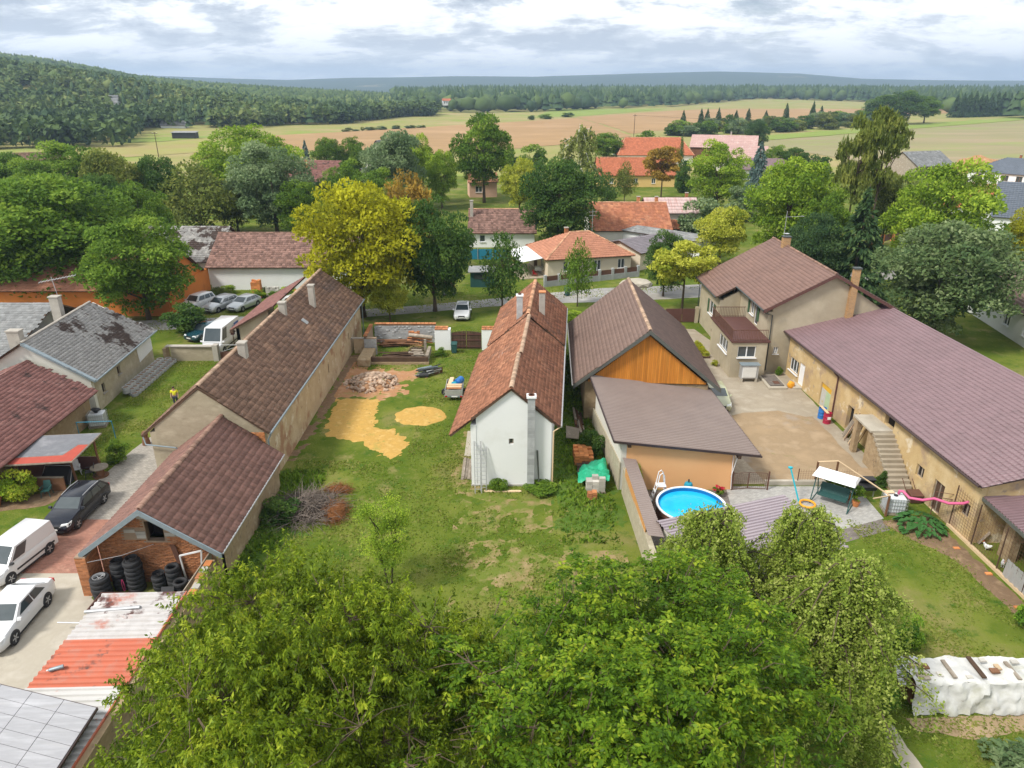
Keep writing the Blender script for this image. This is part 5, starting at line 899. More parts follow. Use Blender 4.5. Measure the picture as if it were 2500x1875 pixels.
    if van: ob('side_moulding', MB().box(-hl + .3, -w - .012, .5, hl - 1.2, -w + .01, .6), 'plastic_black', b); ob('side_moulding', MB().box(-hl + .3, w - .01, .5, hl - 1.2, w + .012, .6), 'plastic_black', b)
    return T
car('estate_car', 'black estate car with silver roof rails parked on the paved drive', 'estate', 'car_black', (-26.35, 37.5), -91, rails=True)
car('delivery_van', 'small white panel van parked between the black estate and the white saloon', 'vanette', 'car_white', (-26.75, 32.4), -99, cat='van')
car('saloon_car', 'white saloon with dark sunroof on the concrete yard', 'saloon', 'car_white', (-24.05, 27.85), -88)
car('hatchback', 'white hatchback with glass roof parked on the grass outside the brown gate', 'hatch', 'car_white', (-5.6, 78.8), -90, sun=True)
car('suv', 'white off road car, first of the three parked under the orange wall', 'suv', 'car_white', (-36.9, 81.9), -112, group='cars parked by the white barn')
car('estate_car', 'silver grey estate parked between the white off road car and the silver saloon', 'estate', 'car_silver', (-34.1, 81.7), -112, rails=True, group='cars parked by the white barn')
car('silver_hatchback', 'silver car nearest the weeds in the row of three by the white barn', 'hatch', 'car_silver', (-31.5, 82), -110, group='cars parked by the white barn')
car('courtyard_car', 'pale green small car half hidden behind the brown barn', 'hatch', 'car_greenish', (16.75, 54.4), -93)
car('roadside_car', 'pale car glimpsed over the ridge of the long barn', 'hatch', 'car_white', (-25.5, 84.5), 170)
car('dark_teal_car', 'dark teal car parked by the lane behind the brown roofed house', 'suv', 'car_teal', (66.5, 96.2), 160); car('white_parked_car', 'white car parked behind the dark teal one', 'hatch', 'car_white', (67, 100.4), 160)
car('estate_car', 'dark car behind the white van by the round bush', 'hatch', 'car_teal', (-31.9, 71.5), -115)
V_ = car('panel_van', 'tall white panel van with blue and white lettering beside the barn', 'van', 'car_white', (-28.9, 68.0), -92, cat='van')
bd = [o for o in V_.children if o.name.startswith('cabin')][0]; w_ = 1.0
M('sign_blue', [(.02, .08, .32), (.02, .07, .28)], 2, .4)
# signwriting lies on the leaning side of the load box
sy = lambda z: w_ * (.94 - .08 * (z - 1.25) / 1.3)
ob('sign_panel', MB().hexa([(-2.4, sy(1.6) + .0, 1.6), (-1.3, sy(1.6) + .0, 1.6), (-1.3, sy(1.6) + .02, 1.6), (-2.4, sy(1.6) + .02, 1.6)], [(-2.4, sy(2.15), 2.15), (-1.3, sy(2.15), 2.15), (-1.3, sy(2.15) + .02, 2.15), (-2.4, sy(2.15) + .02, 2.15)]), 'sign_blue', bd)
def letters(s, size, x, z, mat):
    me = text_mesh(s, size); me.materials.clear(); me.materials.append(MATS[mat]); o = link('lettering', me, bd); o.location = (x, sy(z) + .03, z); o.rotation_euler = (R(90 - 3.5), 0, R(180)); return o
letters('VOLA', .36, -1.85, 1.87, 'plate_white'); letters('ET', .36, -.95, 1.87, 'sign_blue')
# ================================================================ foliage
def diamonds(P, A, B):
    """leaf faces: centre P, half length A, half width B"""
    n = len(P); V = np.stack([P - A, P - A * .1 + B, P + A, P - A * .1 - B], 1).reshape(-1, 3); return V, np.arange(4 * n).reshape(-1, 4)
def unit(v): return v / np.maximum(np.linalg.norm(v, axis=1, keepdims=True), 1e-6)
def leaf_axes(n, r, ln, wd, out=None, droop=0.0, flat=.35):
    a = unit(r.normal(0, 1, (n, 3)) + (0 if out is None else out * .9) + np.array((0, 0, -droop))); nn = unit(r.normal(0, 1, (n, 3)) * flat + (np.array((0, 0, 1.0)) if out is None else out * .6 + np.array((0, 0, .8)))); b = unit(np.cross(a, nn))
    s = r.uniform(.7, 1.25, (n, 1)); return a * ln * s / 2, b * wd * s / 2
def crown_mesh(name, seed, nleaf, ncl, zc, rz, rx, ln, wd, profile=None, clr=(.2, .36), droop=0.0, hollow=.75, mat=None):
    r = np.random.default_rng(seed); C = []
    while len(C) < ncl:
        p = r.uniform(-1, 1, 3); d = np.linalg.norm(p)
        if d > 1 or d < .35 and r.random() < .8: continue
        k = profile(p[2]) if profile else 1.0
        C.append((p[0] * rx * k * .82, p[1] * rx * k * .82, zc + p[2] * rz * .86))
    C = np.array(C); cr = r.uniform(*clr, ncl) * rx * 1.0; ct = r.normal(0, .16, ncl)
    w = cr ** 2; ci = r.choice(ncl, nleaf, p=w / w.sum()); dv = unit(r.normal(0, 1, (nleaf, 3))); dv[:, 2] = np.where(dv[:, 2] < -.3, -dv[:, 2] * .5, dv[:, 2]); dv = unit(dv)
    P = C[ci] + dv * cr[ci][:, None] * (r.uniform(hollow, 1.05, (nleaf, 1))) * np.array((1, 1, .8 * rz / rx if rz / rx < 2 else 1.4))
    A, B = leaf_axes(nleaf, r, ln, wd, dv, droop); V, Fq = diamonds(P, A, B); return npmesh(name, V, Fq, np.clip(.5 + ct[ci] + r.normal(0, .17, nleaf), 0, 1), mat), C
def trunk_mb(C, h0, h1, r0, seed, n=14, lean=(0, 0)):
    rr = random.Random(seed); mb = MB(); top = Vector((lean[0], lean[1], h1)); mb.tube([(0, 0, 0), (0, 0, h0 * .5), (lean[0] * .3, lean[1] * .3, h0), top * .5 + Vector((0, 0, h0 * .5)), top], [r0 * 1.25, r0, r0 * .85, r0 * .55, r0 * .25], 8)
    for c in rr.sample([Vector(x) for x in C], min(n, len(C))):
        s = rr.uniform(.0, .8); b = Vector((0, 0, h0)) * (1 - s) + top * s; m = (b + c) / 2 + Vector((rr.uniform(-.05, .05), rr.uniform(-.05, .05), rr.uniform(.0, .06))); mb.tube([b, m, c], [r0 * .45 * (1 - s * .5), r0 * .26, r0 * .08], 5)
    return mb
M('bark', [(.14, .105, .075), (.10, .075, .052), (.18, .14, .10)], 3, .95, .01, 20, spec=.1); M('bark_birch', [(.50, .48, .44), (.58, .56, .52), (.24, .22, .2)], 2, .9, spec=.1); M('bark_dark', [(.07, .055, .045), (.05, .04, .032)], 3, .95, spec=.1)
LM = dict(green=((.030, .060, .008), (.064, .112, .012), (.115, .165, .020)), lime=((.052, .092, .009), (.11, .165, .014), (.185, .235, .026)), deep=((.018, .042, .009), (.036, .070, .013), (.066, .105, .02)), olive=((.04, .055, .012), (.075, .095, .018), (.13, .14, .03)), yellow=((.10, .11, .006), (.19, .185, .008), (.30, .265, .014)),
          ygreen=((.09, .12, .012), (.20, .21, .022), (.34, .31, .045)), rust=((.10, .07, .016), (.17, .115, .02), (.26, .165, .03)), grey=((.045, .075, .032), (.08, .115, .05), (.135, .17, .085)), blue=((.035, .065, .055), (.065, .10, .09), (.12, .16, .15)), pine=((.016, .036, .014), (.032, .06, .02), (.06, .09, .03)),
          birch=((.075, .095, .026), (.13, .15, .04), (.21, .22, .075)), willow=((.04, .068, .026), (.07, .10, .037), (.135, .165, .08)), thuja=((.025, .06, .010), (.06, .12, .012), (.13, .20, .02)), golden=((.08, .13, .012), (.17, .24, .018), (.30, .36, .035)))
for k, v in LM.items(): leafmat('leaf_' + k, *[tuple(min(.6, q * 2.25) for q in c) for c in v])
PROTO = {}
def proto(kind, i, mk):
    PROTO[(kind, i)] = mk
def broad(seed, rx=.5, z0=.14, ln=.036, n=18000, ncl=70, prof=None, hollow=.72, clr=(.2, .36), r0=.022, droop=0.0):
    me, C = crown_mesh('crown', seed, n, ncl, (1 + z0) / 2, (1 - z0) / 2, rx, ln, ln * .55, prof, clr, droop, hollow); tb = trunk_mb(C, z0 + .06, .72, r0, seed); return me, tb
def conifer(seed, n=5200, tiers=17, rx=.5, z0=.05, dead=False):
    r = np.random.default_rng(seed); P = []; O = []
    for t in range(tiers):
        f = t / tiers; z = z0 + (1 - z0) * f; rad = rx * (1 - f) ** .85 * r.uniform(.85, 1.1); k = int(n / tiers * (1 - f) * 1.9) + 14; br = r.uniform(0, 2 * math.pi, 11); a = br[r.integers(0, 11, k)] + r.normal(0, .13, k); s = r.uniform(.12, 1, k) ** .7
        P.append(np.stack([np.cos(a) * rad * s, np.sin(a) * rad * s, z - .09 * s * s * (1 - f * .4) + r.normal(0, .012, k)], 1)); O.append(np.stack([np.cos(a), np.sin(a), -.35 * np.ones(k)], 1))
    P = np.concatenate(P); O = np.concatenate(O); m = len(P); a = unit(O + r.normal(0, .35, (m, 3))); b = unit(np.cross(a, np.array((0, 0, 1.0)) + r.normal(0, .4, (m, 3)))); s = r.uniform(.7, 1.2, (m, 1)); V, Fq = diamonds(P, a * .042 * s, b * .015 * s)
    return npmesh('crown', V, Fq, np.clip(r.normal(.45, .2, m), 0, 1)), MB().tube([(0, 0, 0), (0, 0, .5), (0, 0, .99)], [.022, .014, .003], 7)
def weeping(seed, n=9000, strands=420, rx=.5, z0=.12, ln=.035, nb=30):
    """arching boughs that carry hanging strands of small leaves"""
    r = np.random.default_rng(seed); rr = random.Random(seed); mb = MB(); mb.tube([(0, 0, 0), (.01, 0, .45), (.0, .01, .97)], [.018, .012, .003], 7); org = []; dirs = []
    for i in range(nb):
        a = r.uniform(0, 6.28); zs = r.uniform(.32, .95); reach = rx * r.uniform(.45, 1.0) * (1.05 - .75 * max(0, zs - .45) / .55); up = r.uniform(.05, .16); q = [np.array((math.cos(a) * reach * t, math.sin(a) * reach * t, min(.99, zs + up * math.sin(t * 2.6) - .10 * t * t))) for t in (0, .25, .5, .75, 1.0)]; mb.tube([tuple(p) for p in q], [.006, .005, .004, .003, .0015], 4)
        for k in range(int(strands / nb)):
            t = r.uniform(.22, 1) * 4; j = min(3, int(t)); f = t - j; org.append(q[j] * (1 - f) + q[j + 1] * f + r.normal(0, .022, 3)); dirs.append((math.cos(a), math.sin(a)))
    org = np.array(org); dirs = np.array(dirs); m = len(org); L = .04 + .34 * r.random(m) ** 1.8; si = r.integers(0, m, n); s = r.random(n); sway = r.normal(0, .03, (m, 2)) + dirs * .03
    P = org[si] + np.stack([sway[si, 0] * s, sway[si, 1] * s, -L[si] * s], 1) + r.normal(0, .007, (n, 3)); P[:, 2] = np.maximum(P[:, 2], z0)
    A, B = leaf_axes(n, r, ln, ln * .6, None, .8, .7); V, Fq = diamonds(P, A, B); return npmesh('crown', V, Fq, np.clip(.5 + r.normal(0, .16, m)[si] + r.normal(0, .15, n), 0, 1)), mb
def column(seed, n=4200, rx=.5):
    return broad(seed, rx, .04, .05, n, 60, lambda z: .95 * (1 - max(0, z) ** 2 * .75) * (.75 + .25 * min(1, (z + 1) * 2)), .7, (.28, .45), .02)
def bush(seed, n=4500, rx=.5):
    me, C = crown_mesh('foliage', seed, n, 40, .42, .58, rx, .075, .042, None, (.26, .42), 0, .72); return me, trunk_mb(C, .05, .5, .03, seed, 10)
def pine(seed): return broad(seed, .5, .38, .05, 5200, 30, lambda z: 1.0 if z < .2 else 1.1, .55, (.2, .34), .02)
KIND = dict(broad=[(lambda s=s: broad(s)) for s in (11, 12, 13, 14)], ball=[(lambda s=s: broad(s, .5, .3, .045, 9000, 70, None, .75, (.16, .28), .016)) for s in (21, 22)], dense=[(lambda s=s: broad(s, .53, .04, .031, 24000, 120, None, .7, (.15, .27))) for s in (31, 32, 33)],
            spruce=[(lambda s=s: conifer(s)) for s in (41, 42)], column=[(lambda s=s: column(s)) for s in (51, 52)], weep=[(lambda s=s: weeping(s)) for s in (61,)], bush=[(lambda s=s: bush(s)) for s in (71, 72, 73)], pine=[(lambda s=s: pine(s)) for s in (81, 82)],
            sparse=[(lambda s=s: broad(s, .5, .15, .05, 3400, 34, None, .3, (.22, .4), .02)) for s in (91, 92)])
BUILT = {}; CNT = {}
def tree(name, label, kind, leaf, x, y, w, h, rz=None, bark='bark', group=None, z=0.0, cat='tree'):
    i = CNT.get(kind, 0); CNT[kind] = i + 1; i %= len(KIND[kind]); k = (kind, i)
    if k not in BUILT:
        me, tb = KIND[kind][i](); tm = bpy.data.meshes.new('trunk'); tm.from_pydata(tb.v, [], tb.f); tm.polygons.foreach_set('use_smooth', [True] * len(tm.polygons)); me.materials.append(MATS['leaf_green']); tm.materials.append(MATS['bark']); BUILT[k] = (me, tm)
    me, tm = BUILT[k]; T = thing(name, label, cat, (x, y, z), rng.uniform(0, 6.28) if rz is None else rz, group, True); T.scale = (w, w, h)
    o = link('foliage' if kind == 'bush' else 'crown', me, T); o.material_slots[0].link = 'OBJECT'; o.material_slots[0].material = MATS['leaf_' + leaf]
    o = link('stems' if kind == 'bush' else 'trunk', tm, T); o.material_slots[0].link = 'OBJECT'; o.material_slots[0].material = MATS[bark]; return T
def ptree(name, label, kind, leaf, cx, base, top, w, **k):
    """from the photo: foot of the trunk at (cx, base), crown top at row top, crown width w (display px)"""
    p = gx(cx, base); a = (cx * 1.13018 - 1250) / F_PX; b = (937.5 - top * 1.13018) / F_PX; t = p.y / (cp + b * sp); h = CAM_H + t * (-sp + b * cp); ww = w * 1.13018 / F_PX * depth((p.x, p.y, h / 2)); h *= 1.1 if kind in ('broad', 'dense', 'ball', 'pine', 'sparse') else 1.0; return tree(name, label, kind, leaf, p.x, p.y, ww, max(h, .5), **k)
TREES = [
 ('ash_tree', 'very large spreading ash behind the slate roofs', 'dense', 'green', 140, 655, 395, 340), ('ash_tree', 'low leafy ash between the chimney and the very large ash', 'dense', 'green', 60, 660, 475, 190), ('ash_tree', 'mid sized ash in front of the orange wall', 'dense', 'green', 322, 690, 480, 225), ('round_bush', 'dark round bush beside the lane and the white van', 'bush', 'deep', 407, 722, 655, 84),
 ('maple_tree', 'large golden yellow maple behind the long barn', 'dense', 'yellow', 785, 685, 405, 255), ('young_maple', 'thin young maple with yellowing leaves beside the golden maple', 'broad', 'ygreen', 843, 696, 610, 80),
 ('chestnut_tree', 'tall dark green tree with heavy trunk by the lane beside the golden maple', 'dense', 'deep', 940, 672, 440, 175), ('browning_tree', 'tree with browning thin foliage behind the golden maple', 'sparse', 'rust', 880, 590, 385, 130), ('browning_tree', 'olive green thinning tree beside the browning one', 'broad', 'olive', 840, 570, 420, 120),
 ('pyramidal_tree', 'small dark pyramid shaped tree beside the white hatchback', 'column', 'deep', 1085, 668, 500, 96), ('hornbeam', 'narrow upright hornbeam by the lane in front of the hip roofed bungalow', 'column', 'green', 1247, 662, 518, 64), ('maple_tree', 'small round yellow green maple on a straight stem by the brown barn', 'ball', 'ygreen', 1472, 678, 532, 142), ('hedge_tree', 'dark bushy tree behind the round yellow green maple', 'dense', 'deep', 1432, 640, 508, 90),
 ('lime_tree', 'big dark green lime behind the hip roofed bungalow', 'dense', 'deep', 1205, 545, 352, 170), ('birch_tree', 'tall pale weeping birch above the big dark lime', 'weep', 'birch', 1248, 445, 262, 118), ('yellow_tree', 'compact yellow tree beside the big dark lime', 'dense', 'ygreen', 1122, 458, 346, 80), ('oak_tree', 'tall fresh green tree on the green by the salmon cottage', 'broad', 'green', 1046, 438, 268, 128),
 ('chestnut_tree', 'chestnut with rusty brown leaves in front of the yellow house', 'ball', 'rust', 1427, 434, 322, 84), ('cypress', 'dark cone shaped evergreen, the broader of the pair before the yellow house', 'column', 'deep', 1310, 458, 372, 50), ('small_lime', 'olive green upright tree, the taller of the pair before the yellow house', 'column', 'olive', 1348, 440, 350, 46), ('clipped_evergreen', 'blue green cone shaped evergreen beside the rusty leaved chestnut', 'bush', 'deep', 1474, 416, 346, 42),
 ('chestnut_tree', 'round green and yellow chestnut in front of the pink roofed house', 'dense', 'lime', 1546, 458, 312, 122), ('blue_spruce', 'tall blue spruce in front of the violet roof', 'spruce', 'blue', 1632, 424, 300, 66), ('walnut_tree', 'large bright lime green tree behind the grey house', 'dense', 'lime', 1690, 565, 352, 185), ('maple_tree', 'yellow tree with orange tints behind the white annexe', 'broad', 'ygreen', 1552, 578, 452, 105), ('willow_bush', 'silver green shrub beside the rusty roofed house', 'bush', 'grey', 1512, 520, 428, 90), ('willow_bush', 'pale grey green willow shrub below the round chestnut', 'bush', 'grey', 1602, 478, 398, 82),
 ('larch_tree', 'feathery larch next to the lime green tree, with pale trunk', 'pine', 'olive', 1812, 590, 268, 95), ('larch_tree', 'tallest feathery larch with long bare trunk behind the broad spruce', 'pine', 'olive', 1868, 560, 258, 110), ('spruce_tree', 'broad dark spruce behind the brick chimney', 'spruce', 'pine', 1835, 648, 395, 165), ('pine_tree', 'bushy dark pine behind the ridge of the grey house', 'dense', 'pine', 1742, 640, 468, 120), ('garden_trees', 'olive green deciduous tree behind the two larches', 'broad', 'olive', 1900, 545, 390, 110),
 ('chestnut_tree', 'large dome shaped chestnut with yellowing top by the white cottages', 'dense', 'lime', 2010, 605, 358, 220), ('willow_tree', 'big silvery willow leaning over the purple roofed stable', 'dense', 'willow', 2010, 735, 492, 290), ('maple_tree', 'bright yellow maple at the parked cars behind the brown roofed house', 'dense', 'yellow', 2215, 600, 438, 110), ('garden_shrub', 'dark green shrub by the parked teal car', 'bush', 'deep', 2125, 580, 500, 95), ('garden_shrub', 'grey green shrub under the chestnut by the white cottages', 'bush', 'grey', 2090, 545, 470, 80),
 ('field_maple', 'green tree between the far farm roof and the broad rounded tree', 'dense', 'green', 105, 500, 352, 130), ('field_maple', 'dark green tree low behind the very large ash', 'dense', 'deep', 235, 560, 385, 130), ('field_maple', 'shady green tree behind the mid sized ash', 'dense', 'green', 320, 560, 400, 120), ('field_maple', 'olive tree between the bronze tipped chestnut and the grey willow', 'dense', 'olive', 515, 500, 395, 100), ('field_maple', 'green tree at the end of the white barn roof behind the golden maple', 'dense', 'green', 655, 520, 395, 110), ('field_maple', 'dark tree filling the gap behind the golden maple', 'dense', 'deep', 715, 500, 390, 100), ('field_maple', 'green tree at the ruined gable, in front of the pale one', 'dense', 'green', 815, 480, 370, 105), ('field_maple', 'bushy green tree between the salmon cottage and the ruined gable', 'dense', 'lime', 955, 450, 330, 70), ('field_maple', 'light green bushy tree beside the olive trees at the field edge', 'dense', 'lime', 610, 400, 305, 90), ('garden_tree', 'green tree between the lime green tree and the broad spruce', 'dense', 'green', 1770, 590, 420, 100), ('garden_tree', 'green tree behind the round chestnut and the spruce', 'dense', 'green', 1690, 440, 360, 90), ('garden_tree', 'olive tree at the fallow field edge behind the chestnut', 'dense', 'olive', 1960, 470, 395, 90),
 ('linden_tree', 'rounded green tree, broadest of the tree row at the field', 'dense', 'green', 185, 480, 315, 190), ('linden_tree', 'dark green tree with pale stems beside the broad rounded one', 'broad', 'olive', 270, 520, 345, 140), ('linden_tree', 'dark green tree behind the cone shaped chestnut', 'dense', 'deep', 352, 510, 345, 120), ('chestnut_tree', 'dark cone shaped chestnut with bronze tips behind the white barn', 'column', 'olive', 442, 520, 350, 150), ('linden_tree', 'fresh light green tree towering behind the bronze tipped chestnut', 'dense', 'lime', 548, 440, 278, 200),
 ('willow_tree', 'massive grey green willow behind the white long barn', 'dense', 'grey', 600, 510, 318, 180), ('yellow_tree', 'small yellow tree by the far farm roof', 'bush', 'yellow', 112, 400, 335, 50), ('linden_tree', 'bluish green tree beside the far farm roof', 'broad', 'green', 50, 470, 345, 130), ('yellow_tree', 'yellow leaved tree peeping out between the two big trees behind the white barn', 'bush', 'ygreen', 545, 470, 380, 50), ('garden_shrub', 'grey brown shrub at the field edge', 'bush', 'olive', 470, 400, 325, 95),
 ('walnut_tree', 'dark green round tree by the blue spruce at the field edge', 'dense', 'green', 712, 395, 302, 70), ('walnut_tree', 'dark green tree next to the steep slate roof', 'dense', 'green', 768, 392, 300, 66), ('blue_spruce', 'small blue spruce at the edge of the tan field', 'spruce', 'blue', 666, 390, 298, 36), ('ash_tree', 'pale loose leaved tree over the ruined gable', 'broad', 'grey', 852, 460, 290, 128), ('hedge_tree', 'dark green tree below the dull red roof', 'dense', 'green', 752, 470, 352, 92), ('ash_tree', 'pale green slender tree next to the loose leaved one', 'broad', 'lime', 905, 440, 300, 80), ('shrub', 'bronze shrub under the ruined gable', 'bush', 'rust', 885, 480, 405, 90), ('shrub', 'grey willow shrub between the field edge trees', 'bush', 'grey', 735, 400, 350, 46),
 ('garden_shrub', 'round green tree by the meadow strip', 'bush', 'green', 1152, 375, 312, 58), ('garden_shrub', 'dark bush by the meadow strip', 'bush', 'deep', 1103, 370, 330, 36), ('hedge_tree', 'green tree between the pale birch and the orange barn', 'dense', 'green', 1310, 352, 290, 72), ('hedge_tree', 'bushy tree behind the orange barn', 'bush', 'green', 1390, 335, 282, 60), ('hedge_tree', 'round bush in front of the orange barn', 'bush', 'green', 1402, 352, 312, 48), ('cypress', 'slim clipped cypress before the middle of the orange barn roof', 'column', 'deep', 1419, 350, 295, 13), ('cypress', 'slim clipped cypress before the end of the orange barn roof', 'column', 'deep', 1467, 375, 295, 13),
 ('pine_tree', 'dark pine behind the pink roofed house', 'dense', 'pine', 1630, 330, 262, 50), ('garden_tree', 'round green tree between the blue spruce and the dark tree at the violet roof', 'dense', 'green', 1668, 380, 318, 62), ('garden_tree', 'dark green tree at the end of the violet roof', 'dense', 'deep', 1712, 385, 322, 60), ('garden_tree', 'dark bushy tree beside the field barn', 'bush', 'deep', 1765, 390, 335, 52), ('field_tree', 'lone grey tree standing on the far green field', 'dense', 'grey', 1040, 258, 243, 24), ('field_shrub', 'smallest of three lone bushes on the far green field', 'bush', 'deep', 1148, 259, 249, 15), ('field_shrub', 'widest of three lone bushes on the far green field', 'bush', 'green', 1179, 257, 246, 30), ('field_shrub', 'darker wide one of three lone bushes on the far green field', 'bush', 'deep', 1226, 253, 243, 26),
 ('grove_tree', 'tallest dark tree in the small grove beyond the fallow field', 'dense', 'deep', 1940, 268, 200, 95), ('grove_tree', 'dark loose crowned tree on the hedgerow side of the small grove', 'broad', 'deep', 1895, 268, 212, 70), ('grove_tree', 'lighter green tree of the small grove next to the conifer plantation', 'broad', 'green', 1995, 266, 215, 60)]
for t in TREES: ptree(*t[:7], t[7] * 1.1, bark='bark_birch' if t[3] == 'birch' else 'bark', cat='bush' if t[2] == 'bush' else 'tree')
for i, (x, tp, bs) in enumerate([(1474, 236, 282), (1512, 232, 280), (1526, 233, 278), (1550, 230, 277), (1588, 236, 274), (1614, 232, 275), (1652, 237, 272), (1695, 220, 271), (1752, 216, 270), (1770, 226, 270)]): ptree('hedgerow_spruce', 'dark spruce standing up out of the hedgerow at the tan field', 'spruce', 'pine', x, bs, tp, 26, group='spruces in the field hedgerow')
for i in range(34): x = 1455 + i * 14.2 + rng.uniform(-4, 4); b = 292 - (x - 1455) * .052 + rng.uniform(-4, 6); ptree('hedgerow_bush', 'bush in the hedgerow between the tan field and the village', 'bush', ['deep', 'green', 'grey', 'olive'][i % 4], x, b, b - rng.uniform(20, 38), rng.uniform(32, 54), group='bushes in the field hedgerow', cat='bush')
for i in range(15): x = 2062 + i * 12.5 + rng.uniform(-3, 3); ptree('conifer', 'dark conifer in the plantation at the far end of the fallow field', 'spruce', 'pine', x, 254 - i * .4, 196 + rng.uniform(-6, 6), 34, group='plantation conifers')
for i in range(22): x = 735 + i * 9 + rng.uniform(-4, 4); b = 283 - (x - 735) * .05; ptree('field_shrub', 'low bush along the far field boundary', 'bush', ['deep', 'grey', 'olive'][i % 3], x, b + 2, b - rng.uniform(2, 7), rng.uniform(8, 22), group='bushes along the field boundary', cat='bush') if i % 3 else None
# ---------------------------------------------------------------- far woods: one mass
def ico(n):
    import bmesh
    bm = bmesh.new(); bmesh.ops.create_icosphere(bm, subdivisions=n, radius=1); bm.verts.index_update(); v = np.array([x.co[:] for x in bm.verts]); f = np.array([[y.index for y in p.verts] for p in bm.faces]); bm.free(); return v, f
leafmat('forest_leaf', (.045, .085, .035), (.11, .165, .045), (.23, .26, .085), tl=.2)
def forest(name, X, Y, size, conif, cards):
    r = np.random.default_rng(len(X)); Z = hgt(X, Y); V = []; Fs = []; Tn = []; off = 0
    iv, if_ = ico(1); N = len(X); h = size * r.uniform(.75, 1.25, N); w = h * r.uniform(.42, .62, N); isc = r.random(N) < conif
    patch = np.array([(mnoise.noise((a * .009, b * .006, 3)) + .5 * mnoise.noise((a * .03, b * .02, 8))) for a, b in zip(X, Y)]); isc = r.random(N) < np.clip(conif + patch * 1.3, 0, 1); base = np.clip(np.where(isc, r.normal(.15, .09, N), r.normal(.42, .07, N) + patch * .6), 0, 1)
    idx = np.where(~isc)[0]
    if cards:
        m = 64; n = len(idx); d = unit(r.normal(0, 1, (n * m, 3))); d[:, 2] = np.abs(d[:, 2]) * np.sign(r.uniform(-.35, 1, n * m)); k = np.repeat(idx, m); lump = r.uniform(.72, 1.08, n * m)[:, None]
        P = np.stack([X[k], Y[k], Z[k] + h[k] * .55], 1) + d * lump * np.stack([w[k], w[k], h[k] * .45], 1); A, B = leaf_axes(n * m, r, 1, 1, d); A *= w[k][:, None] * .62; B *= w[k][:, None] * .42; v, f = diamonds(P, A, B); V.append(v); Fs.append(np.concatenate([f[:, [0, 1, 2]], f[:, [0, 2, 3]]])); t_ = np.clip(base[k] + r.normal(0, .1, n * m), 0, 1); Tn.append(np.concatenate([t_, t_])); off += len(v)
    else:
        n = len(idx); j = r.uniform(.7, 1.2, (n, len(iv), 1)); v = iv[None] * j * np.stack([w[idx], w[idx], h[idx] * .5], 1)[:, None] + np.stack([X[idx], Y[idx], Z[idx] + h[idx] * .5], 1)[:, None]; V.append(v.reshape(-1, 3)); Fs.append((if_[None] + len(iv) * np.arange(n)[:, None, None]).reshape(-1, 3)); Tn.append(np.clip(np.repeat(base[idx], len(if_)) + r.normal(0, .03, n * len(if_)), 0, 1)); off += n * len(iv)
    idx = np.where(isc)[0]; n = len(idx); sd = 6; ang = np.arange(sd) * 2 * math.pi / sd
    cone = []; cf = []
    for t in range(3):
        z0, z1, rr = .12 + .26 * t, .12 + .26 * t + .42, .5 * (1 - .27 * t); o = len(cone); cone += [(rr * math.cos(a) * (1 if i % 2 else .7), rr * math.sin(a) * (1 if i % 2 else .7), z0) for i, a in enumerate(ang)] + [(0, 0, min(z1, 1.02))]; cf += [(o + i, o + (i + 1) % sd, o + sd) for i in range(sd)]
    cone = np.array(cone); cf = np.array(cf); j = r.uniform(.85, 1.15, (n, len(cone), 1)); th = r.uniform(0, 6.28, n); cs, sn = np.cos(th)[:, None], np.sin(th)[:, None]; v = np.stack([cone[None, :, 0] * cs - cone[None, :, 1] * sn, cone[None, :, 0] * sn + cone[None, :, 1] * cs, np.repeat(cone[None, :, 2], n, 0)], 2) * j * np.stack([w[idx] * 1.5, w[idx] * 1.5, h[idx] * 1.1], 1)[:, None] + np.stack([X[idx], Y[idx], Z[idx]], 1)[:, None]
    V.append(v.reshape(-1, 3)); Fs.append((cf[None] + len(cone) * np.arange(n)[:, None, None]).reshape(-1, 3) + off); Tn.append(np.clip(np.repeat(base[idx], len(cf)) + r.normal(0, .04, n * len(cf)), 0, 1))
    o = link(name, npmesh(name, np.concatenate(V), np.concatenate(Fs), np.concatenate(Tn), 'forest_leaf')); return stuff(o)
def scat(n, p0, p1, y0f, y1, power=1.0):
    px = rng.uniform(p0, p1, n); y0 = y0f(px); y = np.sqrt(rng.uniform(0, 1, n) * (y1 ** 2 - y0 ** 2) + y0 ** 2); t = (px - 1250) / 1903; return t * y, y
nearf = lambda px: np.interp(px, [-400, 0, 280, 330, 560, 850, 1000, 1200], [315, 318, 335, 455, 480, 560, 720, 900])
X1, Y1 = scat(2200, -260, 1060, nearf, 700); k = Y1 < nearf(1250 + 1903 * X1 / Y1) + 130
forest('woodland', X1, Y1, 10.0, .05, True); X2, Y2 = scat(11000, -260, 1060, lambda p: np.maximum(nearf(p), 600), 1500); forest('hill_forest', X2, Y2, 9.5, .18, False)
X3, Y3 = scat(4200, 960, 1860, lambda p: np.interp(p, [960, 1100, 1300, 1650, 1860], [830, 800, 830, 1050, 1450]), 2100); forest('field_forest', X3, Y3, 17, .62, False)
X4, Y4 = scat(3600, 1800, 2800, lambda p: np.interp(p, [1800, 2150, 2330, 2500, 2800], [1500, 1250, 800, 640, 560]), 1900); forest('pine_forest', X4, Y4, 17, .75, False)
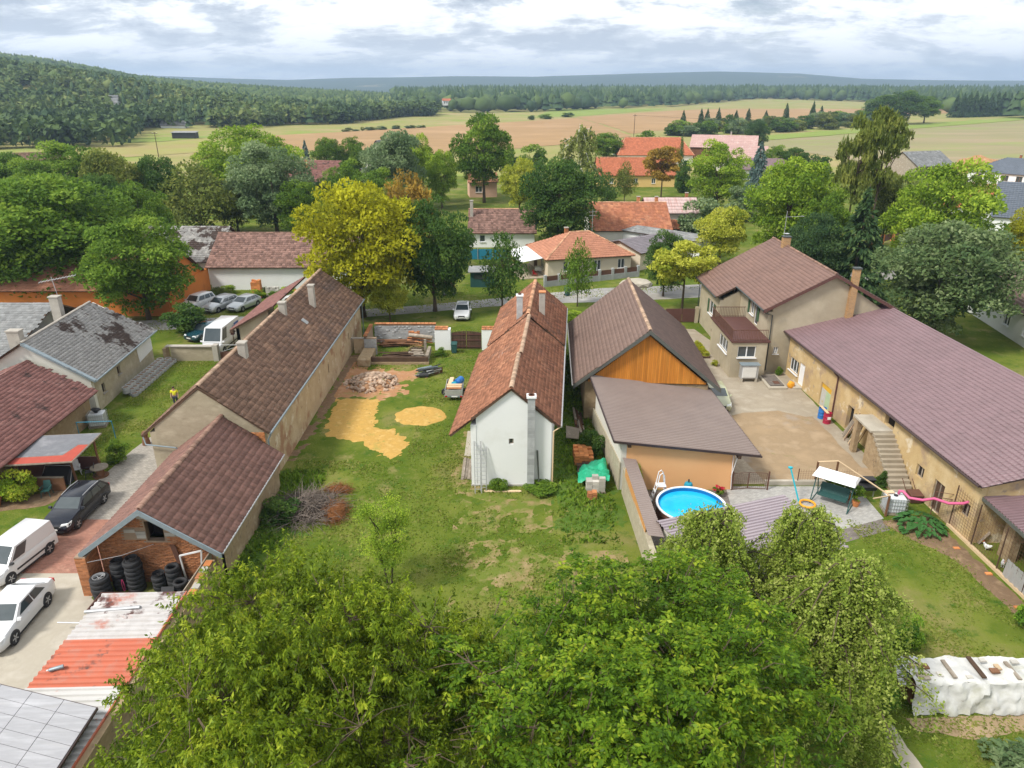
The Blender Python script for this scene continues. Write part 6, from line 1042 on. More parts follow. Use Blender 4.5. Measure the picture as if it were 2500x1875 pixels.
# ================================================================ trees of the near garden (own leaves, real size)
def big_tree(name, label, base, cen, rad, ncl, per, ln, wd, droop, leaf, seed, comp=False, trunk_r=.16, low=-.55, twig=.55, bare=14):
    r = np.random.default_rng(seed); C = []; O = []; lobes = []; cen_ = np.array(cen); rad_ = np.array(rad)
    while len(lobes) < 58:                         # boughs: foliage gathers in lobes with dark gaps between
        p = r.normal(0, 1, 3); p /= np.linalg.norm(p)
        if p[2] < -.35: continue
        c = cen_ + p * rad_ * r.uniform(.30, .92)
        if all(np.linalg.norm((c - l[0]) / (1, 1, .8)) > 1.15 for l in lobes) or r.random() < .05: lobes.append((c, r.uniform(1.0, 1.9)))
    wts = np.array([l[1] ** 2 for l in lobes]); wts /= wts.sum()
    while len(C) < ncl:
        c, rd = lobes[r.choice(len(lobes), p=wts)]; p = r.normal(0, 1, 3); p /= np.linalg.norm(p)
        if p[2] < -.45 and r.random() < .8: continue
        q = (r.uniform(.75, 1.08) if r.random() < .8 else r.uniform(.2, .75)) + (r.uniform(.1, .55) if r.random() < .07 else 0); C.append(c + p * q * rd * np.array((1, 1, .78))); O.append(p)
    C = np.array(C); out = np.array(O); ct = r.normal(0, .17, ncl) - .06 + np.array([.16 * mnoise.noise((a * .5, b * .5, c * .5)) for a, b, c in C])
    td = unit(out + r.normal(0, .45, (ncl, 3)) + np.array((0, 0, .25))); n = ncl * per; k = np.repeat(np.arange(ncl), per); s = r.random(n)
    if comp:                                       # pinnate: fans of leaflets along several stalks
        ns = 5; st = r.integers(0, ns, n); sd = unit(td[k] * .6 + unit(np.random.default_rng(seed + 1).normal(0, 1, (ncl * ns, 3)))[k * ns + st] * np.array((1, 1, .35))); L = .42
        P = C[k] + sd * (s * L)[:, None] + np.array((0, 0, -1)) * ((s ** 2) * .16)[:, None]; side = unit(np.cross(sd, np.array((0, 0, 1.0)))) * np.where(r.random(n) < .5, 1, -1)[:, None]
        a = unit(sd * .55 + side * .75 + np.array((0, 0, -droop)) + r.normal(0, .15, (n, 3))); P = P + a * ln * .5
    else:
        P = C[k] + td[k] * ((s - .3) * twig)[:, None] + r.normal(0, .05, (n, 3)); a = unit(td[k] * .45 + r.normal(0, .42, (n, 3)) + np.array((0, 0, -droop))); P = P + a * ln * .5
    b = unit(np.cross(a, unit(r.normal(0, .6, (n, 3)) + np.array((0, 0, 1.0))))); sc = r.uniform(.55, 1.3, (n, 1)); V, Fq = diamonds(P, a * ln * .5 * sc, b * wd * .5 * sc)
    T = thing(name, label, 'tree', base); tn = np.clip(.46 + ct[k] + r.normal(0, .15, n), 0, .9); tn = np.where(r.random(n) < (.012 if not comp else .0), 1.0, tn)
    link('crown', npmesh('crown', V, Fq, tn, 'leaf_' + leaf), T)
    rr = random.Random(seed); mb = MB(); b0 = Vector(base); cc = Vector(cen); tp = Vector((cc.x, cc.y, cc.z + rad[2] * .35)); fork = b0.lerp(tp, .38); mb.tube([b0, b0.lerp(fork, .5), fork, tp], [trunk_r * 1.3, trunk_r, trunk_r * .9, trunk_r * .3], 9)
    mains = []
    for i in range(13):
        e = cc + Vector((rr.uniform(-1, 1) * rad[0] * .62, rr.uniform(-1, 1) * rad[1] * .62, rr.uniform(-.1, .75) * rad[2])); s_ = fork.lerp(tp, rr.random() * .7); m1 = s_.lerp(e, .5) + Vector((0, 0, .4)); mb.tube([s_, m1, e], [trunk_r * .45, trunk_r * .25, trunk_r * .12], 6); mains += [m1, e, m1.lerp(e, .5)]
    for i in range(0, ncl, 4):
        c = Vector(C[i]); m_ = min(mains, key=lambda q: (q - c).length_squared)
        if (m_ - c).length > 1.6: m_ = c + (m_ - c).normalized() * rr.uniform(.5, 1.1)
        mb.tube([m_, m_.lerp(c, .55) + Vector((0, 0, .12)), c + Vector(td[i]) * .15], [.018, .012, .005], 4)
    for i in range(bare):
        c = Vector(C[rr.randrange(ncl)]); d = Vector(td[rr.randrange(ncl)]); mb.tube([c, c + d * .5 + Vector((0, 0, .1)), c + d * .9 + Vector((rr.uniform(-.2, .2), 0, .35))], [.018, .012, .004], 4)
    ob('trunk', mb, 'bark', T, smooth=True); return T
leafmat('leaf_cherry', (.09, .145, .012), (.21, .30, .018), (.42, .48, .04), rough=.42); leafmat('leaf_walnut', (.055, .12, .010), (.15, .265, .016), (.37, .45, .035), rough=.4)
big_tree('cherry_tree', 'big cherry with long drooping yellow green leaves over the red and white shed roof', (-6.2, 16.6, 0), (-6.7, 17.8, 4.9), (7.2, 6.0, 4.0), 4000, 44, .18, .06, .9, 'cherry', 5, twig=.8)
big_tree('walnut_tree', 'big walnut with broad feathered leaves and a few bare twigs, in front of the birches', (3.6, 15.6, 0), (3.6, 17.2, 4.9), (8.0, 6.1, 4.2), 4000, 44, .17, .075, .4, 'walnut', 9, True, .2, bare=40)
for i, (x, y, w_, h_, lb) in enumerate([(8.6, 25.6, 8.0, 8.0, 'weeping birch beside the pool screen wall'), (12.3, 25.6, 7.2, 7.7, 'weeping birch above the lilac shed roof, the one next to the swing'), (12.7, 22.6, 8.6, 7.8, 'drooping birch next to the clipped dark hedge ball')]):
    me, tb = weeping(100 + i, 60000, 2600, .5, .1, .016, 64); T = thing('birch_tree', lb, 'tree', (x, y, 0), i * 2.0, 'birches over the shed', True); T.scale = (w_, w_, h_); me.materials.append(MATS['leaf_birchnear'] if 'leaf_birchnear' in MATS else leafmat('leaf_birchnear', (.14, .21, .03), (.29, .38, .055), (.48, .53, .15), rough=.5)); link('crown', me, T); ob('trunk', tb, 'bark_dark' if i < 2 else 'bark', T, smooth=True)
me, C0 = crown_mesh('crown', 77, 9500, 80, 3.1, 2.4, 1.8, .10, .06, None, (.16, .34), .1, .1, 'leaf_lime'); T = thing('sapling', 'airy two stemmed young tree with small light green leaves in the middle yard', 'tree', (-6.4, 30.9, 0), 0, None, True)
link('crown', me, T); tb = MB(); 
for s in (-1, 1): tb.tube([(s * .12, 0, 0), (s * .2, .05, 1.0), (s * .45, .1, 2.4), (s * .6, 0, 4.6)], [.07, .055, .04, .01], 6)
for c in C0[:46]: s = 1 if c[0] > 0 else -1; tb.tube([(s * .35, .08, max(1.3, c[2] - 1.3)), tuple(c)], [.02, .005], 4)
ob('trunk', tb, 'bark_dark', T)
for nm, lb, leaf, x, y, w_, h_ in [('clipped_bush', 'large clipped dark green hedge ball at the garden path', 'thuja', 14.4, 22.9, 3.0, 2.3), ('thuja', 'small egg shaped thuja on the lawn behind the tarpaulin stack', 'thuja', 18.2, 26.2, 1.35, 1.9), ('thuja', 'golden green thuja at the mulch strip', 'thuja', 24.9, 27.6, 1.6, 2.3), ('garden_bush', 'grey green bush below the tarpaulin stack', 'grey', 19.4, 19.2, 3.6, 1.6), ('golden_conifer', 'golden green dwarf conifer beside the garden shelter', 'golden', -31.0, 39.3, 2.1, 2.0), ('ball_bush', 'clipped ball shaped bush behind the garden shelter', 'green', -27.3, 44.3, 1.5, 1.6),
  ('elder_bush', 'green bush growing beside the brick pile between the two houses', 'deep', 5.7, 45.6, 1.9, 1.7), ('nettle_bush', 'dark bramble bush along the workshop wall', 'deep', -13.9, 37.2, 2.6, 1.2), ('weed_bush', 'weeds under the cherry tree edge by the earth wall', 'green', -13.6, 20.4, 2.6, .9), ('shrub', 'low shrub by the white gate pier', 'green', -6.9, 65.6, 1.3, .8), ('yucca', 'spiky green shrub beside the brown barn', 'lime', 6.9, 76.8, 2.0, 1.2), ('climber', 'creeper growing at the foot of the white gable', 'green', 1.9, 40.4, 2.2, .55), ('climber', 'thin creeper at the foot of the white gable beside the ladder', 'green', -.9, 40.6, 1.3, .7)]:
    tree(nm, lb, 'bush', leaf, x, y, w_, h_, cat='bush')
for i in range(7): tree('yellow_shrub', 'yellow flowering dwarf shrub in the narrow bed by the grey house', 'bush', 'yellow' if i % 2 else 'ygreen', 18.6 + i * .02, 68.6 - i * .55, .75, .55, group='shrubs in the narrow bed', cat='bush')
T = thing('bed_edging', 'narrow raised bed with dark kerb beside the grey house', 'flower bed', (18.6, 67, 0)); ob('kerb', MB().box(18.2, 64.9, .02, 19.0, 69, .16), 'timber_dark', T); ob('soil', MB().box(18.27, 64.97, .161, 18.93, 68.93, .18), 'soil', T)
for i in range(14): x = -38 + rng.uniform(0, 13); tree('weed_clump', 'tall weed clump in front of the white long barn', 'bush', ['green', 'olive', 'lime'][i % 3], x, 87 + rng.uniform(-2.5, 2), rng.uniform(1.2, 2.4), rng.uniform(.6, 1.3), group='weeds by the white barn', cat='bush')
# ---------------------------------------------------------------- grass blades over the lawns, too many to count
def grass(name, n, x0, x1, y0, y1, hh, keep, leaf, seed):
    r = np.random.default_rng(seed); x = r.uniform(x0, x1, n); y = r.uniform(y0, y1, n); dn = np.array([mnoise.noise((a * .35, b * .35, seed)) + .5 * mnoise.noise((a * 1.1, b * 1.1, seed)) for a, b in zip(x, y)]); k = (dn > r.uniform(-.5, .35, n)) & keep(x, y); x, y, dn = x[k], y[k], dn[k]; m = len(x); a = r.uniform(0, 6.28, m); h = hh * r.uniform(.5, 1.3, m) * (1 + dn * .6); w = .05 + h * .35; ca, sa = np.cos(a) * w, np.sin(a) * w; l = r.normal(0, .35, (m, 2)) * h[:, None]; z = np.zeros(m)
    V = np.stack([np.stack([x - ca, y - sa, z], 1), np.stack([x + ca, y + sa, z], 1), np.stack([x + l[:, 0], y + l[:, 1], h], 1)], 1).reshape(-1, 3); stuff(link(name, npmesh(name, V, np.arange(3 * m).reshape(-1, 3), np.clip(.55 + dn * .35 + r.normal(0, .16, m), 0, 1), leaf)))
leafmat('leaf_grass', (.12, .19, .02), (.22, .31, .04), (.38, .38, .11), tl=.5)
def yard_free(x, y):
    s1 = (x < -7.4) & (y > 44.4) & (y < 62); s2 = ((x + 7.25) / 2.1) ** 2 + ((y - 51.8) / 1.9) ** 2 < 1; ho = (x > -2.7 + .085 * (y - 41)) & (x < 2.6 + .085 * (y - 41)) & (y > 40.9); return ~(s1 | s2 | ho)
grass('grass', 60000, -14.8, 6.2, 20, 67, .09, yard_free, 'leaf_grass', 3); grass('grass', 26000, 13, 25, 18, 37, .07, lambda x, y: (y < 26 + (x - 7.9) * .35) | (x > 20), 'leaf_grass', 4); grass('grass', 16000, -32, -27.2, 42, 64, .07, lambda x, y: x < -27.4, 'leaf_grass', 5); grass('grass', 30000, -40, 30, 68, 92, .10, lambda x, y: (np.abs(y - (79.5 + x * .3)) > 4) & ~((x > 4) & (x < 16.5) & (y < 67)) & ~((x < -15) & (x > -28) & (y < 75)) & ~((x > 16) & (y < 78)), 'leaf_grass', 6)
grass('tall_weeds', 5000, 2.9, 6.4, 34.5, 66, .22, lambda x, y: x > 2.9 + .085 * (y - 41), 'leaf_green', 8); grass('tall_weeds', 5000, -15.4, -11.5, 30, 43, .28, lambda x, y: x < -13 + (y - 36) * .1, 'leaf_green', 9)
# ================================================================ things on the left
def tyre_mesh():
    mb = MB(); r = .33; w = .2; mb.lathe([(r * .62, .01), (r * .92, 0), (r, w * .2), (r, w * .8), (r * .92, w), (r * .62, w - .01), (r * .58, w / 2)], 22, closed=True); me = bpy.data.meshes.new('tyre'); me.from_pydata(mb.v, [], mb.f); me.materials.append(MATS['tyre_rubber']); me.polygons.foreach_set('use_smooth', [True] * len(me.polygons)); return me
TY = tyre_mesh()
def rim_mb(z, r=.23): 
    mb = MB().lathe([(r, 0), (r * .92, .08), (r * .95, .17), (r * 1.02, .19), (r * .93, .19), (r * .86, .1), (r * .84, .03)], 18, (0, 0, z), closed=True)
    for i in range(5): a = i * 1.2566; mb.box(-.001, -.001, z + .05, .001, .001, z + .06); mb.tube([(0, 0, z + .08), (math.cos(a) * r * .88, math.sin(a) * r * .88, z + .06)], .025, 4)
    return mb
for (x, y, n, sc, rim, lb) in [(-20.75, 29.8, 5, 1.4, 'alloy', 'wide car tyre in the stack with the alloy wheel in it, beside the brick pier'), (-20.2, 30.62, 6, 1.16, 'plastic_black', 'car tyre in the rimmed stack between the widest and the tallest stacks'), (-19.35, 30.5, 7, 1.32, 'plastic_black', 'car tyre in the tallest stack under the window hole'), (-18.2, 30.6, 3, 1.1, 'plastic_black', 'car tyre in the low rimmed stack against the brick gable'), (-17.45, 30.68, 5, 1.1, None, 'car tyre in the plain stack beside the rusty board'), (-16.75, 29.85, 4, 1.1, None, 'loose car tyre in the pair beside the grey plank'), (-16.1, 30.5, 3, 1.1, None, 'single car tyre behind the grey plank')]:
    for k in range(n):
        o = link('tyre', TY, None, Matrix.Translation((x + rng.normal(0, .012), y + rng.normal(0, .012), .016 + k * .255)) @ Matrix.Diagonal((sc, sc, 1.27, 1))); tag(o, lb, 'tyre', 'tyres stacked in the open bay')
    if rim: single('wheel_rim', rim_mb(0, .3), rim, {'alloy': 'silver alloy wheel lying in the wide tyre stack', 'plastic_black': 'black steel wheel rim on top of the ' + {6: 'second', 7: 'tallest', 3: 'low'}.get(n, '') + ' tyre stack'}[rim], 'wheel rim', loc=(x, y, .02 + n * .255 - (.14 if rim == 'alloy' else .02)))
for nm, pts, mt, lb in [('window_frame', [(-17.0, 30.95, .2), (-16.2, 30.95, .2), (-15.75, 30.6, 2.3), (-16.9, 30.6, 2.0)], 'pvc_white', 'white empty window frame leaning in the tyre bay')]:
    p = [Vector(q) for q in pts]; mb = MB()
    for i in range(4): mb.tube([p[i], p[(i + 1) % 4]], .05, 4)
    single(nm, mb, mt, lb, 'frame')
single('grey_plank', MB().slab([(-15.45, 30.9, 1.6), (-15.45, 30.9, 2.1), (-16.05, 27.9, 1.35), (-16.05, 27.9, .85)], .05, (1, 0, 0)), 'timber_grey', 'long weathered grey board standing on edge beside the loose tyres', 'board'); single('rusty_board', MB().slab([(-17.1, 31.0, .02), (-16.8, 31.0, .02), (-17.25, 31.0, 2.4), (-17.5, 31.0, 2.4)], .04, (0, -1, 0)), 'rust', 'narrow rusty brown board leaning against the brick gable', 'board')
single('washing_line', MB().tube([(-21.2, 29.9, 2.1), (-19.6, 30.2, 2.3), (-18.3, 30.95, 2.45)], .012, 5), 'steel', 'thin cable strung from the brick pier across the tyre bay', 'cable')
M('hose_pink', [(.55, .06, .17), (.5, .05, .15)], 3, .5); single('hose_coil', MB().tube([(-19.85 + .06 * math.sin(t), 30.15, .5 + .35 * math.cos(t)) for t in np.linspace(0, 6.3, 16)], .02, 5), 'hose_pink', 'pink hose loop hanging between two tyre stacks', 'hose')
T = thing('tub_trailer', 'brown metal trailer tub with sandy floor in front of the tyres', 'trailer', (-18.7, 28.9, 0)); X0, X1, Y0, Y1 = -20.4, -16.6, 28.0, 29.2
ob('bed', MB().box(X0, Y0, .42, X1, Y1, .5), 'timber_pale', T)
for b in [(X0, Y0 - .05, X1, Y0), (X0, Y1, X1, Y1 + .05), (X0 - .05, Y0 - .05, X0, Y1 + .05), (X1, Y0 - .05, X1 + .05, Y1 + .05)]: ob('side_panel', MB().box(b[0], b[1], .4, b[2], b[3], .8), 'paint_brown', T)
for x in (-19.2, -17.8): wheel(T, x, 28.15, .28, .18, 5); wheel(T, x, 29.45, .28, .18, 5)
single('bowl', MB().lathe([(.05, 0), (.2, .08), (.24, .1), (.2, .1), (.05, .04)], 14), 'pvc_white', 'white oval bowl lying in the brown trailer tub', 'bowl', loc=(-18.9, 28.75, .51))
single('mud_flap', MB().slab([(-17.4, 28.95, .55), (-16.8, 28.95, .55), (-16.9, 29.5, .95), (-17.6, 29.6, .85)], .04), 'tyre_rubber', 'black rubber mat draped over the end of the trailer tub', 'rubber mat')
T = thing('blue_jack', 'blue steel frame with a grey tow bar beside the red and white roof', 'tow bar', (-19.9, 27.6, 0)); ob('frame', MB().box(-20.0, 27.5, .02, -19.85, 27.65, 1.0).box(-20.0, 27.5, .9, -19.2, 27.65, 1.03).box(-19.95, 27.4, .02, -19.5, 27.75, .12), 'sign_blue', T); ob('tow_bar', MB().tube([(-21.6, 27.4, .5), (-20.3, 27.3, .55), (-19.5, 27.3, .5)], .035, 6).tube([(-20.3, 27.3, .55), (-20.4, 26.6, .3), (-20.0, 26.2, .2)], .03, 6), 'steel', T)
single('steel_pipe', MB().tube([(-19.4, 26.35, 2.0), (-17.0, 26.6, 2.06)], .08, 10), 'steel', 'grey steel tube lying on the white part of the patched sheet roof', 'pipe')
M('sheet_white', [(.52, .50, .49), (.45, .43, .42), (.57, .55, .54)], .8, .6, spec=.4, over=[((.10, .045, .04), .8, .55, .62), ((.42, .14, .09), .45, .58, .68), ((.46, .43, .4), 1.6, .5, .7)]); M('sheet_red', [(.52, .15, .085), (.46, .13, .075)], .7, .55, spec=.4, over=[((.11, .07, .06), .9, .58, .66), ((.42, .2, .15), 1.6, .5, .75)]); M('sheet_white2', [(.54, .53, .51), (.47, .46, .45)], .8, .6, spec=.4, over=((.50, .18, .11), .8, .62, .67))
T = thing('patched_shed', 'low shed with patched red and white ribbed sheet roof below the cherry', 'shed', (-17.3, 23, 0))
for y0, y1, mt in ((14, 21.9, 'sheet_white2'), (21.92, 24.6, 'sheet_red'), (24.62, 27.7, 'sheet_white')): corr(T, (-19.3, y0, 1.92), (3.95, 0, .12), (0, y1 - y0, 0), .3, .07, mt, 'roof_sheet')
ob('edge_trim', MB().box(-15.36, 14, 1.98, -15.3, 27.7, 2.1), 'sheet_red', T)
for y in (14.5, 18, 21.5, 24.5, 27.4): ob('post', MB().box(-19.25, y, .01, -19.15, y + .1, 1.88), 'timber_dark', T)
ob('back_wall', MB().box(-15.7, 14, 0, -15.5, 27.6, 1.92), 'timber_brown', T); ob('floor', MB().box(-19.2, 14, .014, -15.7, 27.6, .04), 'soil', T)
T = thing('bottle', 'crumpled grey plastic bottle lying on the red part of the patched roof', 'bottle', (-18.6, 22.75, 2.06)); ob('body', MB().tube([(-18.85, 22.7, 2.1), (-18.8, 22.7, 2.1), (-18.35, 22.9, 2.11)], [.04, .08, .09], 10), 'zinc', T, smooth=True); ob('cap', MB().tube([(-18.92, 22.67, 2.1), (-18.85, 22.7, 2.1)], .03, 8), 'pvc_white', T)
M('polycarb', [(.40, .40, .42), (.33, .33, .345), (.45, .45, .47)], 1.2, .4, spec=.4, stretch=(.3, 2, 1), over=((.36, .35, .34), 1.2, .56, .78))
T = thing('panel_roof', 'carport with white panelled sheet roof and dark purple edge overlapping the patched roof', 'carport', (-20, 16, 0)); pz = lambda x, y: 2.62 + (y - 20) * .015
cx = [(-25.5, 22.9), (-15.45, 20.3), (-15.35, 11.5), (-25.5, 11.5)]; ob('roof_deck', MB().slab([(x, y, pz(x, y)) for x, y in cx], .1), 'trim_brown', T)
for i in range(7):
    for j in range(18):
        x0 = -25.4 + i * 1.42; x1 = x0 + 1.395; f = lambda x: 22.9 + (x + 25.5) * (-2.6 / 10.05); y0 = f(x0) - .05 - j * .56; y1 = y0 - .54
        if y1 < 11.6: continue
        d0 = (f(x1) - f(x0)); q = [(x0, y0, pz(x0, y0) + .03), (x1, y0 + d0, pz(x1, y0 + d0) + .03), (x1, y1 + d0, pz(x1, y1 + d0) + .03), (x0, y1, pz(x0, y1) + .03)]; ob('roof_panel', MB().slab(q, .028), 'polycarb', T)
for x, y in ((-24, 21.8), (-15.9, 19.6), (-19.5, 20.8)): ob('post', MB().box(x, y, .01, x + .12, y + .12, 2.48), 'timber_dark', T)
# garden shelter furniture
T = thing('garden_sofa', 'dark covered garden sofa standing under the shelter', 'sofa', (-29.6, 41.3, 0)); ob('cover', MB().hexa([(-30.7, 40.9, .1), (-28.8, 40.9, .1), (-28.8, 41.8, .1), (-30.7, 41.8, .1)], [(-30.7, 41.1, .55), (-28.9, 41.1, .55), (-28.95, 41.8, 1.0), (-30.65, 41.8, 1.0)]), 'plastic_black', T, bevel=.05); ob('frame', MB().tube([(-30.75, 40.85, .05), (-30.7, 41.8, 1.05), (-28.9, 41.8, 1.05), (-28.75, 40.85, .05)], .025, 6), 'steel', T)
def plastic_chair(name, label, x, y, rz, mat):
    T = thing(name, label, 'chair', (x, y, .012), rz, None, True); ob('seat', MB().box(-.24, -.24, .4, .24, .24, .44), mat, T); ob('backrest', MB().slab([(-.24, .22, .44), (.24, .22, .44), (.2, .34, .92), (-.2, .34, .92)], .03, (0, 1, 0)), mat, T)
    for s in (-1, 1): ob('armrest', MB().box(s * .26 - .03, -.22, .6, s * .26 + .03, .26, .63), mat, T)
    for a in (-1, 1):
        for b in (-1, 1): ob('leg', MB().tube([(a * .22, b * .22, .4), (a * .27, b * .27, 0)], .022, 5), mat, T)
M('plastic_green', [(.03, .09, .085), (.025, .08, .075)], 3, .5); M('plastic_blue', [(.02, .20, .30), (.02, .17, .26)], 3, .5)
plastic_chair('garden_chair', 'dark green plastic chair on the bed in front of the shelter', -29.55, 39.75, R(10), 'plastic_green'); plastic_chair('garden_chair', 'white round backed chair at the back of the shelter', -29.2, 42.5, R(30), 'pvc_white'); plastic_chair('garden_chair', 'dark reclining chair beside the cable drum table', -28.1, 42.1, R(-60), 'plastic_black')
T = thing('cable_drum', 'wooden cable drum used as a garden table by the shelter', 'table', (-27.5, 42.3, 0)); ob('top', MB().lathe([(.55, .62), (.55, .68)], 24, (-27.5, 42.3, 0)), 'timber_grey', T); ob('base', MB().lathe([(.5, .01), (.5, .07)], 24, (-27.5, 42.3, 0)), 'timber_brown', T); ob('drum', MB().lathe([(.25, .07), (.25, .62)], 14, (-27.5, 42.3, 0)), 'timber_brown', T)
for i in range(7): single('firewood_log', MB().cyl((0, 0, 0), (.1, .35, .05), .05, n=7), 'timber_pale', 'split firewood piece in the small heap under the shelter', 'log', 'firewood under the shelter', loc=(-30.95 + (i % 3) * .1, 40.7 + .05 * i, .1 + .1 * (i // 3)))
T = thing('flower_pot', 'large terracotta pot beside the byre wall', 'pot', (-32.0, 38.5, 0)); ob('pot', MB().lathe([(.25, .01), (.38, .5), (.42, .5), (.42, .58), (.34, .58), (.3, .4)], 16, (-32.0, 38.5, 0)), 'brick_red', T)
single('carved_owl', MB().lathe([(.02, 0), (.28, 0), (.26, .25), (.22, .5), (.17, .62), (.22, .75), (.2, .95), (.1, 1.05), (.0, 1.06)], 12), 'timber_brown', 'carved brown wooden owl on the lawn beside the paved drive', 'sculpture', loc=(-26.6, 46.9, .01), smooth=True)
single('swing_frame', MB().tube([(-31.0, 46.4, 0), (-31.0, 46.4, 2.0), (-28.6, 46.6, 2.0), (-28.55, 46.6, 0)], .035, 6), 'plastic_blue', 'thin turquoise tube frame standing behind the shelter', 'frame')
def ibc(name, label, x, y, rz):
    T = thing(name, label, 'tank', (x, y, .012), rz, None, True); M('tank_plastic', [(.66, .70, .72), (.6, .64, .66)], 2, .5, spec=.4) if 'tank_plastic' not in MATS else None
    ob('tank', MB().box(-.55, -.46, .17, .55, .46, 1.1), 'tank_plastic', T, bevel=.05); ob('pallet', MB().box(-.6, -.5, 0, .6, .5, .14), 'timber_grey', T); ob('lid', MB().cyl((0, 0, 1.1), (0, 0, 1.16), .12, n=14), 'plastic_black', T); cg = MB()
    for z in (.2, .45, .7, .95, 1.12): cg.tube([(-.6, -.5, z), (.6, -.5, z), (.6, .5, z), (-.6, .5, z), (-.6, -.5, z)], .014, 4)
    for i in range(9): u = -.6 + i * .15; cg.tube([(u, -.5, .14), (u, -.5, 1.12)], .012, 4).tube([(u, .5, .14), (u, .5, 1.12)], .012, 4)
    for i in range(7): v = -.5 + i * .166; cg.tube([(-.6, v, .14), (-.6, v, 1.12)], .012, 4).tube([(.6, v, .14), (.6, v, 1.12)], .012, 4)
    ob('cage', cg, 'steel', T); return T
ibc('water_tank', 'caged white water tank with black bags on top beside the byre', -31.7, 50.0, R(15)); single('bin_bag', MB().blob((0, 0, .16), (.4, .3, .2), 4, .3), 'plastic_black', 'black bag lying on the caged tank by the byre', 'bag', loc=(-31.7, 50.1, 1.15))
# person on the lawn
M('shirt_yellow', [(.75, .72, .03), (.70, .66, .03)], 4, .8); M('skin', [(.52, .31, .22), (.48, .28, .2)], 5, .6); M('trousers', [(.05, .055, .075), (.04, .045, .06)], 5, .85); M('hair', [(.06, .04, .025), (.05, .035, .02)], 8, .8)
def skinned(name, pts, edges, rad, mat, parent, lv=2):
    me = bpy.data.meshes.new(name); me.from_pydata(pts, edges, []); o = link(name, me, parent); me.materials.append(MATS[mat]); md = o.modifiers.new('skin', 'SKIN'); md.use_smooth_shade = True
    for i, r_ in enumerate(rad): me.skin_vertices[0].data[i].radius = (r_, r_)
    me.skin_vertices[0].data[0].use_root = True; s = o.modifiers.new('sub', 'SUBSURF'); s.levels = lv; s.render_levels = lv; return o
T = thing('person', 'person in a yellow T shirt walking on the lawn beside the barn, arms hanging', 'person', (-27.3, 53.6, .012), R(200), None, True)
P_ = [(0, 0, .95), (0, -.01, 1.2), (0, 0, 1.42), (0, .02, 1.52), (0, .05, 1.62), (0, .05, 1.72), (.10, 0, .9), (.11, .06, .5), (.10, -.02, .08), (.10, .14, .04), (-.10, 0, .9), (-.11, -.05, .5), (-.10, -.16, .08), (-.10, -.01, .04), (.19, 0, 1.4), (.26, -.02, 1.12), (.27, .08, .86), (.27, .11, .78), (-.19, 0, 1.4), (-.26, .02, 1.12), (-.26, .12, .88), (-.26, .16, .8)]
E_ = [(0, 1), (1, 2), (2, 3), (3, 4), (4, 5), (0, 6), (6, 7), (7, 8), (8, 9), (0, 10), (10, 11), (11, 12), (12, 13), (2, 14), (14, 15), (15, 16), (16, 17), (2, 18), (18, 19), (19, 20), (20, 21)]
skinned('body', P_, E_, [.14, .135, .13, .055, .085, .09, .095, .065, .045, .04, .095, .065, .045, .04, .065, .05, .036, .035, .065, .05, .036, .035], 'skin', T)
skinned('shirt', [(0, 0, .98), (0, -.01, 1.2), (0, 0, 1.42), (.2, 0, 1.41), (.26, -.015, 1.2), (-.2, 0, 1.41), (-.26, .015, 1.2)], [(0, 1), (1, 2), (2, 3), (3, 4), (2, 5), (5, 6)], [.165, .16, .15, .085, .07, .085, .07], 'shirt_yellow', T)
skinned('trousers', [(0, 0, .96), (.10, 0, .88), (.11, .06, .5), (.10, -.02, .1), (-.10, 0, .88), (-.11, -.05, .5), (-.10, -.16, .1)], [(0, 1), (1, 2), (2, 3), (0, 4), (4, 5), (5, 6)], [.155, .11, .08, .065, .11, .08, .065], 'trousers', T)
ob('hair', MB().blob((0, .03, 1.7), (.105, .115, .1), 3, .06, 2), 'hair', T, smooth=True)
T = thing('bird_feeder', 'small brown bird feeder on a post by the white van', 'bird feeder', (-26.7, 65.6, 0)); ob('post', MB().box(-26.73, 65.57, 0, -26.67, 65.63, 2.2), 'timber_dark', T); ob('house', MB().box(-26.85, 65.45, 2.2, -26.55, 65.75, 2.45), 'paint_brown', T); ob('roof', MB().hexa([(-26.95, 65.35, 2.45), (-26.45, 65.35, 2.45), (-26.45, 65.85, 2.45), (-26.95, 65.85, 2.45)], [(-26.7, 65.4, 2.65), (-26.69, 65.4, 2.65), (-26.69, 65.8, 2.65), (-26.7, 65.8, 2.65)]), 'timber_dark', T)
def brick_stack(name, label, x, y, nx, ny, nz, bs, mat, seed=0, z=.012, rz=0.0, pallet=True, drop=.12):
    r = random.Random(seed); T = thing(name, label, 'brick stack', (x, y, z), rz, None, True); me = bpy.data.meshes.new('brick'); b = MB().box(0, 0, 0, bs[0] - .01, bs[1] - .01, bs[2] - .008); me.from_pydata(b.v, [], b.f); me.materials.append(MATS[mat]); z0 = 0
    if pallet: ob('pallet', MB().box(-.03, -.03, 0, nx * bs[0] + .03, ny * bs[1] + .03, .12), 'timber_grey', T); z0 = .122
    for k in range(nz):
        for i in range(nx):
            for j in range(ny):
                if k == nz - 1 and r.random() < drop * 3: continue
                if 0 < i < nx - 1 and 0 < j < ny - 1 and k < nz - 1: continue
                o = link('brick', me, T); o.location = (i * bs[0] + r.uniform(-.01, .01), j * bs[1] + r.uniform(-.015, .015), z0 + k * bs[2]); o.rotation_euler.z = r.uniform(-.03, .03)
    return T
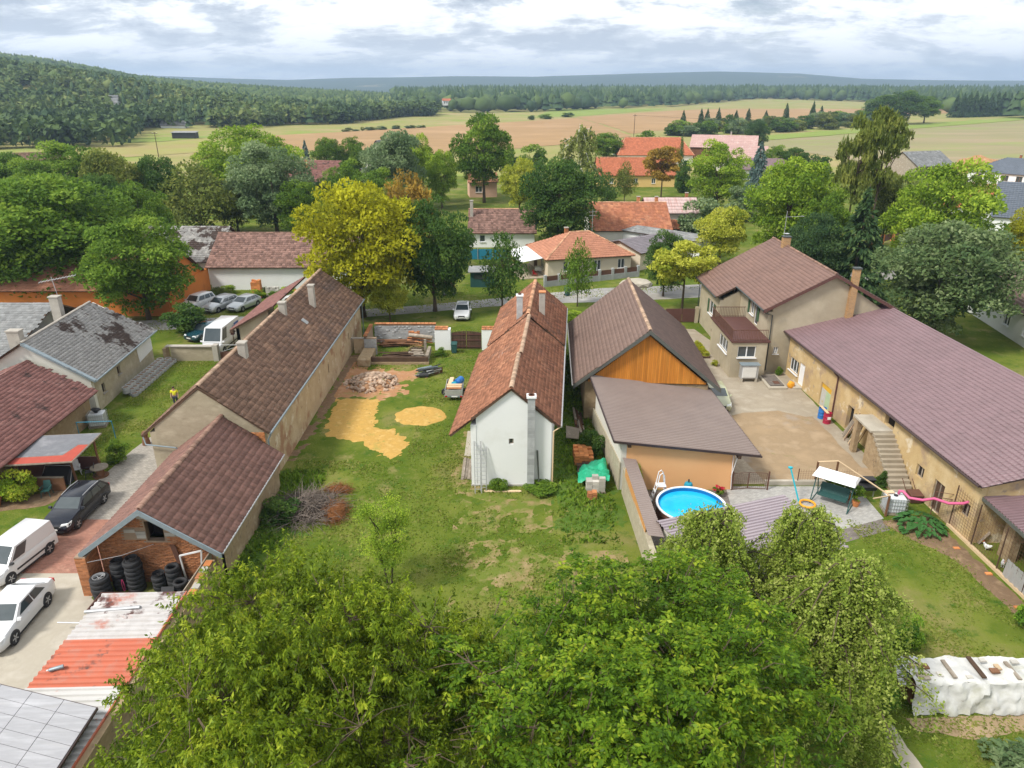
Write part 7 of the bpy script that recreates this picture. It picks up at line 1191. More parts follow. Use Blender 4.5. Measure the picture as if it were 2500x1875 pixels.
brick_stack('brick_pallet', 'two tier pallet of bright orange hollow bricks by the white long barn', -32.3, 87.0, 3, 3, 8, (.38, .25, .24), 'brick_orange', 1); brick_stack('brick_pallet', 'pallet of grey blocks next to the orange bricks by the white long barn', -30.6, 87.2, 4, 2, 4, (.4, .25, .25), 'block_pale', 2); brick_stack('brick_pallet', 'small low pile of orange bricks by the white long barn', -28.4, 87.6, 4, 2, 2, (.38, .25, .24), 'brick_orange', 3)
brick_stack('sheet_stack', 'stack of grey and white boards at the corner of the orange wall', -38.1, 76.9, 2, 3, 3, (.9, .35, .16), 'block_pale', 4, pallet=False)
# ================================================================ things in the middle yard
def logs(name, label, n, x0, x1, y0, y1, ln, rad, zmax, ang, mat, group, seed):
    r = random.Random(seed)
    for i in range(n):
        f = i / n; z = rad[1] + .02 + zmax * f * r.uniform(.6, 1); L = ln * r.uniform(.7, 1.15); a = ang + r.gauss(0, .13); rr = r.uniform(*rad); x = r.uniform(x0, x1); y = r.uniform(y0 + f * .2, y1 - f * .2); d = Vector((math.cos(a), math.sin(a), r.gauss(0, .04))) * L / 2
        single(name, MB().cyl(-d, d, rr, rr * r.uniform(.75, 1), n=8), mat, label, 'timber' if L > 1.5 else 'log', group, loc=(x, y, z + .02))
logs('pole', 'rough brown pole in the pile against the block wall', 26, -12.0, -10.6, 67.9, 69.0, 3.6, (.05, .09), .6, 0.02, 'timber_brown', 'poles in the block store', 1)
logs('branch_pole', 'grey barked branch pole in the heap behind the timber beam', 38, -11.6, -9.6, 64.0, 65.3, 2.2, (.04, .075), .6, .15, 'timber_dark', 'branch poles in the block store', 2)
logs('log', 'cut log piled beside the timber beam', 16, -9.4, -8.6, 63.9, 65.6, 1.1, (.09, .15), .6, .05, 'timber_grey', 'cut logs in the block store', 3)
logs('plank', 'reddish plank on top of the pole pile', 7, -10.0, -8.6, 67.8, 69.1, 2.2, (.07, .11), .95, -.2, 'brick_red', 'planks on the pole pile', 4)
single('trunk_section', MB().cyl((0, 0, 0), (2.4, -.5, -.1), .2, .17, n=12), 'timber_grey', 'thick pale tree trunk lying on the pole pile', 'log', loc=(-10.3, 68.6, 1.15)); single('square_post', MB().box(-.12, -.12, 0, .12, .12, 1.4), 'timber_grey', 'upright pale square post in the block store', 'post', loc=(-8.45, 66.4, .02)); brick_stack('brick_stack', 'neat stack of old red bricks on the pole pile by the block wall', -10.4, 68.9, 4, 1, 4, (.28, .3, .1), 'brick_red', 6, z=1.0, pallet=False)
def twigs(name, label, n, c, rad, ln, mat, seed, cat='brush pile', r0=.012):
    r = random.Random(seed); T = thing(name, label, cat, (c[0], c[1], 0)); mb = MB()
    for i in range(n):
        a = r.uniform(0, 6.28); q = r.random() ** .5; x, y = c[0] + math.cos(a) * rad[0] * q, c[1] + math.sin(a) * rad[1] * q; z = rad[2] * (1 - q * q) * r.uniform(.15, 1.1); d = Vector((r.gauss(0, 1), r.gauss(0, 1), r.gauss(0, .3))).normalized() * ln * r.uniform(.4, 1.2); p = Vector((x, y, max(.03, z))); e = p + d; e.z = max(.03, e.z); mb.tube([p, p.lerp(e, .5) + Vector((0, 0, r.uniform(0, .15))), e], [r0, r0 * .7, r0 * .3], 3)
    ob('core', MB().blob((c[0], c[1], rad[2] * .15), (rad[0] * .7, rad[1] * .7, rad[2] * .5), seed, .15, 2), 'bark_dark' if mat != 'twig_rust' else mat, T); stuff(ob('twigs', mb, mat, T)); return T
M('twig_grey', [(.20, .165, .14), (.15, .12, .10), (.27, .23, .2)], 3, .9, spec=.1); M('twig_rust', [(.24, .10, .04), (.17, .075, .03)], 3, .9, spec=.1); M('twig_straw', [(.34, .26, .11), (.26, .2, .09)], 3, .9, spec=.1)
twigs('brush_pile', 'big heap of grey bare branches beside the workshop wall', 850, (-12.6, 38.0), (2.0, 1.9, .9), 1.4, 'twig_grey', 1, r0=.022); twigs('brush_pile', 'heap of rust brown dry conifer branches next to the grey branches', 420, (-10.7, 37.6), (.8, 1.3, .8), .6, 'twig_rust', 2); twigs('brush_pile', 'smaller rust brown heap above the grey branches', 300, (-11.2, 40.3), (.95, .6, .5), .6, 'twig_rust', 3); twigs('straw_heap', 'heap of dry straw coloured cuttings in the block store', 300, (-9.3, 66.6), (1.3, .8, .9), .6, 'twig_straw', 4)
T = thing('rubble_heap', 'heap of broken stones and brick rubble on the bare soil', 'rubble', (-12.2, 58.6, 0)); M('rubble', [(.37, .26, .185), (.43, .33, .25), (.33, .19, .12)], 1.5, .95, .01, 12, spec=.1, tint=.25)
ob('core', MB().blob((-12.3, 58.6, .0), (1.7, 1.7, .55), 5, .12, 2), 'soil_red', T); rr = random.Random(4); RB = []
for i in range(6): b = MB().blob((0, 0, 0), (1, .8, .7), 50 + i, .28); me = bpy.data.meshes.new('stone'); me.from_pydata(b.v, [], b.f); me.materials.append(MATS['rubble']); RB.append(me)
for i in range(290):
    a = rr.uniform(0, 6.28); q = rr.random() ** .6; x, y = -12.3 + math.cos(a) * 2.35 * q, 58.6 + math.sin(a) * 2.3 * q; z = max(.04, .66 * (1 - q * q) * rr.uniform(.75, 1.05)); s = rr.choice([.09, .12, .15, .2, .27]) * rr.uniform(.8, 1.2); o = link('stone', RB[i % 6], T, None); o.matrix_basis = Matrix.Translation((x, y, z)) @ Matrix.Rotation(rr.uniform(0, 6), 4, 'Z') @ Matrix.Rotation(rr.uniform(-.6, .6), 4, 'X') @ Matrix.Diagonal((s, s, s, 1))
T = thing('scrap_pile', 'pile of dark metal and plastic profiles on the grass', 'scrap', (-7.4, 61.2, 0)); rr = random.Random(8)
for i in range(17): x, y = rr.uniform(-8.1, -6.9), rr.uniform(60.3, 61.9); a = rr.uniform(.2, .9); L = rr.uniform(1.2, 2.4); w_ = rr.uniform(.04, .12); d = Vector((math.cos(a), math.sin(a), 0)) * L / 2; n_ = Vector((-d.y, d.x, 0)).normalized() * w_; z = .03 + i * .03; c = Vector((x, y, z)); ob('profile', MB().hexa([c - d - n_, c + d - n_, c + d + n_, c - d + n_], [v + Vector((0, 0, .05)) for v in (c - d - n_, c + d - n_, c + d + n_, c - d + n_)]), ['plastic_black', 'gutter_dark', 'zinc', 'plastic_black', 'steel'][i % 5], T)
ob('brown_panel', MB().slab([(-7.0, 60.6, .05), (-6.3, 61.1, .05), (-6.3, 61.0, .6), (-7.0, 60.5, .55)], .03, (0, 1, 0)), 'rust', T); ob('black_roll', MB().cyl((-8.3, 60.0, .2), (-7.5, 60.1, .2), .2, n=12), 'plastic_black', T)
T = thing('car_trailer', 'small grey box trailer loaded with boards and a blue barrel', 'trailer', (-4.85, 55.9, 0)); x0, x1, y0, y1 = -5.55, -4.1, 54.75, 57.2
ob('bed', MB().box(x0, y0, .5, x1, y1, .56), 'timber_grey', T)
for b in [(x0, y0, x1, y0 + .04), (x0, y1 - .04, x1, y1), (x0, y0 + .04, x0 + .04, y1 - .04), (x1 - .04, y0 + .04, x1, y1 - .04)]: ob('side_panel', MB().box(b[0], b[1], .562, b[2], b[3], .98), 'steel', T)
for x in (x0 - .1, x1 + .1): wheel(T, x, 56.0, .3, .18, 5)
ob('rear_bar', MB().box(x0 - .05, y0 - .06, .36, x1 + .05, y0, .5), 'zinc', T); ob('tow_bar', MB().tube([(-4.85, 57.2, .5), (-4.85, 58.5, .45)], .04, 6), 'steel', T); ob('licence_plate', MB().box(-5.0, y0 - .08, .38, -4.5, y0 - .062, .48), 'plate_white', T)
for x in (x0, x1 - .2): ob('taillight', MB().box(x, y0 - .08, .38, x + .2, y0 - .062, .49), 'lamp_red', T)
T = thing('barrel', 'bright blue plastic barrel lying in the car trailer', 'barrel', (-4.4, 56.4, .8)); M('plastic_bluebright', [(.02, .16, .48), (.02, .14, .42)], 3, .35, spec=.5); ob('body', MB().tube([(-4.65, 56.1, 1.1), (-4.6, 56.15, 1.1), (-4.3, 56.75, 1.15), (-4.28, 56.82, 1.15)], [.2, .3, .3, .22], 16), 'plastic_bluebright', T, smooth=True)
M('plastic_turq', [(.02, .30, .42), (.02, .26, .38)], 3, .5); single('turquoise_bag', MB().blob((0, 0, .15), (.32, .25, .25), 9, .25, 2), 'plastic_turq', 'turquoise bag in the car trailer', 'bag', loc=(-4.85, 56.0, .85))
for i in range(5): single('board', MB().box(-.16, -.9, 0, .16, .9, .05), 'timber_pale', 'pale board lying lengthwise in the car trailer', 'board', 'boards in the car trailer', loc=(-5.3 + .04 * i, 56.1 + .1 * i, .75 + .07 * i))
for i in range(4): single('cross_board', MB().box(-.62, -.14, 0, .62, .14, .06), 'timber_pale' if i else 'brick_red', 'reddish board laid across the tail of the car trailer', 'board', 'cross boards in the car trailer', loc=(-4.8, 55.1 + .14 * i, .99 + .06 * (i % 2) * .5 + .035 * i))
def bin_(label, x, y, rz): T = thing('wheelie_bin', label, 'bin', (x, y, .012), rz, None, True); ob('body', MB().hexa([(-.22, -.25, .05), (.22, -.25, .05), (.22, .22, .05), (-.22, .22, .05)], [(-.29, -.33, .95), (.29, -.33, .95), (.29, .33, .95), (-.29, .33, .95)]), 'plastic_green', T); ob('lid', MB().hexa([(-.31, -.36, .952), (.31, -.36, .952), (.31, .37, .952), (-.31, .37, .952)], [(-.27, -.3, 1.03), (.27, -.3, 1.03), (.28, .37, 1.06), (-.28, .37, 1.06)]), 'plastic_green', T); [ob('wheel', MB().cyl((s * .25, .25, .1), (s * .31, .25, .1), .1, n=12), 'tyre_rubber', T) for s in (-1, 1)]; ob('handle', MB().tube([(-.25, .4, .93), (.25, .4, .93)], .02, 5), 'plastic_green', T)
bin_('dark green wheelie bin in front of the brown gate', -5.65, 66.5, 0); p = G(1385, 722); bin_('black wheelie bin standing on the lane edge', p.x, p.y, .4)
def ladder(label, a, b, w, mat, rungs, name='ladder'):
    T = thing(name, label, 'ladder', a); a, b = Vector(a), Vector(b); d = Vector((w, 0, 0)); [ob('stile', MB().tube([a + d * s, b + d * s], .03, 5), mat, T) for s in (0, 1)]; [ob('rung', MB().tube([a.lerp(b, (i + 1) / (rungs + 1)), a.lerp(b, (i + 1) / (rungs + 1)) + d], .018, 5), mat, T) for i in range(rungs)]; return T
ladder('aluminium ladder leaning on the white gable, the longer one', (-2.35, 40.0, .01), (-2.4, 40.9, 3.3), .42, 'steel', 11); ladder('short aluminium ladder section leaning behind the longer one', (-2.0, 40.25, .01), (-2.0, 40.92, 2.9), .36, 'steel', 10)
single('rain_pipe', MB().tube([(1.75, 40.7, .05), (1.62, 40.95, 2.6)], .05, 8), 'trim_green_grey', 'dark green pipe leaning beside the block chimney', 'pipe')
for i in range(9): single('plank', MB().box(-.09, -1.3, 0, .09, 1.3, .05), 'timber_grey', 'weathered plank stacked along the side wall of the white cottage', 'plank', 'planks beside the cottage', loc=(-3.3 + (i % 4) * .2 + .02 * (i // 4), 43.0 + (i % 3) * .12, .02 + .055 * (i // 4)))
single('paving_slab', MB().box(-.35, -2, 0, .35, 2, .05), 'concrete_yard', 'pale slab path along the side wall of the white cottage', 'slab', loc=(-3.0, 47.0, .012)); single('gable_plank', MB().box(-1.2, -.1, 0, 1.2, .1, .05), 'timber_pale', 'pale plank lying at the foot of the white gable', 'plank', loc=(-.6, 40.25, .012))
brick_stack('brick_pile', 'long pile of old orange roof tiles between the two houses', 4.3, 43.6, 4, 6, 6, (.32, .3, .13), 'brick_orange', 11, pallet=False); brick_stack('tile_pile', 'dark pile of old tiles next to the orange pile', 4.4, 42.2, 3, 4, 4, (.34, .3, .12), 'timber_dark', 12, pallet=False); brick_stack('block_pallet', 'pallet of beige hollow blocks in front of the green tarpaulin', 4.75, 40.0, 3, 2, 4, (.4, .3, .24), 'block_pale', 13); brick_stack('tile_pile', 'small stack of salmon roof tiles beside the beige blocks', 4.75, 39.15, 2, 1, 8, (.3, .4, .07), 'brick_red', 14, pallet=False)
single('board_cover', MB().slab([(3.9, 46.6, .7), (4.8, 46.6, .6), (5.0, 48.0, .75), (4.0, 48.2, .9)], .04), 'timber_grey', 'grey board lid lying on the timber between the houses', 'board')
M('tarp_green', [(.02, .36, .19), (.015, .31, .16), (.03, .42, .24)], 2.5, .45, .03, 5, spec=.4)
V = []; nn = 22
for i in range(nn):
    for j in range(nn): x, y = 4.3 + 2.0 * i / (nn - 1), 40.6 + 3.0 * j / (nn - 1) * (.55 + .45 * i / (nn - 1)); z = .62 + .35 * mnoise.noise((x * 1.7, y * 1.7, 1)) + .12 * mnoise.noise((x * 5, y * 5, 2)) - .5 * (max(0, abs(i / (nn - 1) - .5) * 2 - .75) + max(0, abs(j / (nn - 1) - .5) * 2 - .75)) + .3 * (i / nn); V.append((x + .12 * mnoise.noise((x * 2, y * 2, 7)), y, max(.03, z)))
tb = MB(); tb.add(V, [(i * nn + j, (i + 1) * nn + j, (i + 1) * nn + j + 1, i * nn + j + 1) for i in range(nn - 1) for j in range(nn - 1)]); single('tarpaulin', tb, 'tarp_green', 'crumpled bright green tarpaulin over the piles between the houses', 'tarpaulin', smooth=True)
for i in range(16): single('old_timber', MB().box(-.08, -1.1, 0, .08, 1.1, .1), ['timber_grey', 'timber_brown', 'timber_dark'][i % 3], 'old beam in the timber heap along the stone barn wall', 'timber', 'old timber along the stone barn', loc=(4.9 + .12 * (i % 5), 49.3 + (i % 4) * .7, .02 + .11 * (i // 5)))
# ================================================================ things on the right
T = thing('swimming_pool', 'round above ground pool with brown steel wall, white rim and bright blue cover', 'pool', (10.65, 36.9, 0))
M('pool_blue', [(.015, .44, .78), (.02, .48, .80), (.012, .39, .74)], .9, .16, .02, 1.6, spec=.6, over=((.12, .42, .70), .7, .66, .74)); M('pool_liner', [(.01, .16, .40), (.01, .14, .36)], 2, .4)
ob('wall', MB().lathe([(2.02, 0.014), (2.02, 1.08), (1.98, 1.08), (1.98, 0.03)], 48, (10.65, 36.9, 0)), 'rust', T, smooth=True); ob('rim', MB().lathe([(1.95, 1.09), (2.08, 1.09), (2.08, 1.15), (1.95, 1.15)], 48, (10.65, 36.9, 0), closed=True), 'pvc_white', T, smooth=True); ob('liner', MB().lathe([(1.965, .8), (1.965, 1.1), (1.95, 1.1), (1.95, .8)], 48, (10.65, 36.9, 0), closed=True), 'pool_liner', T); ob('water_cover', MB().lathe([(1.96, .88), (1.9, .9), (1.0, .91), (0.02, .915)], 48, (10.65, 36.9, 0)), 'pool_blue', T, smooth=True)
T = thing('pool_ladder', 'white A frame pool ladder beside the pool', 'ladder', (9.0, 38.9, 0))
for s in (0, .5): ob('hoop', MB().tube([(8.55, 38.5 + s * .9, .02), (8.95, 38.75 + s * .8, 1.2), (9.1, 38.85 + s * .8, 2.0), (9.25, 38.9 + s * .8, 2.1), (9.4, 38.95 + s * .8, 1.9), (9.5, 39.05 + s * .8, 1.2), (9.75, 39.2 + s * .9, .02)], .03, 6), 'pvc_white', T, smooth=True)
ob('platform', MB().box(8.93, 38.75, 1.2, 9.53, 39.25, 1.25), 'pvc_white', T)
for i in range(3): ob('rung', MB().box(8.58 + .1 * i, 38.55 + .06 * i, .3 + .3 * i, 8.7 + .1 * i, 38.98 + .06 * i, .34 + .3 * i), 'pvc_white', T); ob('rung', MB().box(9.58 - .05 * i, 39.1, .3 + .3 * i, 9.7 - .05 * i, 39.6, .34 + .3 * i), 'pvc_white', T)
T = thing('pool_filter', 'small turquoise pool filter hung at the pool rim against the orange wall', 'pool filter', (11.1, 39.6, 0)); ob('tank', MB().lathe([(.02, .02), (.22, .02), (.28, .9), (.22, 1.05), (.02, 1.1)], 12, (11.1, 39.55, 0)), 'plastic_turq', T, smooth=True); ob('valve', MB().cyl((11.1, 39.55, 1.08), (11.1, 39.55, 1.3), .05, n=8), 'gutter_dark', T)
tree('small_thuja', 'slim young thuja against the orange wall', 'column', 'golden', 8.0, 40.0, .6, 2.1, cat='bush')
T = thing('geranium', 'pink red geranium bush at the orange wall', 'flowers', (13.1, 39.8, .012), 0, None, True); me, _c = crown_mesh('foliage', 5, 900, 14, .3, .3, .42, .09, .07, mat='leaf_green'); link('foliage', me, T); leafmat('petal', (.55, .02, .05), (.65, .03, .08), (.7, .08, .12)); me, _c = crown_mesh('blossom', 6, 160, 10, .5, .22, .42, .1, .09, mat='petal'); link('blossom', me, T)
def mesh_panel(mb, a, b, z0, z1, st=.12, r=.006):
    a, b = Vector(a), Vector(b); L = (b - a).length; n = int(L / st)
    for i in range(n + 1): p = a.lerp(b, i / n); mb.tube([(p.x, p.y, z0), (p.x, p.y, z1)], r, 3)
    for k in range(int((z1 - z0) / st) + 1): z = z0 + k * st; mb.tube([(a.x, a.y, z), (b.x, b.y, z)], r, 3)
T = thing('wire_gate', 'low rusty wire mesh double gate beside the orange wall', 'gate', (15.2, 40.5, 0)); fr = MB()
for a, b in (((14.2, 40.45), (15.2, 40.6)), ((15.25, 40.6), (16.35, 40.5))): fr.tube([(*a, .05), (*a, 1.2), (*b, 1.2), (*b, .05), (*a, .05)], .025, 5); m_ = MB(); mesh_panel(m_, (*a, 0), (*b, 0), .1, 1.15); ob('wire_mesh', m_, 'rust', T)
ob('gate_frame', fr, 'rust', T)
for x in (14.12, 16.42): ob('gate_post', MB().box(x, 40.42, .01, x + .08, 40.5, 1.35), 'rust', T)
T = thing('kerb_wall', 'low concrete kerb wall between the terrace and the courtyard', 'wall', (19, 41, 0)); ob('wall', MB().box(16.5, 41.0, 0, 22.6, 41.25, .32), 'concrete_yard', T)
for x in (18.6, 20.6): ob('post', MB().box(x, 41.08, .322, x + .05, 41.13, 1.2), 'rust', T)
m_ = MB(); mesh_panel(m_, (18.6, 41.1, 0), (22.4, 41.1, 0), .35, 1.15, .16, .005); ob('wire_mesh', m_, 'rust', T)
T = thing('garden_swing', 'garden swing seat with white canopy and dark green frame on the paved terrace', 'swing', (20.0, 38.9, 0), R(-38), None, True)
ob('canopy', MB().hexa([(-1.25, -.75, 1.85), (1.25, -.75, 1.85), (1.25, .75, 1.85), (-1.25, .75, 1.85)], [(-1.15, -.35, 2.05), (1.15, -.35, 2.05), (1.15, .35, 2.05), (-1.15, .35, 2.05)]), 'pvc_white', T)
for s in (-1, 1): ob('side_frame', MB().tube([(s * 1.1, -.85, .02), (s * 1.1, -.1, 1.8), (s * 1.1, .1, 1.8), (s * 1.1, .85, .02)], .035, 6).tube([(s * 1.1, -.85, .05), (s * 1.1, .85, .05)], .03, 6), 'plastic_green', T); ob('seat_arm', MB().tube([(s * .85, -.3, .5), (s * .85, -.35, .8), (s * .85, .1, .85), (s * .85, .35, .9)], .025, 5), 'plastic_green', T)
ob('seat', MB().box(-.85, -.35, .45, .85, .2, .52), 'plastic_green', T); ob('backrest', MB().slab([(-.85, .2, .52), (.85, .2, .52), (.85, .42, 1.05), (-.85, .42, 1.05)], .04, (0, 1, 0)), 'plastic_green', T)
M('plastic_cyan', [(.02, .42, .52), (.02, .38, .47)], 3, .5); M('plastic_orange', [(.78, .36, .03), (.72, .32, .03)], 3, .5)
T = thing('play_pole', 'turquoise pole with knob beside an orange ring on the terrace', 'toy', (17.6, 39.0, 0)); ob('pole', MB().tube([(17.9, 38.7, .02), (17.35, 39.5, 2.1)], .05, 8), 'plastic_cyan', T); ob('knob', MB().blob((17.33, 39.53, 2.15), (.17, .12, .1), 2, .1, 1), 'plastic_cyan', T); ob('ring', MB().tube([(18.3 + .45 * math.cos(t), 38.5 + .45 * math.sin(t), .18) for t in np.linspace(0, 6.28, 20)], .07, 7), 'plastic_orange', T)
T = thing('clothes_frame', 'pale timber rail frame along the vegetable bed', 'frame', (22, 39, 0)); q = [(19.9, 41.4, 1.55), (21.2, 41.4, 1.6), (22.6, 37.35, 1.45), (21.5, 37.1, 1.4)]
for a, b in zip(q[:-1], q[1:]): ob('rail', MB().tube([a, b], .045, 5), 'timber_pale', T)
for p in q[:3]: ob('post', MB().box(p[0] - .05, p[1] - .05, .01, p[0] + .05, p[1] + .05, p[2] - .02), 'timber_brown', T)
for i, (x, y) in enumerate([(20.5, 40.6), (20.9, 39.9), (21.2, 39.3), (21.3, 38.5)]):
    T = thing('potted_shrub', ['potted green shrub by the kerb wall', 'potted green shrub behind the swing', 'shrub in a terracotta pot beside the timber rail', 'leafy shrub in an orange pot in front of the water tank'][i], 'potted plant', (x, y, .015), 0, 'potted shrubs', True); ob('pot', MB().lathe([(.16, 0), (.22, .3), (.24, .3), (.24, .36), (.18, .36)], 14), 'brick_orange', T); me, _c = crown_mesh('foliage', 200 + i, 1600, 22, .85, .5, .5, .1, .06, mat='leaf_green'); link('foliage', me, T)
ibc('water_tank', 'caged water tank with a pink hose end resting on it, by the outside steps', 23.3, 37.9, R(-8)); single('yellow_board', MB().box(-.25, -.15, 0, .25, .15, .04), 'timber_pale', 'small yellow slatted board on the caged tank by the steps', 'board', loc=(23.05, 38.2, 1.19))
M('hose_rose', [(.62, .12, .26), (.56, .10, .23)], 2, .45, spec=.4); single('drain_hose', MB().tube([(23.5, 38.0, 1.2), (23.5, 37.95, 1.42), (23.65, 37.85, 1.45), (23.9, 37.5, 1.2), (24.4, 37.0, 1.35), (24.8, 36.6, 1.7), (25.3, 36.0, 1.75), (25.8, 35.5, 2.05), (26.2, 35.1, 2.55)], .085, 9), 'hose_rose', 'thick pink drain hose sagging from the poultry run roof to the caged tank', 'hose', smooth=True)
T = thing('barbecue', 'black kettle barbecue with lid open beside the caged tank', 'barbecue', (22.5, 39.7, 0)); ob('bowl', MB().hexa([(22.1, 39.4, .55), (22.9, 39.4, .55), (22.9, 39.9, .55), (22.1, 39.9, .55)], [(22.0, 39.3, .85), (23.0, 39.3, .85), (23.0, 40, .85), (22.0, 40, .85)]), 'plastic_black', T); ob('lid', MB().hexa([(22.0, 39.95, .86), (23, 39.95, .86), (23, 40.05, .86), (22, 40.05, .86)], [(22.05, 39.6, 1.2), (22.95, 39.6, 1.2), (22.9, 40.05, 1.25), (22.1, 40.05, 1.25)]), 'plastic_black', T)
for x in (22.1, 22.9): ob('leg', MB().box(x - .03, 39.6, .01, x + .03, 39.66, .55), 'steel', T)
T = thing('rhubarb', 'clump of rhubarb with big glossy dark green leaves below the pink hose', 'plant', (24.0, 36.1, .012), 0, None, True); r_ = np.random.default_rng(3)
T_rh = leafmat('leaf_rhubarb', (.07, .19, .05), (.13, .28, .06), (.24, .40, .10), rough=.35)
for i in range(130):
    a = r_.uniform(0, 6.28); q_ = r_.random() ** .5 * 1.4; s = r_.uniform(.13, .27); c = Vector((math.cos(a) * q_, math.sin(a) * q_, .75 * (1 - (q_ / 1.6) ** 2) + r_.uniform(-.05, .1))); u = Vector((math.cos(a), math.sin(a), -.2)).normalized(); v = u.cross(Vector((0, 0, 1))).normalized(); n_ = v.cross(u)
    ob('leaf', MB().add([c - u * s * .8, c + v * s * .8 + n_ * .05 - u * .2 * s, c + v * s * .55 + u * s * .5, c + u * s * 1.05 - n_ * .06, c - v * s * .55 + u * s * .5, c - v * s * .8 + n_ * .05 - u * .2 * s, c + n_ * -.04], [(0, 1, 6), (1, 2, 6), (2, 3, 6), (3, 4, 6), (4, 5, 6), (5, 0, 6)]), 'leaf_rhubarb', T)
single('wheelbarrow_tray', MB().hexa([(-.3, -.25, .05), (.3, -.25, .05), (.3, .25, .05), (-.3, .25, .05)], [(-.4, -.35, .6), (.4, -.35, .6), (.4, .35, .7), (-.4, .35, .7)]).tube([(-.3, .1, .2), (-.6, .7, 1.3)], .025, 5).tube([(.3, .1, .2), (.1, .8, 1.2)], .025, 5), 'rust', 'rusty wheelbarrow tipped up against the ochre wall', 'wheelbarrow', loc=(25.15, 39.0, .012))
T = thing('run_gate', 'tall rusty mesh gate at the corner of the poultry run', 'gate', (25.4, 36.6, 0)); ob('gate_frame', MB().tube([(25.0, 36.9, .02), (25.0, 36.9, 2.0), (26.0, 36.5, 2.0), (26.0, 36.5, .02)], .03, 5).tube([(25.0, 36.9, 1.65), (26, 36.5, 1.65)], .025, 5), 'rust', T); m_ = MB(); mesh_panel(m_, (25.0, 36.9, 0), (26, 36.5, 0), .1, 1.6, .12, .005); ob('wire_mesh', m_, 'rust', T)
def hen(label, x, y, rz):
    T = thing('hen', label, 'hen', (x, y, .0), rz, None, True); skinned('body', [(0, 0, .26), (-.12, 0, .28), (-.24, 0, .4), (.1, 0, .3), (.16, 0, .42), (.2, 0, .46), (.01, .05, .16), (.02, .05, .02), (.01, -.05, .16), (.02, -.05, .02)], [(0, 1), (1, 2), (0, 3), (3, 4), (4, 5), (0, 6), (6, 7), (0, 8), (8, 9)], [.13, .11, .035, .1, .05, .045, .03, .012, .03, .012], 'pvc_white', T); ob('comb', MB().box(.17, -.01, .49, .23, .01, .54), 'lamp_red', T); ob('beak', MB().cyl((.24, 0, .46), (.29, 0, .45), .015, .003, n=5), 'plastic_orange', T)
hen('white hen near the leaning board in the poultry run', 26.6, 33.9, 2.4); hen('white hen next to the stone pier in the poultry run', 26.5, 32.3, 4.2)
for x, y in ((25.0, 34.0), (25.4, 31.7), (25.2, 29.0)): single('brick_fragment', MB().box(-.16, -.1, 0, .16, .1, .08), 'brick_orange', 'broken brick lying on the mulch strip by the poultry run', 'brick', 'bricks on the mulch', loc=(x, y, .015))
T = thing('heat_pump', 'pale metal heat pump cabinet on feet in front of the grey house', 'heat pump', (20.8, 59.1, 0)); ob('cabinet', MB().box(20.1, 58.85, .35, 21.6, 59.45, 1.6), 'steel', T); ob('grille', MB().box(20.2, 58.8, .45, 21.4, 58.848, 1.5), 'pvc_white', T); ob('top_cover', MB().box(20.0, 58.7, 1.602, 21.7, 59.5, 1.66), 'zinc', T)
for i in range(9): ob('slat', MB().box(20.22, 58.78, .5 + i * .11, 21.38, 58.799, .54 + i * .11), 'plaster_offwhite', T)
for x in (20.15, 21.4): ob('foot', MB().box(x, 58.8, .012, x + .15, 59.4, .348), 'concrete_yard', T)
T = thing('cellar_cover', 'rectangular concrete well cover with iron hatch beside the downpipe', 'well cover', (22.9, 58.6, 0)); ob('slab', MB().box(22.1, 57.2, .012, 23.7, 60.2, .2), 'concrete_yard', T, bevel=.03); ob('upper_slab', MB().box(22.3, 57.5, .203, 23.5, 59.9, .28), 'paver_dark', T); ob('hatch', MB().box(22.75, 57.8, .283, 23.25, 58.4, .31), 'rust', T)
tree('potted_palm', 'spiky green plant at the corner of the grey house', 'bush', 'green', 24.1, 60.6, .7, .8, cat='bush'); single('orange_sack', MB().blob((0, 0, .28), (.3, .26, .35), 3, .15, 2), 'plastic_orange', 'orange sack standing beside the white stable door', 'sack', loc=(24.1, 57.6, .012)); tree('flower_tub', 'small flower tub beside the annex', 'bush', 'ygreen', 18.9, 62.9, .7, .6, cat='bush')
def drum(label, x, y, mat, lab): T = thing('drum', label, 'drum', (x, y, .016), 0, None, True); ob('body', MB().lathe([(.29, 0), (.3, .02), (.29, .05), (.29, .28), (.305, .3), (.29, .32), (.29, .56), (.305, .58), (.29, .6), (.29, .85), (.3, .88), (.27, .88), (.26, .7)], 20), mat, T, smooth=True); lab and ob('label_patch', MB().box(-.12, -.305, .4, .14, -.285, .62), 'plate_white', T)
M('drum_red', [(.36, .015, .05), (.32, .012, .045)], 3, .4, spec=.5); drum('blue plastic drum against the ochre stable wall', 24.3, 51.4, 'plastic_bluebright', False); drum('dark red steel drum with white label beside the blue drum', 24.35, 50.5, 'drum_red', True); single('drum_plank', MB().box(-.1, -.7, 0, .1, .7, .05), 'timber_pale', 'pale plank laid across the two drums', 'plank', loc=(24.25, 51.0, .9))
for i in range(9): x = wx(47) - .1; y = 48.0 - i * .26; single('leaning_pole', MB().tube([(-.75 - .05 * (i % 3), 0, 0), (0, .15 * (-1) ** i, 1.9 + .12 * (i % 4))], .03, 5), ['timber_grey', 'timber_pale', 'timber_brown'][i % 3], 'pole leaning against the ochre stable wall beside the dark opening', 'pole', 'poles leaning on the stable', loc=(x - .02, y, .02))
single('leaning_sheet', MB().slab([(-.6, -.35, 0), (-.6, .35, 0), (-.05, .35, 1.2), (-.05, -.35, 1.2)], .03, (0, 0, 1)), 'timber_grey', 'weathered board leaning at the foot of the stable wall', 'board', loc=(wx(48) - .05, 48.2, .016)); tree('stair_plant', 'leafy weed growing in the arch of the outside steps', 'bush', 'deep', 24.0, 40.9, .8, 1.1, cat='bush')
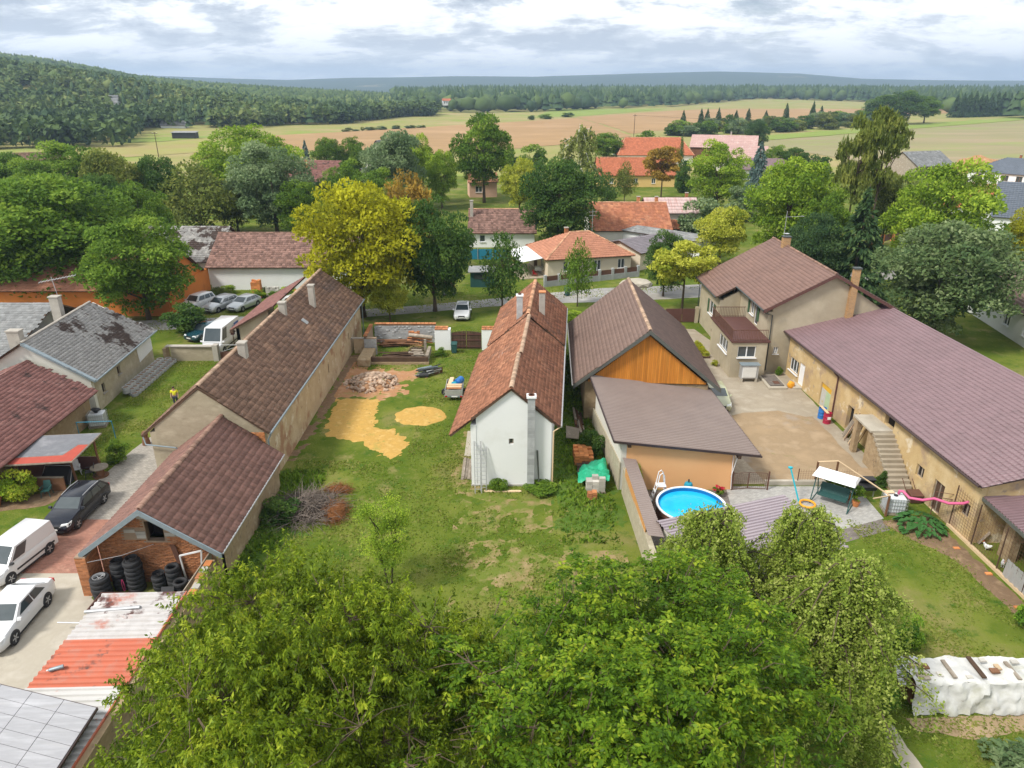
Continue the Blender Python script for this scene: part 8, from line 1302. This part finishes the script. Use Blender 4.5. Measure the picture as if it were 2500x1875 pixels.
# stack under white tarpaulin
T = thing('tarped_stack', 'long wood stack under a stained white tarpaulin, beside the thuja', 'wood stack', (19, 23.3, 0)); M('tarp_white', [(.60, .60, .58), (.52, .52, .50), (.64, .64, .62)], 1.1, .6, .02, 4, spec=.3, over=[((.40, .40, .32), 1.0, .5, .72), ((.28, .24, .18), 2.4, .64, .74)]); V = []; Fq = []; na, nb = 60, 26
for i in range(na):
    x = 16.55 + 6.2 * i / (na - 1)
    for j in range(nb):
        s = j / (nb - 1)
        if s < .5: y, z = 22.35 + .35 * (s / .5) ** 1.2, .06 + 1.36 * (s / .5)
        else: y, z = 22.7 + 1.5 * (s - .5) / .5, 1.42 - .06 * (s - .5)
        k = .11 * mnoise.noise((x * 1.9, s * 4, 0)) + .05 * mnoise.noise((x * 5, s * 9, 3)) + .025 * mnoise.noise((x * 13, s * 16, 5)); V.append((x + k * .4, y - (k * 1.6 if s < .5 else 0), max(.03, z + (k * 1.2 if s >= .5 else 0) + .05 * math.sin(x * 3.1) * (s > .45))))
Fq = [(i * nb + j, (i + 1) * nb + j, (i + 1) * nb + j + 1, i * nb + j + 1) for i in range(na - 1) for j in range(nb - 1)]; ob('tarpaulin', MB().add(V, Fq), 'tarp_white', T, smooth=True); ob('wood_core', MB().box(16.75, 22.95, 0, 22.6, 24.1, 1.22), 'timber_brown', T); corr(T, (16.35, 24.2, 1.25), (.5, -.02, .1), (-.2, -1.2, -.3), .12, .03, 'steel', 'end_sheet')
for i, (x, y, w_, d_, mt) in enumerate([(17.0, 23.0, .5, .35, 'timber_grey'), (17.4, 23.55, .22, .28, 'timber_brown'), (17.75, 23.1, .2, .25, 'block_pale'), (18.3, 23.4, .16, 1.0, 'timber_grey'), (18.9, 22.95, .25, .16, 'block_pale'), (19.5, 23.5, .18, 1.2, 'timber_dark'), (20.0, 23.9, .25, .2, 'block_pale'), (20.15, 23.3, .35, .25, 'timber_brown'), (20.4, 23.5, .2, .3, 'timber_pale'), (20.9, 23.3, .16, 1.0, 'timber_grey'), (21.3, 23.8, .3, .2, 'block_pale')]):
    single('weight_plank' if d_ > .9 else 'weight_brick', MB().box(-w_ / 2, -d_ / 2, 0, w_ / 2, d_ / 2, .07), mt, 'plank weighing down the white tarpaulin' if d_ > .9 else 'brick or tile weighing down the white tarpaulin', 'plank' if d_ > .9 else 'brick', 'planks on the tarpaulin' if d_ > .9 else 'weights on the tarpaulin', loc=(x, y, 1.46))
for i in range(2): single('weight_stone', MB().blob((0, 0, .08), .14, 20 + i, .25), 'rubble', 'rough stone at the end of the white tarpaulin', 'stone', 'stones on the tarpaulin', loc=(16.85 + .3 * i, 23.6, 1.44))
# ================================================================ things further back
T = thing('green_shed', 'small dark green garden shed with flat roof beside the lane', 'shed', (-3.8, 92.5, 0)); ob('walls', MB().box(-5.4, 91.6, 0, -2.2, 94, 2.0), 'plastic_green', T); ob('roof', MB().slab([(-5.7, 91.2, 2.1), (-1.9, 91.2, 2.2), (-1.9, 94.3, 2.3), (-5.7, 94.3, 2.2)], .1), 'slate_plain', T); ob('window', MB().box(-4.9, 91.55, 1.1, -3.4, 91.59, 1.7), 'glass_dark', T)
T = thing('wooden_cart', 'old wooden cart standing by the lane under the dark tree', 'cart', (-7.9, 88.0, 0)); ob('box', MB().box(-8.6, 87.6, .7, -7.2, 88.6, 1.6), 'timber_brown', T); [wheel(T, x, y, .4, .1, 8) for x in (-8.4, -7.4) for y in (87.4, 88.8)]
T = thing('fence_screen', 'blue green mesh screen fence behind the terrace of the hip roofed bungalow', 'fence', (-3, 108, 0)); ob('screen', MB().box(-7.5, 108, .05, -.5, 108.06, 1.6), 'plastic_blue', T); [ob('post', MB().box(x, 107.9, 0, x + .08, 107.98, 1.75), 'steel', T) for x in (-7.5, -5.2, -2.9, -.6)]
T = thing('terrace_table', 'table with white cloth on the covered terrace of the bungalow', 'table', (4.0, 99.5, .14), 0, None, True); ob('cloth', MB().box(-.8, -.5, .3, .8, .5, .76), 'pvc_white', T); [ob('leg', MB().box(a * .7 - .03, b * .4 - .03, 0, a * .7 + .03, b * .4 + .03, .3), 'timber_brown', T) for a in (-1, 1) for b in (-1, 1)]
plastic_chair('terrace_chair', 'red chair on the terrace of the hip roofed bungalow', 3.2, 97.2, 1.0, 'lamp_red')
def pole(label, x, y, h, arm=True): T = thing('utility_pole', label, 'pole', (x, y, 0)); ob('mast', MB().cyl((x, y, 0), (x, y, h), .16, .1, n=8), 'timber_dark', T); arm and ob('cross_arm', MB().box(x - 1, y - .06, h - .6, x + 1, y + .06, h - .45), 'timber_dark', T); arm and [ob('insulator', MB().cyl((x + a, y, h - .45), (x + a, y, h - .2), .06, n=6), 'pvc_white', T) for a in (-.8, 0, .8)]
p = gx(343, 340); pole('leaning wooden power pole at the edge of the tan field by the tree row', p.x, p.y, 9); p = gx(1368, 312); pole('wooden power pole behind the orange barn at the field', p.x, p.y, 13); p = gx(1880, 300); pole('power pole in front of the dark grove', p.x, p.y, 12)
p1 = gx(1368, 312); p2 = gx(1880, 300); single('power_line', MB().tube([(p1.x, p1.y, 12.6), ((p1.x + p2.x) / 2, (p1.y + p2.y) / 2, 9), (p2.x, p2.y, 11.6)], .05, 4), 'gutter_dark', 'thin overhead line between the two power poles at the field', 'cable')
p = gx(1668, 437); T = thing('street_sign', 'white sign post on the green before the yellow house', 'sign', p); ob('post', MB().cyl(p, (p.x, p.y, 4), .06, n=6), 'steel', T); ob('plate', MB().box(p.x - .4, p.y - .1, 3.2, p.x + .4, p.y - .06, 4.1), 'pvc_white', T)
p = gx(2112, 372); single('soil_mound', MB().blob((0, 0, .5), (8, 6, 4.2), 31, .12, 3), 'soil_red', 'mound of orange excavated soil beside the new white bungalow', 'soil heap', loc=(p.x, p.y, 0)); single('gravel_heap', MB().blob((0, 0, .1), (2.2, 1.6, .8), 8, .1, 2), 'concrete_yard', 'pale gravel heap on the lane by the block fence', 'gravel heap', loc=(16.3, 92.6, 0))
p = gx(398, 300); T = thing('field_shelter', 'black field shelter on the bright meadow by the wood', 'shed', p); ob('walls', MB().box(p.x - 6, p.y, 0, p.x + 6, p.y + 4, 3), 'plastic_black', T); ob('roof', MB().slab([(p.x - 6.4, p.y - .5, 3.1), (p.x + 6.4, p.y - .5, 3.1), (p.x + 6.4, p.y + 4.4, 3.6), (p.x - 6.4, p.y + 4.4, 3.6)], .15), 'slate_plain', T)
T = thing('driveway_gate', 'brown sheet metal gate between the grey house and the brown barn', 'gate', (18.6, 76.3, 0)); ob('gate_leaf', MB().box(16.9, 76.3, .1, 18.7, 76.36, 1.6), 'paint_brown', T); ob('gate_leaf', MB().box(18.74, 76.3, .1, 20.1, 76.36, 1.6), 'paint_brown', T); ob('gate_post', MB().box(20.15, 76.2, 0, 20.5, 76.5, 1.8), 'plaster_grey', T)
T = thing('brick_fence', 'garden fence with orange brick pillars behind the grey house', 'fence', (48, 92, 0)); a, b = gx(1880, 535), gx(1990, 500)
for i in range(6): p = a.lerp(b, i / 5); ob('pillar', MB().box(p.x - .25, p.y - .25, 0, p.x + .25, p.y + .25, 1.7), 'brick_orange', T)
for i in range(5): p, q = a.lerp(b, i / 5), a.lerp(b, (i + 1) / 5); ob('panel', MB().slab([(p.x, p.y, .3), (q.x, q.y, .3), (q.x, q.y, 1.4), (p.x, p.y, 1.4)], .08, (0, 1, 0)), 'paint_brown', T)
# ================================================================ air
M_h, t_h, L_h = nodes('haze_air'); vo = t_h.nodes.new('ShaderNodeVolumePrincipled'); oh = t_h.nodes.new('ShaderNodeOutputMaterial'); L_h(vo.outputs[0], oh.inputs['Volume'])
vo.inputs['Color'].default_value = (.55, .74, 1.0, 1); vo.inputs['Density'].default_value = .00018; vo.inputs['Anisotropy'].default_value = .2
hz = ob('haze', MB().box(-11000, -120, -2, 11000, 10500, 260), 'haze_air'); stuff(hz)
